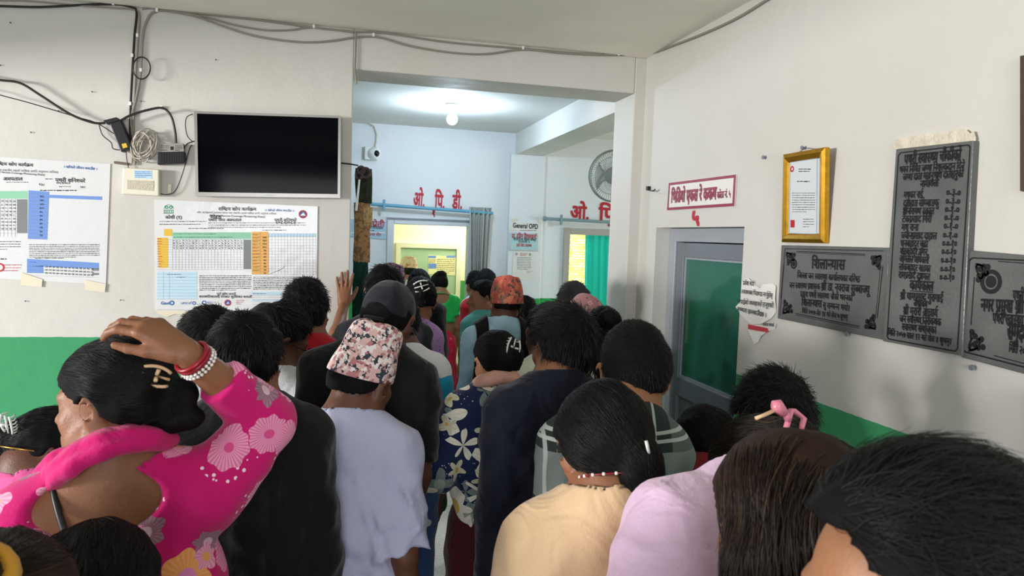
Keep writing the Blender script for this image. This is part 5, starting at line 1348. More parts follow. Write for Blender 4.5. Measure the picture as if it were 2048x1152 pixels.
def make_hair(I, style, mat, ht, n, r, ln, lift, spiky, bun, pony, longhair, hairline, fine):
    Hc, Rh, k, HT, rng = I['Hc'], I['Rh'], I['k'], I['HT'], I['rng']
    prof = np.array(HAIRLINE[hairline or ('long' if style in ('bun', 'pony', 'long', 'tied') else 'short')])
    S = Sdf(); c0 = HT(0, -.010, .038)
    tt, ts, tn = ht
    S.add(Ell(c0, np.array((.074 + ts, .094 + (ts + tn) * .5, .084 + tt)) * k, Rh), .01)
    S.add(Ell(HT(0, -.035, .012), np.array((.066 + ts * .6, .066 + tn * 1.2, .075)) * k, Rh), .03)
    if spiky: S.post.append(lambda P: .3 * spiky * noise3(P, 22, 5))
    else: S.post.append(lambda P: .0022 * noise3(P, 14, 3))
    if longhair:
        for (a, b, r1, r2, sq) in longhair: S.add(Cone(HT(*a), HT(*b), r1 * k, r2 * k, Rh, sq), .035)
    buns = [Ell(HT(*b['c']), np.array(b['r']) * k, Rh) for b in ((bun if isinstance(bun, list) else [bun]) if bun else [])]
    if pony: buns += [Cone(HT(*a), HT(*b), .03 * k) for a, b in zip(pony['pts'][:-1], pony['pts'][1:])]
    def cut(P):
        q = (P - Hc) @ Rh / k; phi = np.degrees(np.arctan2(np.abs(q[..., 0]), q[..., 1] + .012))    # 0 front, 180 back
        zl = np.interp(-phi, prof[:, 0], prof[:, 1])
        d = (zl - q[..., 2]) * k * .8
        if longhair: d = np.where(phi > 100, np.minimum(d, -.01) , d) if False else np.where(phi > 75, -.02, d)
        d = d + .002 * noise3(P, 40, 9)
        for b in buns: d = np.minimum(d, b.d(P) - .004)
        return d
    S.cut_.append(cut)
    # openings round the ears
    if style != 'long':
        for s in (-1, 1): S.sub(Ell(HT(s * .094, -.002, -.004), np.array((.030, .022, .040)) * k, Rh), .008)
    if bun:
        for b in (bun if isinstance(bun, list) else [bun]):
            S.add(Ell(HT(*b['c']), np.array(b['r']) * k, Rh), b.get('k', .02))
    if pony:
        P = catmull([HT(*p) for p in pony['pts']], 3); rr = np.interp(np.linspace(0, 1, len(P)), np.linspace(0, 1, len(pony['r'])), pony['r'])
        S2 = []
        for a, b, q, w in zip(P[:-1], P[1:], rr[:-1], rr[1:]): S.add(Cone(a, b, q * k, w * k), .012)
    lo, hi = S.bounds(.03); h = min(fine, .007)
    ax = [axis_coords(lo[i], hi[i], h) for i in range(3)]
    D = S.grid(*ax)
    if bun or pony:
        pass
    V, Q = surface_nets(D, *ax)
    if not len(Q): return None
    o = np_mesh('hair', V, Q, scalp(mat) if n else mat, I['root'])
    if n:
        if style in ('short', 'spiky'):
            crown = HT(.012, -.055, .115)
            up = Rh @ np.array((0, 0, 1.0)); fwd = Rh @ np.array((0, 1.0, 0))
            def flow(p):
                d = p - crown; d /= np.linalg.norm(d, axis=1, keepdims=True) + 1e-6
                z = ((p - Hc) @ Rh)[:, 2:3] / k
                return d + fwd * np.clip((z - .05) * 12, 0, .8) - up * np.clip((.07 - z) * 14, 0, 1.4) + spiky * 40 * .02 * noise3(p, 9, 2)[:, None]
        elif style in ('bun', 'pony', 'tied'):
            tgt = HT(*( (bun[0] if isinstance(bun, list) else bun)['c'] if bun else pony['pts'][0]))
            up = Rh @ np.array((0, 0, 1.0))
            def flow(p):
                d = tgt - p; L = np.linalg.norm(d, axis=1, keepdims=True) + 1e-6; d = d / L
                if pony:
                    e = HT(*pony['pts'][-1]) - tgt; e = e / np.linalg.norm(e); far = (np.einsum('ij,j->i', p - tgt, e) > .0)[:, None] & (L < .2); d = np.where(far, e, d)
                return d
        else:
            up = Rh @ np.array((0, 0, 1.0)); rt = Rh @ np.array((1.0, 0, 0)); bk = Rh @ np.array((0, -1.0, 0))
            def flow(p):
                q = ((p - Hc) @ Rh) / k; x, z = q[:, 0:1], q[:, 2:3]
                return -up * np.clip((.13 - z) * 12, .15, 1.6) + rt * np.sign(x) * np.clip((z - .02) * 8, 0, .8) + bk * .25 * np.clip(z * 8, 0, 1)
        P = strands(S, V, Q, n, flow, 6, ln, lift, rng, jitter=.35 if style == 'spiky' else (.10 if longhair else .18), free=(lambda p: (((p - Hc) @ Rh)[:, 2] < -.03 * k)) if longhair else None)
        if style != 'long':
            q = np.abs((P - Hc) @ Rh / k - 0); q = (P - Hc) @ Rh / k; q[..., 0] = np.abs(q[..., 0])
            e_ = (((q - np.array((.088, -.004, -.006))) / np.array((.026, .024, .040))) ** 2).sum(-1)
            P = P[(e_ > 1).all(1)]
        P = P[np.linalg.norm(P[:, -1] - P[:, 0], axis=1) > .76 * np.linalg.norm(np.diff(P, axis=1), axis=2).sum(1)]
        if style != 'spiky':
            sg = np.diff(P, axis=1); sg = sg / (np.linalg.norm(sg, axis=2, keepdims=True) + 1e-9); P = P[np.arccos(np.clip((sg[:, 1:] * sg[:, :-1]).sum(2), -1, 1)).sum(1) < 1.7]
        if longhair:
            P = P[((P[:, 0] - P[:, -1])[:, 2] > .06) & (np.linalg.norm(P[:, -1] - P[:, 0], axis=1) > .86 * np.linalg.norm(np.diff(P, axis=1), axis=2).sum(1))]
        curves_obj('hair_strands', P, r, r * .35, mat, o)
    I['hairS'] = S
    return o

def topi_mat(name, base, cols, scale=38.0):
    m = newmat(name, base, rough=.85, bump=.2, bscale=300); nt = m.node_tree; b = nt.nodes['Principled BSDF']; L = nt.links.new
    tc = N(nt, 'ShaderNodeTexCoord'); cur = None
    for i, (c, th, sc) in enumerate(cols):
        mp = N(nt, 'ShaderNodeMapping'); mp.inputs['Location'].default_value = (i * 3.1, i * 1.7, i * .9); mp.inputs['Rotation'].default_value = (.4 * i, .8, .3 * i); L(tc.outputs['Object'], mp.inputs[0])
        v = N(nt, 'ShaderNodeTexVoronoi', i_Scale=sc); v.feature = 'F1'; v.distance = 'MINKOWSKI' if i % 2 else 'CHEBYCHEV'; L(mp.outputs[0], v.inputs['Vector'])
        sp = N(nt, 'ShaderNodeSeparateColor'); L(v.outputs['Color'], sp.inputs[0])
        lt = N(nt, 'ShaderNodeMath', operation='LESS_THAN'); lt.inputs[1].default_value = th; L(sp.outputs[i % 3], lt.inputs[0])
        mx = N(nt, 'ShaderNodeMix', data_type='RGBA'); L(lt.outputs[0], mx.inputs[0]); mx.inputs[7].default_value = lin(c)
        if cur is None: mx.inputs[6].default_value = lin(base)
        else: L(cur, mx.inputs[6])
        cur = mx.outputs[2]
    L(cur, b.inputs['Base Color']); return m

def make_topi(I, mat, tilt=(0, 0), h=.125, r=(.082, .100), lean=(0.0, 0.0), z0=.035, creases=1.0):
    """brimless cap: oval band, taller crest that folds over to one side"""
    Rh, HT, k, root = I['Rh'], I['HT'], I['k'], I['root']
    R = Rh @ rotm('X', tilt[0]) @ rotm('Y', tilt[1]); c = HT(0, -.012, z0)
    n, m = 56, 16; V = []; F = []
    for j in range(m + 1):
        t = j / m
        for i in range(n):
            a = 2 * math.pi * i / n; x, y = math.cos(a), math.sin(a)
            if t < .7:
                u = t / .7; sc = 1 - .12 * u - .14 * u * u; z = h * u * (1 + .12 * y * 0 + .16 * lean[1] * x - .10 * y)
            else:
                u = (t - .7) / .3; sc = (1 - .26) * (1 - u) ** .8; z = h * (1 + .16 * lean[1] * x * (1 - u) - .10 * y * (1 - u)) + h * (.05 * math.sin(u * math.pi) - .16 * u * u) + .012 * creases * math.exp(-(x * (1 - u) * 2.5) ** 2) * u - .014 * creases * math.exp(-((x * (1 - u) - .3) * 5) ** 2)
            sag = .004 * creases * math.sin(3 * a + 7 * t) * math.sin(math.pi * min(t * 1.3, 1))
            p = np.array((x * r[0] * sc + lean[0] * z + sag, y * r[1] * sc, z)) * k
            V.append(c + R @ p)
    for j in range(m):
        for i in range(n): F.append((j*n+i, j*n+(i+1) % n, (j+1)*n+(i+1) % n, (j+1)*n+i))
    o = np_mesh('topi', np.array(V), np.array(F), mat, root)
    s = o.modifiers.new('cloth', 'SOLIDIFY'); s.thickness = .003; s.offset = 1
    sb = o.modifiers.new('smooth', 'SUBSURF'); sb.levels = 1; sb.render_levels = 1
    return o

def make_cap(I, mat, band=None, z0=.02):
    HT, Rh, k, root = I['HT'], I['Rh'], I['k'], I['root']
    S = Sdf(); S.add(Ell(HT(0, -.010, .036), np.array((.083, .108, .100)) * k, Rh), .01)
    S.cut_.append(lambda P: (.012 - ((P - I['Hc']) @ Rh / k)[..., 2] - .12 * ((P - I['Hc']) @ Rh / k)[..., 1]) * .9)
    S.sub(Ell(HT(0, -.103, .022), np.array((.034, .03, .026)) * k, Rh), .006)
    S.post.append(lambda P: .0012 * np.cos(6 * np.arctan2(((P - I['Hc']) @ Rh)[..., 0], ((P - I['Hc']) @ Rh)[..., 1])))
    o = sdf_mesh('cap', S, min(I['fine'], .006), mat, root)
    V = []; F = []; n = 20
    for j, (rr, dz) in enumerate(((.095, 0), (.135, -.006), (.175, -.018))):
        for i in range(n + 1):
            a = math.radians(-62 + 124 * i / n); V.append(HT(math.sin(a) * .088 * (1 + j * .02), -.010 + math.cos(a) * .10 + (rr - .095) * (math.cos(a)) * 1.0, .012 + dz - .02 * math.sin(a) ** 2))
    for j in range(2):
        for i in range(n): F.append((j*(n+1)+i, j*(n+1)+i+1, (j+1)*(n+1)+i+1, (j+1)*(n+1)+i))
    p = np_mesh('peak', np.array(V), np.array(F), mat, o); s = p.modifiers.new('t', 'SOLIDIFY'); s.thickness = .004
    b = MB().tube([HT(math.sin(a) * .062, -.010 - math.cos(a) * .115, -.002) for a in np.linspace(-.55, .55, 9)], .006 * k, 6); ob = mesh_obj('strap', b.v, b.f, mat, o, True) if False else np_mesh('strap', np.array(b.v), np.array([f for f in b.f if len(f) == 4]), mat, o)
    return o

def make_top(I, mat, sleeve='short', slen=None, hem=-.10, ease=.012, collar=None, collarmat=None, neck=(.066, .0), back_cut=None, fold=.009, flare=.0, name='shirt', sleevemat=None, h=None, open_back=None, cuffmat=None, drop=0.0, sleeve_r=(.068, .060), vfold=1.0, placket=False, yoke=None):
    T, Rt, SHO, A, kb, S, root, nb, Hc, Rh = (I[q] for q in ('T', 'Rt', 'SHO', 'A', 'kb', 'S', 'root', 'nb', 'Hc', 'Rh'))
    G = Sdf(); e = ease
    G.add(Cone(T(0, .0, .17 * S), T(0, -.010, .268 * S), .139 * kb + e, .119 * kb + e, Rt, (1, .66, 1)), .06)
    G.add(Cone(T(0, .004, hem * S - .05), T(0, 0, .17 * S), .160 * kb + e + flare, .138 * kb + e, Rt, (1, .72, 1)), .06)
    for s in (-1, 1):
        G.add(Cone(T(s * .05, -.018, I['sh'] - .006), SHO[s], .050 * kb + e * .7, .050 * kb + e * .7), .05)
        G.add(Cone(nb + Rt @ np.array((s * .018, -.002, -.010)), T(s * .092 * kb, -.018, I['sh'] - .002), .042 * kb + e * .8, .036 * kb + e * .8), .05)
    for s in (-1, 1):
        a = A[s]
        if not a['on'] or sleeve is None: continue
        if sleeve == 'short':
            L = slen or .72; p = a['S'] + (a['E'] - a['S']) * L
            G.add(CutCone(a['S'], a['S'] + (a['E'] - a['S']) * (L + .12), sleeve_r[0] * kb, sleeve_r[1] * kb, p, a['E'] - a['S']), .03)
        else:
            L = slen or .95
            G.add(Cone(a['S'], a['E'], sleeve_r[0] * kb, sleeve_r[1] * kb * .92), .035)
            p = a['E'] + (a['W'] - a['E']) * L; G.add(CutCone(a['E'], a['E'] + (a['W'] - a['E']) * (L + .1), sleeve_r[1] * kb * .92, sleeve_r[1] * kb * .7, p, a['W'] - a['E']), .025)
    # folds: vertical drapes below the shoulder blades, wrinkles across the sleeves
    sd = I['rng'].randint(1000)
    def folds(P):
        q = (P - I['pel']) @ Rt; x, y, z = q[..., 0], q[..., 1], q[..., 2]
        w = np.clip((.29 * S - z) / (.25 * S), 0, 1)
        rid = lambda a: (1 - np.abs(np.sin(a))) ** 1.6 - .35
        v = rid(x * 24 + 1.3 * np.sin(z * 6 + sd) + sd + z * 4 * np.sign(x)) * .8 + rid(x * 41 + 2 * np.sin(z * 4 + 1.3 * sd)) * .35 + .3 * np.sin(x * 17 + sd)
        d = rid(z * 17 + np.abs(x) * 16 + 1.6 * np.sin(x * 11 + sd) + sd) * .8 + rid(z * 23 - np.abs(x) * 30 + sd * .7) * .4
        nk_ = np.clip(((P - nb) ** 2).sum(-1) ** .5 / .16 - .55, 0, 1)
        return -fold * 1.25 * nk_ * (v * w * vfold + d * (.3 + .7 * np.clip(np.abs(x) / .16 - .4, 0, 1)) * .8 + .3 * noise3(P, 9, sd % 31))
    G.post.append(folds)
    G.cut_.append(lambda P: ((hem * S) - ((P - I['pel']) @ Rt)[..., 2]))
    na = nb + Rt @ np.array((0, -.004, -.02 - drop)); nz = Hc + Rh @ np.array((0, -.02, -.04))
    ndir = (nz - na) / np.linalg.norm(nz - na)
    nax = Rt @ np.array((0, .42, .91)); ncen = na + Rt @ np.array((0, .010, -.026 + neck[1]))
    G.sub(CutCone(ncen - nax * .1, ncen + nax * .2, (neck[0] - .035) * I['k'], (neck[0] + .07) * I['k'], ncen, -nax), .008)
    if open_back: G.sub(Ell(T(*open_back[0]), np.array(open_back[1]), Rt), .008); G.bk = open_back
    hh = h or max(I['fine'] * 1.1, .007)
    lo, hi = G.bounds(.03); lo[2] = max(lo[2], 0.0)
    o = sdf_mesh(name, G, hh, mat, root, lohi=(lo, hi))
    I['topG'] = G; I['top'] = o
    if collar is False: return o
    cl = dict(r=.0055, R=1.0); cl.update(collar or {})
    C = Sdf(); r_ = cl['r']; R_ = neck[0] * cl['R'] * I['k']; c = ncen + nax * .002
    C.add(Torus(c, nax, R_, r_, 1.0), .01)
    if cl.get('h'):
        C.add(Torus(c + nax * cl['h'] * .5, nax, R_ * .97, r_ * 1.0, 1.0), .012); C.add(Torus(c + nax * cl['h'], nax, R_ * .92, r_ * .9, 1.0), .012)
        C.add(Torus(c + nax * cl['h'] * .25, nax, R_ * 1.10, r_ * 1.1, 1.0), .014)
    C.post.append(lambda P: .0012 * noise3(P, 9, 4))
    sdf_mesh('collar', C, min(hh, .006), collarmat or mat, o)
    return o

def make_bottom(I, mat, kind='trousers', name=None, length=.06, sit=False, flare=.06, top_z=None):
    T, Rt, kb, S, root, pel = (I[q] for q in ('T', 'Rt', 'kb', 'S', 'root', 'pel'))
    G = Sdf()
    if kind == 'trousers':
        G.add(Cone(T(0, .0, -.03 * S), T(0, .004, .06 * S), .168 * kb, .150 * kb, Rt, (1, .72, 1)), .05)
        for s in (-1, 1):
            hip = T(s * .085 * kb, 0, -.02)
            if sit: kn, an = hip + np.array((s * .03, .40, .0)), hip + np.array((s * .03, .40, -.40)); an[2] = length
            else: kn, an = np.array((s * .088, .012, .285 * S)), np.array((s * .092, -.02, length))
            G.add(Cone(hip, kn, .100 * kb, .075 * kb), .03); G.add(Cone(kn, an, .074 * kb, .066 * kb), .03)
    else:
        G.add(Cone(T(0, .0, -.03 * S), T(0, .004, .07 * S), .172 * kb, .150 * kb, Rt, (1, .74, 1)), .05)
        if sit: G.add(Cone(T(0, 0, -.03), T(0, .36, -.02), .17 * kb, .15 * kb, None, (1, 1, .8)), .05); G.add(Cone(T(0, .38, -.04), np.array((0, pel[1] + .42, length + .12)), .15 * kb, .16 * kb, None, (1, .8, 1)), .05)
        else: G.add(Cone(pel + (0, 0, -.05), np.array((0, 0, length + .02)), .168 * kb, (.168 + flare) * kb, None, (1, .8, 1)), .05)
        sd = I['rng'].randint(99)
        G.post.append(lambda P: .008 * np.sin(np.arctan2(P[..., 0], P[..., 1]) * 9 + sd + 2 * np.sin(P[..., 2] * 4)) * np.clip((pel[2] + .1 - P[..., 2]) * 1.2, 0, 1))
    G.post.append(lambda P: .004 * noise3(P, 6, 8))
    G.cut_.append(lambda P: length - P[..., 2])
    G.cut_.append(lambda P: ((P - pel) @ Rt)[..., 2] - .075 * S)
    return sdf_mesh(name or ('trousers' if kind == 'trousers' else 'skirt'), G, .014, mat, root)

def make_shoes(I, sit, mat, sole=None, strap=False):
    S, pel = I['S'], I['pel']
    for s in (-1, 1):
        x = s * .092; y = -.02 if not sit else pel[1] + .40
        G = Sdf(); G.add(Cone((x, y - .035, .035), (x + s * .02, y + .16, .03), .046, .038, None, (1, 1, .8)), .03); G.add(Cone((x, y - .01, .06), (x, y, .09), .045, .045), .03)
        G.cut_.append(lambda P: .004 - P[..., 2]); G.cut_.append(lambda P: P[..., 2] - (.095 if not strap else .05))
        o = sdf_mesh('shoe', G, .009, mat, I['root'])
        m = MB(); 
        prof = [(x + s * .01 + .047 * math.cos(t), y + .06 + .125 * math.sin(t)) for t in np.linspace(0, 2 * math.pi, 24, endpoint=False)]
        m.poly(prof, (0, 0, 0), (1, 0, 0), (0, 1, 0), (0, 0, 1), .022)
        me = np_mesh('sole', np.array(m.v), np.array([f for f in m.f if len(f) == 4]), sole or M_black, o)
# ---- patterned cloth
def tnodes(m):
    nt = m.node_tree; return nt, nt.nodes['Principled BSDF'], nt.links.new
def floral(name, base, layers, dots=None, rough=.8):
    """layers: (scale, density, petals, petal depth, radius, colour, streak colour, centre colour, seed)"""
    m = newmat(name, base, rough=rough, spec=.2, bump=.12, bscale=200, sheen=.15); nt, b, L = tnodes(m)
    tc = N(nt, 'ShaderNodeTexCoord'); cur = None
    def M_(op, a, b_=None, c=None):
        n = N(nt, 'ShaderNodeMath', operation=op)
        for i, q in enumerate((a, b_, c)):
            if q is None: continue
            if isinstance(q, (int, float)): n.inputs[i].default_value = q
            else: L(q, n.inputs[i])
        return n.outputs[0]
    def mix(f, a, c):
        n = N(nt, 'ShaderNodeMix', data_type='RGBA')
        if isinstance(f, float): n.inputs[0].default_value = f
        else: L(f, n.inputs[0])
        for i, q in ((6, a), (7, c)):
            if isinstance(q, str): n.inputs[i].default_value = lin(q)
            elif isinstance(q, tuple): n.inputs[i].default_value = q
            else: L(q, n.inputs[i])
        return n.outputs[2]
    cur = base
    if dots:
        sc, dens, rad, col = dots
        v = N(nt, 'ShaderNodeTexVoronoi'); v.inputs['Scale'].default_value = sc; L(tc.outputs['Object'], v.inputs['Vector'])
        no = N(nt, 'ShaderNodeTexNoise', i_Scale=9.0); L(tc.outputs['Object'], no.inputs[0])
        cur = mix(M_('MULTIPLY', M_('LESS_THAN', v.outputs['Distance'], rad), M_('GREATER_THAN', no.outputs[0], dens)), cur, col)
    for (sc, dens, pet, pd, rad, col, streak, cen, seed) in layers:
        mp = N(nt, 'ShaderNodeMapping'); mp.inputs['Location'].default_value = (seed, seed * .37, seed * .71); L(tc.outputs['Object'], mp.inputs[0])
        v = N(nt, 'ShaderNodeTexVoronoi'); v.inputs['Scale'].default_value = sc; v.inputs['Randomness'].default_value = .85; L(mp.outputs[0], v.inputs['Vector'])
        sp = N(nt, 'ShaderNodeSeparateColor'); L(v.outputs['Color'], sp.inputs[0])
        vm = N(nt, 'ShaderNodeVectorMath', operation='SUBTRACT'); L(mp.outputs[0], vm.inputs[0]); L(v.outputs['Position'], vm.inputs[1])
        sx = N(nt, 'ShaderNodeSeparateXYZ'); L(vm.outputs[0], sx.inputs[0])
        ang = M_('ADD', M_('ARCTAN2', sx.outputs[0], sx.outputs[2]), M_('MULTIPLY', sp.outputs[1], 6.28))
        no = N(nt, 'ShaderNodeTexNoise', i_Scale=sc * 2, i_Detail=1.0); L(mp.outputs[0], no.inputs[0])
        r = M_('ADD', v.outputs['Distance'], M_('MULTIPLY', no.outputs[0], .12))
        edge = M_('MULTIPLY', M_('ADD', 1 - pd, M_('MULTIPLY', M_('COSINE', M_('MULTIPLY', ang, float(pet))), pd)), rad + .06)
        on = M_('MULTIPLY', M_('LESS_THAN', r, edge), M_('LESS_THAN', sp.outputs[0], dens))
        st = M_('POWER', M_('ADD', .5, M_('MULTIPLY', M_('COSINE', M_('MULTIPLY', ang, float(pet * 4))), .5)), 2.0)
        c1 = mix(M_('MULTIPLY', st, .6), col, streak)
        c2 = mix(M_('LESS_THAN', r, rad * .34 + .06), c1, cen)
        cur = mix(on, cur, c2)
    L(cur, b.inputs['Base Color']); return m
def plaid(name, base, c2, c3):
    m = newmat(name, base, rough=.85, bump=.15, bscale=250); nt, b, L = tnodes(m)
    tc = N(nt, 'ShaderNodeTexCoord'); sx = N(nt, 'ShaderNodeSeparateXYZ'); L(tc.outputs['Object'], sx.inputs[0]); cur = None
    def band(out, period, lo, hi, ph):
        a = N(nt, 'ShaderNodeMath', operation='MULTIPLY_ADD'); a.inputs[1].default_value = 1 / period; a.inputs[2].default_value = ph; L(out, a.inputs[0])
        f = N(nt, 'ShaderNodeMath', operation='FRACT'); L(a.outputs[0], f.inputs[0])
        c = N(nt, 'ShaderNodeMath', operation='COMPARE'); c.inputs[1].default_value = (lo + hi) / 2; c.inputs[2].default_value = (hi - lo) / 2; L(f.outputs[0], c.inputs[0]); return c.outputs[0]
    spec = [(2, .26, .0, .42, .1, c2, 1.0), (0, .24, .0, .30, .35, c2, .5), (2, .26, .50, .53, .1, c3, .9), (2, .26, .57, .60, .1, c3, .9), (2, .26, .88, .91, .1, c3, .9), (0, .24, .42, .455, .35, c3, .9), (0, .24, .50, .535, .35, c3, .9), (0, .24, .80, .83, .35, c3, .8)]
    for ax, per, lo, hi, ph, col, k in spec:
        f = band(sx.outputs[ax], per, lo, hi, ph); mu = N(nt, 'ShaderNodeMath', operation='MULTIPLY'); mu.inputs[1].default_value = k; L(f, mu.inputs[0])
        mx = N(nt, 'ShaderNodeMix', data_type='RGBA'); L(mu.outputs[0], mx.inputs[0]); mx.inputs[7].default_value = lin(col)
        if cur is None: mx.inputs[6].default_value = lin(base)
        else: L(cur, mx.inputs[6])
        cur = mx.outputs[2]
    L(cur, b.inputs['Base Color']); return m

C_pink = floral('pink_floral_cotton', '#c4126a', [(10.0, .55, 6, .10, .36, '#8d6478', '#b58da0', '#d9b5c4', 7.7), (9.5, 1.0, 9, .05, .42, '#d9709c', '#f0bcd2', '#d24a86', 1.0), (7.5, .34, 7, .06, .38, '#ef9f5c', '#f2b87c', '#e58ac0', 4.2), (15.0, .5, 5, .12, .40, '#e08aac', '#f3c3d6', '#e7a25c', 2.9)], (75.0, .60, .28, '#f2d5e4'))
C_floral = floral('blue_floral_cotton', '#17244a', [(8.0, .8, 4, .25, .46, '#7d8a86', '#5f7a78', '#9aa79c', 2.0), (7.6, 1.0, 5, .20, .60, '#ece7d8', '#d8d0b8', '#d8b554', 5.1), (10.0, .7, 5, .2, .42, '#c9c3a5', '#e9e4cf', '#caa94b', 8.3)], (90.0, .55, .2, '#cfd8ea'))
C_sari = floral('maroon_print_silk', '#7c1420', [(22.0, .7, 5, .2, .40, '#a32a33', '#c85a58', '#d8a39a', 3.0), (34.0, .4, 4, .2, .36, '#c9827c', '#a84a4a', '#e6c8b8', 6.0)], None, .5)
C_redsari = floral('pink_red_sari', '#d8123e', [(14.0, .4, 6, .2, .36, '#e8405e', '#f08a8a', '#e9c27a', 3.0)], None, .6)
C_purple = floral('mauve_print', '#a583b4', [(36.0, .5, 5, .3, .34, '#7d4f92', '#8f62a2', '#5f3a78', 2.0), (60.0, .4, 4, .2, .34, '#6a3f80', '#7d5590', '#5f3a78', 9.0)])
C_scarf = floral('rose_headscarf', '#a87478', [(26.0, .6, 5, .2, .40, '#d9a9a8', '#8a4a58', '#7d3c48', 3.3), (40.0, .4, 4, .2, .36, '#5f4a48', '#8a6a60', '#c9a090', 1.3)])
C_plaid = plaid('green_plaid', '#1c2b28', '#6f7a78', '#b4bab8')
C_grey = fabric('lavender_jersey', '#adaec8')
C_black = fabric('black_jersey', '#0b0b0d'); C_char = fabric('charcoal_jersey', '#1e1d20'); C_navy = fabric('navy_cotton', '#0c1022'); C_beige = fabric('beige_jersey', '#d2b28d'); C_lilac = fabric('pale_pink_cotton', '#e0bfdc')
C_white = fabric('white_cotton', '#d6d6da'); C_red = fabric('red_jersey', '#b5202a'); C_rose = fabric('rose_jersey', '#d0558f'); C_blue = fabric('sky_blue_cotton', '#a5cbdc'); C_cyan = fabric('cyan_jersey', '#1f8fb5'); C_teal = fabric('teal_cotton', '#4f9a94'); C_cream = fabric('pale_green_cotton', '#c9cfbe')
C_green = fabric('bright_green_silk', '#1fae4f', rough=.6); C_maroon = fabric('maroon_cotton', '#4a1420'); C_denim = fabric('denim', '#38537f'); C_dkgreen = fabric('dark_green_cloth_bag', '#0f5a3a'); C_dark = fabric('dark_trousers', '#22252c'); C_brown = fabric('brown_trousers', '#4c4038'); C_olive = fabric('olive_jacket', '#2b2723'); C_peach = fabric('peach_scarf', '#cf9d8e'); C_magenta = fabric('magenta_scarf', '#c4136a')
T_pink = topi_mat('topi_pink', '#d9b3ae', [('#3a3f4a', .22, 62.0), ('#ece2de', .28, 74.0), ('#b87a7c', .2, 90.0), ('#2f333c', .12, 110.0)])
T_red = topi_mat('topi_red', '#b8584a', [('#7d6a60', .22, 34.0), ('#d07a5e', .3, 48.0), ('#4f4a44', .12, 60.0)])
T_dark = topi_mat('topi_mauve', '#6a4a58', [('#3b2a38', .25, 46.0), ('#9a7a88', .25, 60.0)])
T_pale = topi_mat('topi_pale', '#e6cfa8', [('#d08a5a', .25, 46.0), ('#f0e2c4', .25, 60.0)])
C_capc = fabric('dark_grey_cap_cloth', '#1c1c24', rough=.8)
M_clip_pink = newmat('pink_clip', '#d77f93', rough=.3); M_clip_cream = newmat('cream_clip', '#e8c49a', rough=.35); M_clip_white = newmat('white_clip', '#d8dcd8', rough=.3); M_goldm = newmat('gold_metal', '#d8a850', rough=.25, metal=.9); M_redthread = newmat('red_bangle', '#8e1626', rough=.3); M_bead = newmat('white_beads', '#e6e0da', rough=.25)
M_glasses = newmat('spectacle_frame', '#16161a', rough=.3)

def lpart(I, name, mb, mat, parent=None, smooth=True):
    """a small part given in the person's own coordinates"""
    F4 = mb.f
    me = bpy.data.meshes.new(name); me.from_pydata([tuple(map(float, v)) for v in mb.v], [], F4); me.materials.append(mat)
    if smooth: me.polygons.foreach_set('use_smooth', [True] * len(me.polygons))
    o = bpy.data.objects.new(name, me); return link(o, parent or I['root'])
def ringpts(c, n, R, k=28, ry=1.0, wob=0):
    n = np.array(n, float); n /= np.linalg.norm(n); u = np.cross(n, (0, 1, .1)); u /= np.linalg.norm(u); v = np.cross(n, u)
    return [np.array(c) + R * (u * math.cos(t) + v * ry * math.sin(t)) + n * wob * math.sin(3 * t) for t in np.linspace(0, 2 * math.pi, k, endpoint=False)]
def specs(I):
    HT = I['HT']; m = MB()
    for s in (-1, 1):
        m.tube([HT(s * .034 + .024 * math.cos(t), .102, .004 + .018 * math.sin(t)) for t in np.linspace(0, 6.283, 20, endpoint=False)], .0022, 6, True)
        m.tube([HT(s * .058, .100, .010), HT(s * .078, .03, .014), HT(s * .083, -.012, .012), HT(s * .080, -.024, -.01)], .0024, 6)
    m.tube([HT(-.011, .105, .008), HT(.011, .105, .008)], .002, 6)
    return lpart(I, 'spectacles', m, M_glasses)
def claw(I, at, axis, size, mat, name='hair_clip', nrm=(0, -1, 0)):
    """claw clip: two curved rails with teeth round a hinge, in head coordinates"""
    HT, Rh = I['HT'], I['Rh']; c = np.array(at, float); a = np.array(axis, float); a /= np.linalg.norm(a); n = np.array(nrm, float); n -= a * (n @ a); n /= np.linalg.norm(n); b = np.cross(a, n); m = MB()
    for s in (-1, 1):
        rail = [HT(*(c + a * t * size + b * s * size * (.25 + .12 * (1 - t * t * 4)) + n * size * (.10 - .25 * t * t))) for t in np.linspace(-.5, .5, 9)]
        m.tube(rail, .0035 * I['k'], 6)
        for t in np.linspace(-.45, .45, 6):
            p0 = c + a * t * size + b * s * size * (.25 + .12 * (1 - t * t * 4)) + n * size * (.10 - .25 * t * t)
            m.tube([HT(*p0), HT(*(p0 - n * size * .16 + b * s * size * .06)), HT(*(p0 - n * size * .34 - b * s * size * .05))], .0024 * I['k'], 5)
        m.tube([HT(*(c + b * s * size * .05 + n * size * .1)), HT(*(c + b * s * size * .22 + n * size * .24))], .004 * I['k'], 6)
    m.tube([HT(*(c - a * size * .5 + n * size * .06)), HT(*(c + a * size * .5 + n * size * .06))], .003 * I['k'], 6)
    return lpart(I, name, m, mat, I.get('hair'))
# ---- the crowd, from the back of the room to the front
TR = lambda mat, **k: dict(mat=mat, **k)
Pz = {}
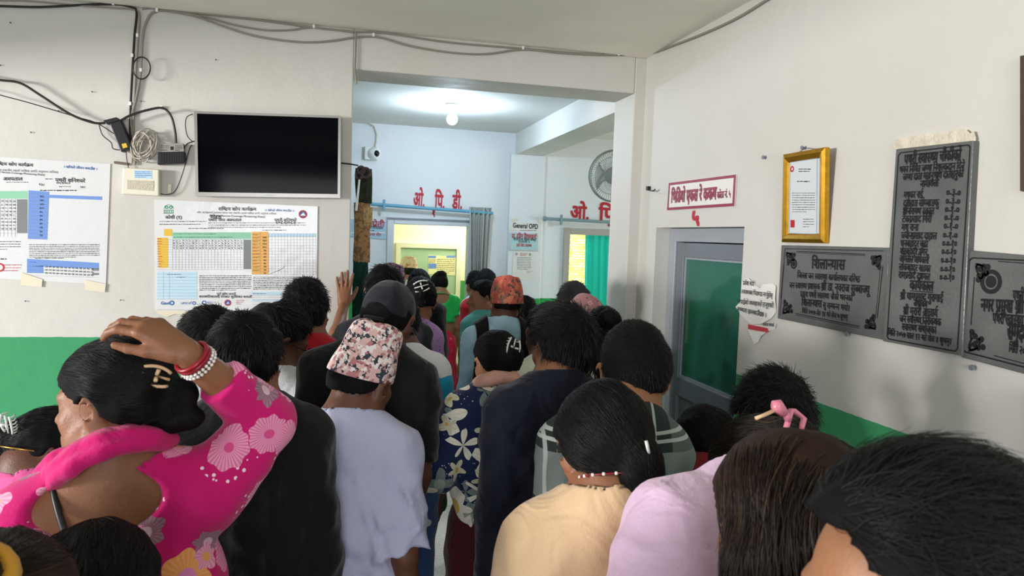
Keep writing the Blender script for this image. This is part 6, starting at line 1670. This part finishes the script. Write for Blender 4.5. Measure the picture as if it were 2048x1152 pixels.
# far end, by the first consulting room
I = Pz['sari'] = person('person in a bright green blouse and pink-red sari, back turned, in the consulting room doorway', pt=(878, 541), depth=7.35, female=True, heading=-6, hyaw=-12, hpitch=14, lean=9, skin='light', shoulders=1.15, hair='bun', hair_t=(.014, .01, .006), bun=dict(c=(.0, -.075, .10), r=(.055, .045, .035)), strands_n=300, strand_r=.002, strand_len=.06, strand_lift=.05, coarse=.02, fine=.013,
    top=TR(C_green, sleeve='short', slen=.55, hem=.13, ease=.006, neck=(.10, -.01), fold=.003, name='blouse', open_back=((0, -.12, .31 * 1.5), (.085, .12, .085))), bottom=TR(C_redsari, kind='skirt', name='sari_skirt', flare=.09))
p_ = MB(); T_ = I['T']; S_ = I['S']
V = []; F = []
for i in range(14):
    t = i / 13; c0 = T_(-.16 + .02 * t, .02 - .16 * math.sin(t * 2.6), .30 * S_ - .02 + .02 * math.sin(t * 3.1) - t * .06)
    for j in range(6): V.append(c0 + np.array((.10 * (j / 5) - .02, -.012 * math.sin(j * 2.2 + i), -.03 * j / 5)))
for i in range(13):
    for j in range(5): F.append((i*6+j, i*6+j+1, (i+1)*6+j+1, (i+1)*6+j))
o = np_mesh('sari_end', np.array(V), np.array(F), C_redsari, I['root']); o.modifiers.new('t', 'SOLIDIFY').thickness = .006
person('person in a pale woven hat inside the bright consulting room', pt=(817, 517), depth=8.0, heading=5, hair='short', topi=dict(mat=T_pale, h=.12, r=(.096, .116), z0=.03), strands_n=0, coarse=.024, fine=.014, skin='light', top=TR(C_white), bottom=TR(C_dark), name='person')
person('person with black hair at the grey curtain, nearest the consulting room door', pt=(952, 541), depth=6.4, shoulders=.85, heading=-25, hair='short', strands_n=300, strand_r=.0018, coarse=.022, fine=.013, top=TR(C_white), bottom=TR(C_dark), shoes=dict(mat=M_black))
person('person with rounded black hair in front of the grey curtain, above the teal shirt', pt=(972, 537), depth=5.9, heading=10, hair='short', strands_n=300, strand_r=.0018, coarse=.022, fine=.012, top=TR(C_red), bottom=TR(C_dark))
I = person('person in teal seen in profile, facing left beside the man in the orange red hat', pt=(966, 556), depth=4.9, heading=-30, hyaw=-62, hpitch=0, hair='short', hair_t=(.014, .008, .006), strands_n=500, strand_r=.0014, strand_lift=.15, coarse=.018, fine=.007, skin='mid', female=False, top=TR(C_teal, sleeve='long'), bottom=TR(C_dark))
I = person('person wearing dark spectacles, looking out to the right of the orange red hat', pt=(1046, 590), depth=4.5, heading=40, hyaw=35, hair='short', strands_n=400, strand_r=.0014, coarse=.018, fine=.008, top=TR(C_dark, sleeve='long'), bottom=TR(C_dark)); specs(I)
# left file, far half
person('person in a mauve patterned hat rising behind dark hair, by the gathered curtain', pt=(781, 533), depth=4.7, heading=0, hair='short', hair_t=(.01, .006, .004), topi=dict(mat=T_dark, h=.12, tilt=(0, 8), r=(.088, .108), z0=.028), strands_n=300, strand_r=.0014, coarse=.02, fine=.009, top=TR(C_white), bottom=TR(C_dark), shoes=dict(mat=M_black))
I = person('person in black with hanging sleeve, just left of the bright green blouse', pt=(838, 536), depth=5.3, heading=0, female=True, hair='tied', bun=dict(c=(0, -.11, .02), r=(.03, .025, .03)), strands_n=400, strand_r=.0014, strand_len=.06, strand_lift=.05, coarse=.018, fine=.009, shoulders=.92, top=TR(C_black, sleeve='long', hem=-.22), bottom=TR(C_dark, kind='trousers'), shoes=dict(mat=fabric('mauve_sandal', '#7a6880', rough=.5), strap=True))
hw_ = onY(689, 590, DF - .02)
I = person('person with short dark hair, left palm raised flat against the wall edge', pt=(768, 528), depth=3.35, heading=0, hpitch=12, hair='short', strands_n=1200, strand_r=.001, strand_lift=.5, coarse=.014, fine=.007, skin='mid', top=TR(C_dark, sleeve='short', slen=.6), bottom=TR(C_brown),
    arms=(dict(elbow_w=atD(664, 712, 3.55), wrist_w=atD(687, 612, 3.95), fdir=(.02, .12, 1), normal=(0, -1, .1), curl=.03, thumb=38, spread=9, fine=.0045), None), shoes=dict(mat=M_black))
I = Pz['purple'] = person('person in a speckled mauve blouse with a white claw clip in tied black hair', pt=(840, 546), depth=3.75, female=True, heading=4, hpitch=10, hair='tied', hairline='updo', hair_t=(.018, .014, .012), bun=dict(c=(0, -.10, .05), r=(.045, .035, .04)), strands_n=1200, strand_r=.001, strand_len=.07, strand_lift=.08, coarse=.012, fine=.007, skin='mid', shoulders=.86, side=6, noff=(.05, 0, 0),
    top=TR(C_purple, sleeve='long', slen=.06, hem=-.42, flare=.04, sleeve_r=(.066, .075), neck=(.07, 0), name='kurta'), bottom=TR(C_dkgreen, kind='trousers'), arms=(None, dict(fine=.005)), shoes=dict(mat=M_black))
claw(I, (0, -.125, .075), (1, 0, .3), .075, M_clip_white)
a = I['A'][1]; m = MB(); c_ = a['W'] + (a['E'] - a['W']) * .12
for q in (0, .012): m.tube(ringpts(c_ + (a['E'] - a['W']) * q * 4, a['W'] - a['E'], .034, 20), .003, 6, True)
lpart(I, 'bangle', m, M_goldm)
I = person('person in a white raglan shirt with a cyan sleeve, behind the dark cap', pt=(797, 580), depth=2.95, heading=5, hair='short', hair_t=(.015, .01, .005), strands_n=900, strand_r=.001, coarse=.012, fine=.007, top=TR(C_white, sleeve='short', slen=.9, fold=.004), bottom=TR(C_denim), skin='dark', shoulders=1.05)
a = I['A']; 
for s in (-1, 1):
    G = Sdf(); pe = a[s]['S'] + (a[s]['E'] - a[s]['S']) * .9; G.add(CutCone(a[s]['S'] + (a[s]['E'] - a[s]['S']) * .16, a[s]['E'], .074, .066, pe, a[s]['E'] - a[s]['S']), .01); G.cut_.append(lambda P, s=s: -((P - a[s]['S']) @ (a[s]['E'] - a[s]['S'])) / .28 + .02)
    sdf_mesh('cyan_sleeve', G, .008, C_cyan, I['top'])
# left file, near half
I = person('person with a shaved-looking round head top in front of the yellow and orange chart', pt=(533, 596), depth=3.15, heading=10, hair='short', hair_t=(.004, .003, .002), hairline='crop', strands_n=0, coarse=.016, fine=.008, skin='dark', top=TR(C_olive), bottom=TR(C_dark))
I = person('person with spiky black hair in a red shirt in front of the chart', pt=(612, 553), depth=2.72, heading=6, hyaw=5, hpitch=4, k=.97, hair='spiky', hair_t=(.026, .012, .004), spiky=.008, strands_n=3200, strand_r=.0008, strand_len=.020, strand_lift=.6, coarse=.012, fine=.006, skin='mid', top=TR(C_red, collar=dict(r=.007), collarmat=C_white), bottom=TR(C_denim))
I = person('person wearing spectacles and a white shirt, head bowed to the right', pt=(556, 603), depth=2.48, heading=20, hyaw=48, hpitch=22, hair='short', hair_t=(.024, .016, .007), strands_n=2200, strand_r=.0008, coarse=.012, fine=.0055, skin='dark', lean=6, top=TR(C_white, collar=dict(h=.02, r=.008)), bottom=TR(C_dark)); specs(I)
I = person('person with thick straight black hair and white shirt, left behind the black jacket', pt=(420, 612), depth=2.06, heading=-15, hpitch=6, hair='short', hair_t=(.028, .020, .012), strands_n=2500, strand_r=.0008, strand_lift=.25, coarse=.012, fine=.007, top=TR(C_white, sleeve='short'), bottom=TR(C_dark), skin='mid')
I = Pz['jacket'] = person('person in a plain black jacket with straight black hair, behind the pink floral dress', pt=(490, 614), depth=1.76, heading=-12, hyaw=20, hpitch=8, hair='short', hair_t=(.024, .016, .010), strands_n=4500, strand_r=.0007, strand_lift=.22, coarse=.011, fine=.0055, skin='mid', k=.95, shoulders=.92, top=TR(C_black, sleeve='long', ease=.02, hem=-.14, sleeve_r=(.072, .064), collar=dict(h=.03, r=.012), collarmat=C_olive), bottom=TR(C_dark))
I = Pz['cap'] = person('person in a dark grey cap and black short sleeved shirt', pt=(776, 550), depth=2.36, heading=4, hyaw=24, hpitch=14, hroll=6, hair='short', hair_t=(.006, .005, .005), strands_n=900, strand_r=.0008, strand_len=.015, coarse=.011, fine=.0055, skin='dark', shoulders=1.02, cap=dict(mat=C_capc),
    top=TR(C_black, sleeve='short', slen=.85, ease=.018, hem=-.12, sleeve_r=(.070, .064)), bottom=TR(C_brown), arms=(None, dict(elbow=(.04, -.05, -.28), wrist=(-.02, .03, -.25), curl=.5, fine=.0055)), side=7, noff=(.032, .01, -.01))
I = Pz['topi'] = person('person in a pink and grey patterned cap and lavender grey shirt, seen from behind', pt=(722, 668), depth=2.03, heading=14, hyaw=26, hpitch=8, hroll=5, hair='short', hair_t=(.003, .003, .002), strands_n=1500, strand_r=.0007, strand_len=.008, strand_lift=.3, coarse=.010, fine=.005, skin='dark', hairline='topi', shoulders=1.0, lean=5,
    topi=dict(mat=T_pink, h=.142, r=(.084, .104), lean=(.10, .55), tilt=(-6, 4), z0=.028, creases=1.3), top=TR(C_grey, sleeve='short', slen=.98, ease=.022, fold=.016, vfold=1.6, flare=-.022, hem=-.16, sleeve_r=(.066, .072), neck=(.072, 0)), bottom=TR(C_denim), noff=(.022, .0, .0), arms=(dict(elbow=(.05, .0, -.27)), dict(elbow=(.035, -.05, -.26), fine=.0055)))
# right file, far half
I = Pz['backpack'] = person('person in an orange red patterned cap, pale blue shirt and black backpack straps', pt=(1012, 563), depth=4.05, heading=0, hyaw=-4, hpitch=4, hair='short', hair_t=(.006, .007, .006), strands_n=500, strand_r=.001, strand_len=.012, hairline='topi', coarse=.013, fine=.006, skin='dark', topi=dict(mat=T_red, h=.140, r=(.090, .112), lean=(.0, -.15), z0=.022), shoulders=1.12, noff=(.03, 0, 0),
    top=TR(C_blue, sleeve='long', ease=.022, hem=-.14, collar=dict(h=.03, r=.009), neck=(.066, .02), fold=.006), bottom=TR(C_dark), shoes=dict(mat=M_black))
T_ = I['T']; S_ = I['S']; kb = I['kb']
for s in (-1, 1):
    G = Sdf(); G.add(Ell(T_(s * .1, -.02, .22 * S_), (.10, .26, .24), I['Rt']), .01)
    loc = lambda P: (P - I['pel']) @ I['Rt']
    G.cut_.append(lambda P, s=s: np.abs(loc(P)[..., 0] - s * (.122 + .02 * np.clip(.28 * S_ - loc(P)[..., 2], 0, 1) * 4)) - .033)
    G.cut_.append(lambda P: -I['topG'].at(P) - .004)
    G.cut_.append(lambda P: I['topG'].at(P) - .014)
    G.cut_.append(lambda P: .09 * S_ - loc(P)[..., 2])
    sdf_mesh('shoulder_strap', G, .007, C_black, I['root'])
G = Sdf(); G.add(Cone(T_(-.03, -.20, .15 * S_), T_(-.03, -.21, -.02 * S_), .15, .16, I['Rt'], (1, .5, 1)), .05); G.post.append(lambda P: .004 * noise3(P, 6, 3)); sdf_mesh('backpack', G, .012, C_black, I['root'])
person('person with greying dark hair in front of the teal curtain', pt=(1146, 560), depth=4.1, heading=0, hpitch=4, hair='short', hairmat='grey', hair_t=(.020, .014, .010), strands_n=1200, strand_r=.001, coarse=.015, fine=.008, top=TR(C_dark, sleeve='long'), bottom=TR(C_dark))
I = person('person wearing a rose floral headscarf, behind the navy shirt', pt=(1168, 588), depth=3.62, heading=12, female=True, hpitch=10, hair='long', hair_t=(.016, .012, .010), strands_n=0, coarse=.015, fine=.008, top=TR(C_dark, sleeve='long'), bottom=TR(C_maroon, kind='skirt'))
G = Sdf(); HT = I['HT']; G.add(Ell(HT(.004, -.012, .036), np.array((.099, .112, .113)), I['Rh']), .01); G.add(Cone(HT(.03, -.05, .0), HT(.06, -.075, -.15), .075, .06, I['Rh'], (1, .8, 1)), .05); G.cut_.append(lambda P: ((P - I['Hc']) @ I['Rh'])[..., 1] - .045); G.post.append(lambda P: .003 * np.sin(((P - I['Hc']) @ I['Rh']) @ np.array((60, 20, 45))))
sdf_mesh('headscarf', G, .006, C_scarf, I['root'])
I = person('person with a high dark bun in a red hair tie, by the pillar', pt=(1208, 606), depth=3.3, heading=10, female=True, hyaw=18, hpitch=8, hair='bun', hair_t=(.014, .012, .010), bun=dict(c=(.03, -.11, .075), r=(.05, .045, .042)), strands_n=1200, strand_r=.001, strand_len=.07, strand_lift=.08, coarse=.014, fine=.007, top=TR(C_black, sleeve='long'), bottom=TR(C_dark))
lpart(I, 'hair_tie', MB().tube([np.array(p) for p in ringpts(I['HT'](.024, -.088, .068), I['Rh'] @ np.array((.2, -.7, .5)), .034, 18, 1, .004)], .009, 7, True), M_redthread, I['hair'])
I = person('person in a pale green shirt mostly hidden in front of the navy shirt', pt=(1094, 606), depth=3.1, heading=-10, hyaw=-25, hair='short', strands_n=700, strand_r=.001, coarse=.014, fine=.008, skin='dark', top=TR(C_cream, sleeve='long'), bottom=TR(C_dark))
I = Pz['floral'] = person('person in a navy and white floral blouse with a peach scarf round the neck', pt=(993, 652), depth=2.68, female=True, heading=-10, hyaw=-6, hpitch=14, hair='tied', hairline='updo', hair_t=(.014, .012, .012), bun=dict(c=(.015, -.098, .035), r=(.045, .028, .035)), strands_n=2200, strand_r=.0007, strand_len=.07, strand_lift=.04, coarse=.011, fine=.0055, skin='light', shoulders=1.0, lean=5, side=2, noff=(.012, .0, -.01),
    top=TR(C_floral, sleeve='long', slen=.12, hem=-.38, flare=.0, ease=.016, fold=.008, sleeve_r=(.074, .082), neck=(.070, 0), collar=dict(r=.006), name='kurta'), bottom=TR(C_maroon, kind='skirt'), arms=(dict(elbow=(.095, -.01, -.21), wrist=(-.10, .20, -.02)), None), shoes=dict(mat=M_black))
G = Sdf(); nb = I['nb']; Rt_ = I['Rt']; nax = Rt_ @ np.array((0, .42, .91))
for (d, R_, r_) in ((.022, .062, .012), (.012, .068, .014), (.0, .076, .014), (-.012, .086, .012)): G.add(Torus(nb + nax * d + Rt_ @ np.array((0, .008, .0)), nax, R_, r_, 1.05), .02)
G.post.append(lambda P: .002 * noise3(P, 14, 2)); sdf_mesh('neck_scarf', G, .006, C_peach, I['root'])
claw(I, (.012, -.115, .055), (.4, 0, 1), .07, M_clip_white)
# right file, near half
I = Pz['navy'] = person('person in a navy long sleeved shirt with tousled black hair', pt=(1124, 602), depth=2.12, heading=-14, hyaw=-4, hpitch=2, hair='short', hair_t=(.026, .018, .008), strands_n=4500, strand_r=.0007, strand_len=.04, strand_lift=.5, coarse=.011, fine=.0055, skin='mid', shoulders=1.03, side=5, noff=(.028, .01, -.01), top=TR(C_navy, sleeve='long', ease=.018, hem=-.14, sleeve_r=(.072, .062), collar=dict(h=.03, r=.010), neck=(.066, .018), fold=.009), bottom=TR(C_dark))
I = Pz['plaid'] = person('person in a green and grey plaid shirt with cropped hair, hand at the chin', pt=(1268, 630), depth=1.74, heading=4, hyaw=6, hpitch=10, hair='short', hair_t=(.020, .008, .001), hairline='crop', strands_n=6500, strand_r=.0006, strand_len=.012, strand_lift=.35, coarse=.011, fine=.005, skin='light', shoulders=.82, build=.95, side=6, noff=(.040, .02, -.02),
    top=TR(C_plaid, sleeve='short', slen=.9, ease=.016, hem=-.14, sleeve_r=(.066, .066), collar=dict(h=.012, r=.009)), bottom=TR(C_dark), arms=(None, dict(elbow_w=atD(1306, 930, 1.84), wrist_w=atD(1298, 845, 1.97), fdir=(-.2, .15, 1), normal=(.75, -.65, .1), curl=(.95, 1.0, 1.05, 1.1), thumb=20, fine=.0045)))
pw = atD(1312, 838, 2.02); p_ = empty('paper_slip', pw, 'white slip of paper held near the chin of the plaid-shirted person', 'paper')
MB().add([atD(1300, 818, 2.0), atD(1322, 832, 1.99), atD(1314, 858, 2.0), atD(1301, 846, 2.01)], [(0, 1, 2, 3)]).build('sheet', M_matpaper, p_)
I = Pz['maroon'] = person('person in a maroon patterned sari with black hair, below the glazed door', pt=(1406, 800), depth=2.3, female=True, heading=-12, hyaw=-10, hpitch=6, hair='tied', noff=(-.02, .02, -.06), hairline='updo', hair_t=(.014, .012, .012), bun=dict(c=(.02, -.10, -.03), r=(.04, .03, .04)), strands_n=1600, strand_r=.0007, strand_len=.07, strand_lift=.05, coarse=.012, fine=.006, skin='dark', top=TR(C_sari, sleeve='short', ease=.016, fold=.010, hem=-.2, name='sari_drape', neck=(.075, -.005)), bottom=TR(C_maroon, kind='skirt'))
I = Pz['curly'] = person('person with wavy black hair standing closest to the right wall', pt=(1542, 737), depth=1.92, heading=10, hpitch=4, hair='spiky', hair_t=(.030, .022, .012), spiky=.010, strands_n=3500, strand_r=.0007, strand_len=.035, strand_lift=.6, coarse=.012, fine=.006, top=TR(C_dark, sleeve='short'), bottom=TR(C_dark), skin='mid')
I = Pz['beige'] = person('person in a beige shirt with black hair in a low looped bun', pt=(1206, 752), depth=1.38, female=True, heading=6, hyaw=-2, hpitch=12, hroll=-3, hair='bun', hairline='updo', hair_t=(.020, .018, .018), bun=[dict(c=(.036, -.118, -.025), r=(.042, .034, .058), k=.03), dict(c=(.040, -.152, -.100), r=(.032, .026, .030), k=.012)], strands_n=9000, strand_r=.0005, strand_len=.10, strand_lift=.03, coarse=.010, fine=.0045, skin='mid', shoulders=1.0, side=0, noff=(-.012, .02, -.02),
    top=TR(C_beige, sleeve='short', slen=.95, ease=.024, fold=.0065, hem=-.16, sleeve_r=(.078, .082), neck=(.078, .0), collar=dict(r=.006)), bottom=TR(C_dark))
m = MB(); ncl = ringpts(I['nb'] + I['Rt'] @ np.array((0, .002, .030)), I['Rt'] @ np.array((0, .34, .94)), .071, 60); m.tube(ncl, .0012, 5, True); lpart(I, 'necklace_thread', m, M_redthread)
m = MB()
for q in ncl[::3]: m.lathe(q - (0, 0, .003), (0, 0, 1), [(0, .001), (.001, .003), (.005, .003), (.006, .001)], 7)
lpart(I, 'necklace_beads', m, M_bead)
m = MB(); c = I['HT'](.035, -.152, .030); m.tube([c, c + (.006, .0, -.022)], .003, 6); lpart(I, 'hair_pin', m, M_clip_white, I['hair'])
I = Pz['lilac'] = person('person in a pale pink shirt with dark brown hair held by a pink claw clip', pt=(1524, 780), depth=1.37, female=True, heading=-10, hyaw=-8, hpitch=26, hairline='updo', hair='tied', hairmat='darkbrown', hair_t=(.018, .018, .018), bun=dict(c=(.01, -.115, .05), r=(.055, .04, .06), k=.03), strands_n=6000, strand_r=.0005, strand_len=.09, strand_lift=.08, coarse=.010, fine=.0045, k=.91, skin='light', shoulders=1.15, lean=24, side=12, noff=(.108, .075, -.080),
    top=TR(C_lilac, sleeve='short', slen=.95, ease=.026, fold=.008, hem=-.2, sleeve_r=(.082, .092), collar=dict(h=.03, r=.010), neck=(.074, 0)), bottom=TR(C_dark), arms=(dict(elbow=(.10, -.06, -.25)), None))
HT = I['HT']; m = MB(); u_ = np.array((.55, -.15, .80)); v_ = np.array((.84, .0, -.54)); c_ = np.array((-.034, -.138, .098))
q_ = lambda a, b, n=0: HT(*(c_ + u_ * a + v_ * b + np.array((0, -1, .2)) * n))
m.tube([q_(-.034, .004, .0), q_(-.030, .030, .004), q_(.030, .030, .006), q_(.034, .004, .004), q_(.030, -.006, .006), q_(-.030, -.006, .004)], .0052, 8, True)
m.tube([q_(.006, -.006, .006), q_(.012, -.022, .012)], .006, 8); m.tube([q_(.012, -.022, .010), q_(.018, -.044, .010), q_(.016, -.052, .006)], [.008, .013, .009], 9)
lpart(I, 'hair_clip', m, M_clip_pink, I['hair'])
lpart(I, 'clip_lever', MB().tube([q_(.008, -.046, .008), q_(-.012, -.066, .004), q_(-.022, -.078, .0)], .0035, 7), M_clip_cream, I['hair'])
# hair filling the lower corners
I = Pz['long'] = person('person with long brown-black hair hanging loose, near the camera at the lower right', pt=(1580, 846), depth=.92, lean=10, female=True, heading=-10, hyaw=-8, hpitch=8, hair='long', hairmat='brown', hair_t=(.022, .022, .024), longhair=[((0, -.045, .0), (-.012, -.095, -.26), .098, .105, (1.0, .62, 1)), ((-.02, -.09, -.26), (-.05, -.14, -.52), .105, .09, (1.05, .5, 1)), ((-.06, -.01, -.02), (-.075, -.03, -.22), .05, .055, (1, 1, 1))], strands_n=20000, strand_r=.00045, strand_len=.20, strand_lift=.05, coarse=.014, fine=.006, skin='light', top=TR(C_dark, sleeve='short'), bottom=TR(C_dark))
I = Pz['near'] = person('person closest to the camera in the lower right corner, swept black hair', pt=(1846, 902), depth=.61, lean=12, heading=-22, hyaw=-46, hpitch=8, hairline='bare', hair='tied', hair_t=(.030, .024, .016), bun=dict(c=(.03, -.09, .02), r=(.05, .04, .06), k=.03), strands_n=18000, strand_r=.00038, strand_len=.085, strand_lift=.16, coarse=.016, fine=.006, skin='light', top=TR(C_dark, sleeve='short'), bottom=TR(C_dark))
I = Pz['girl'] = person('person in a rose pink shirt, white clip in black hair, at the left edge', pt=(106, 806), depth=2.2, noff=(.03, .03, -.04), female=True, heading=30, hyaw=45, hpitch=10, hair='tied', hair_t=(.014, .014, .012), bun=dict(c=(-.02, -.115, .02), r=(.045, .045, .06)), strands_n=2500, strand_r=.0007, strand_len=.07, strand_lift=.08, coarse=.012, fine=.006, skin='dark', top=TR(C_rose, sleeve='short', slen=.75, ease=.012, neck=(.078, -.005)), bottom=TR(C_dark))
claw(I, (.040, -.128, .085), (.3, -.3, 1), .06, M_clip_white, nrm=(.7, -.7, .2))
lpart(I, 'necklace', MB().tube(ringpts(I['nb'] + I['Rt'] @ np.array((0, .004, .040)), I['Rt'] @ np.array((0, .3, .95)), .062, 30), .0022, 6, True), M_goldm)
I = Pz['cornerblack'] = person('person with smooth black hair at the lower left, in front of the pink floral dress', pt=(190, 1026), depth=1.08, female=True, heading=0, hpitch=6, hair='tied', hair_t=(.018, .018, .016), bun=dict(c=(0, -.11, -.04), r=(.035, .03, .04)), strands_n=9000, strand_r=.00045, strand_len=.10, strand_lift=.04, coarse=.014, fine=.006, top=TR(C_dark, sleeve='short'), bottom=TR(C_dark))
I = Pz['cornerbrown'] = person('person with brown hair in a yellow hair tie, cut off at the lower left corner', pt=(-18, 1044), depth=.76, female=True, heading=0, hpitch=4, hair='pony', hairmat='brown', hair_t=(.018, .018, .016), pony=dict(pts=[(.02, -.085, .115), (.022, -.115, .135), (.026, -.15, .10), (.03, -.165, .0), (.03, -.16, -.1)], r=[.024, .022, .026, .024, .016]), strands_n=7000, strand_r=.00045, strand_len=.09, strand_lift=.06, coarse=.014, fine=.006, top=TR(C_dark, sleeve='short'), bottom=TR(C_dark))
lpart(I, 'hair_tie', MB().tube([np.array(p) for p in ringpts(I['HT'](.021, -.096, .122), I['Rh'] @ np.array((.1, -.75, .6)), .027, 18, 1, .003)], .012, 8, True), fabric('mustard_band', '#c08a2c'), I['hair'])
# pink floral dress, hand on the head
I = Pz['pink'] = person('person in a bright pink floral dress, right hand laid on the head', pt=(228, 658), depth=1.36, female=True, heading=-8, hyaw=-64, hpitch=4, hroll=3, hair='bun', hairline='updo', hair_t=(.016, .016, .014), bun=[dict(c=(.0, -.130, .022), r=(.030, .040, .030), k=.014), dict(c=(.0, -.135, -.022), r=(.030, .048, .026), k=.012), dict(c=(.02, -.085, -.025), r=(.05, .035, .04), k=.03)], strands_n=11000, strand_r=.00045, strand_len=.10, strand_lift=.03, coarse=.010, fine=.0042, skin='mid', shoulders=1.04, lean=3, side=-5,
    top=TR(C_pink, sleeve='long', slen=.62, ease=.012, fold=.005, hem=-.45, flare=.02, sleeve_r=(.070, .062), neck=(.088, -.012), open_back=((-.03, -.12, .492), (.112, .12, .062)), name='kurta', collar=False), bottom=TR(C_magenta, kind='trousers'),
    arms=(dict(elbow=(.10, .02, -.26)), dict(elbow_w=atD(532, 842, 1.46), wrist_w=atD(374, 706, 1.30), fdir=(-.82, .12, .58), normal=(.45, -.55, .72), curl=(.62, .70, .76, .82), thumb=25, spread=5, fine=.0042)))
nb, Rt_, T_, HT = I['nb'], I['Rt'], I['T'], I['HT']; nax = Rt_ @ np.array((-.24, .46, .85)); nax /= np.linalg.norm(nax); G = Sdf(); c_ = nb + Rt_ @ np.array((-.008, .015, .004))
for (d, R_, r_) in ((.012, .070, .013), (-.006, .080, .017), (-.026, .092, .016)): G.add(Torus(c_ + nax * d, nax, R_, r_, 1.06), .025)
for p, q in zip(catmull([T_(-.085, -.02, .335 * I['S']), T_(-.115, .06, .30 * I['S']), T_(-.11, .13, .2 * I['S'])], 3)[:-1], catmull([T_(-.085, -.02, .335 * I['S']), T_(-.115, .06, .30 * I['S']), T_(-.11, .13, .2 * I['S'])], 3)[1:]): G.add(Cone(p, q, .035, .035), .02)
G.post.append(lambda P: .0022 * noise3(P, 11, 5) + .002 * np.sin(((P - c_) @ nax) * 210 + 3 * np.sin(P[..., 0] * 20)))
sdf_mesh('neck_scarf', G, .0055, C_magenta, I['root'])
a = I['A'][1]; d_ = (a['E'] - a['W']) / np.linalg.norm(a['E'] - a['W']); m = MB()
for q in (.012, .019): m.tube(ringpts(a['W'] + d_ * q, d_, .031, 26), .0042, 7, True)
lpart(I, 'bangle', m, M_redthread)
m = MB()
for q in (.027, .034):
    for p in ringpts(a['W'] + d_ * q, d_, .033, 26): m.lathe(p - (0, 0, .003), (0, 0, 1), [(0, .001), (.001, .003), (.005, .003), (.006, .001)], 7)
lpart(I, 'bead_bracelet', m, M_bead)
claw(I, (-.034, -.106, .062), (-.6, .7, .35), .05, M_clip_cream, nrm=(-.7, -.6, .3))
lpart(I, 'earring', MB().tube(ringpts(HT(-.083, .0, -.042), I['Rh'] @ np.array((1, 0, 0)), .008, 14), .0014, 6, True), M_goldm)
m = MB(); P_ = catmull([T_(-.10, -.04, .335 * I['S']), T_(-.085, -.085, .30 * I['S']), T_(-.06, -.115, .25 * I['S']), T_(-.02, -.13, .18 * I['S'])], 4); m.tube(P_, .006, 6); lpart(I, 'shoulder_strap', m, M_black)
# bags carried in the left file
I = Pz['purple']; a = I['A'][1]
cb = atD(836, 1000, 3.72); g = empty('shopping_bag', cb, 'brown paper carrier bag hanging low in the left file beside the aisle', 'bag')
M_kraft = newmat('kraft_paper', '#8a6a4c', rough=.7, bump=.3, bscale=20)
m = MB(); Zb = .42; x0, x1, y0, y1 = cb[0] - .10, cb[0] + .07, cb[1] - .05, cb[1] + .07
m.add([(x0, y0, Zb), (x1, y0, Zb - .01), (x1, y1, Zb), (x0, y1, Zb), (x0 - .01, y0 + .02, Zb + .32), (x1 + .01, y0 + .025, Zb + .31), (x1 + .01, y1 - .02, Zb + .31), (x0 - .01, y1 - .02, Zb + .32)], [(0, 3, 2, 1), (0, 1, 5, 4), (1, 2, 6, 5), (2, 3, 7, 6), (3, 0, 4, 7)]).build('bag_body', M_kraft, g)
m = MB(); m.tube(catmull([(x0 + .04, cb[1], Zb + .30), (x0 + .05, cb[1], Zb + .42), (x1 - .05, cb[1], Zb + .42), (x1 - .04, cb[1], Zb + .30)], 6), .004, 6).build('bag_handle', M_cab_white, g)
cg = atD(858, 950, 3.55); g = empty('cloth_bag', cg, 'dark green cloth bag hanging above the brown paper bag', 'bag')
G = Sdf(); G.add(Cone(cg + (0, 0, .16), cg + (.01, 0, -.14), .045, .075, None, (1, .45, 1)), .03); G.post.append(lambda P: .005 * np.sin(P[..., 0] * 70 + 3 * np.sin(P[..., 2] * 9)))
o = sdf_mesh('bag_body', G, .009, C_dkgreen, None); o.parent = g; o.data.transform(Matrix.Translation(-g.location))
fl = atD(952, 722, 4.7); g = empty('file_folder', fl, 'pale lilac paper folder held beside the pink-red sari', 'folder')
MB().add([fl + (-.03, 0, .10), fl + (.05, .02, .10), fl + (.045, .02, -.15), fl + (-.03, 0, -.14)] + [fl + (-.03, .01, .10), fl + (.05, .03, .10), fl + (.045, .03, -.15), fl + (-.03, .01, -.14)], [(0, 1, 2, 3), (7, 6, 5, 4), (0, 4, 5, 1), (1, 5, 6, 2), (2, 6, 7, 3), (3, 7, 4, 0)]).build('folder_cover', newmat('lilac_card', '#c3b6dd', rough=.6), g)
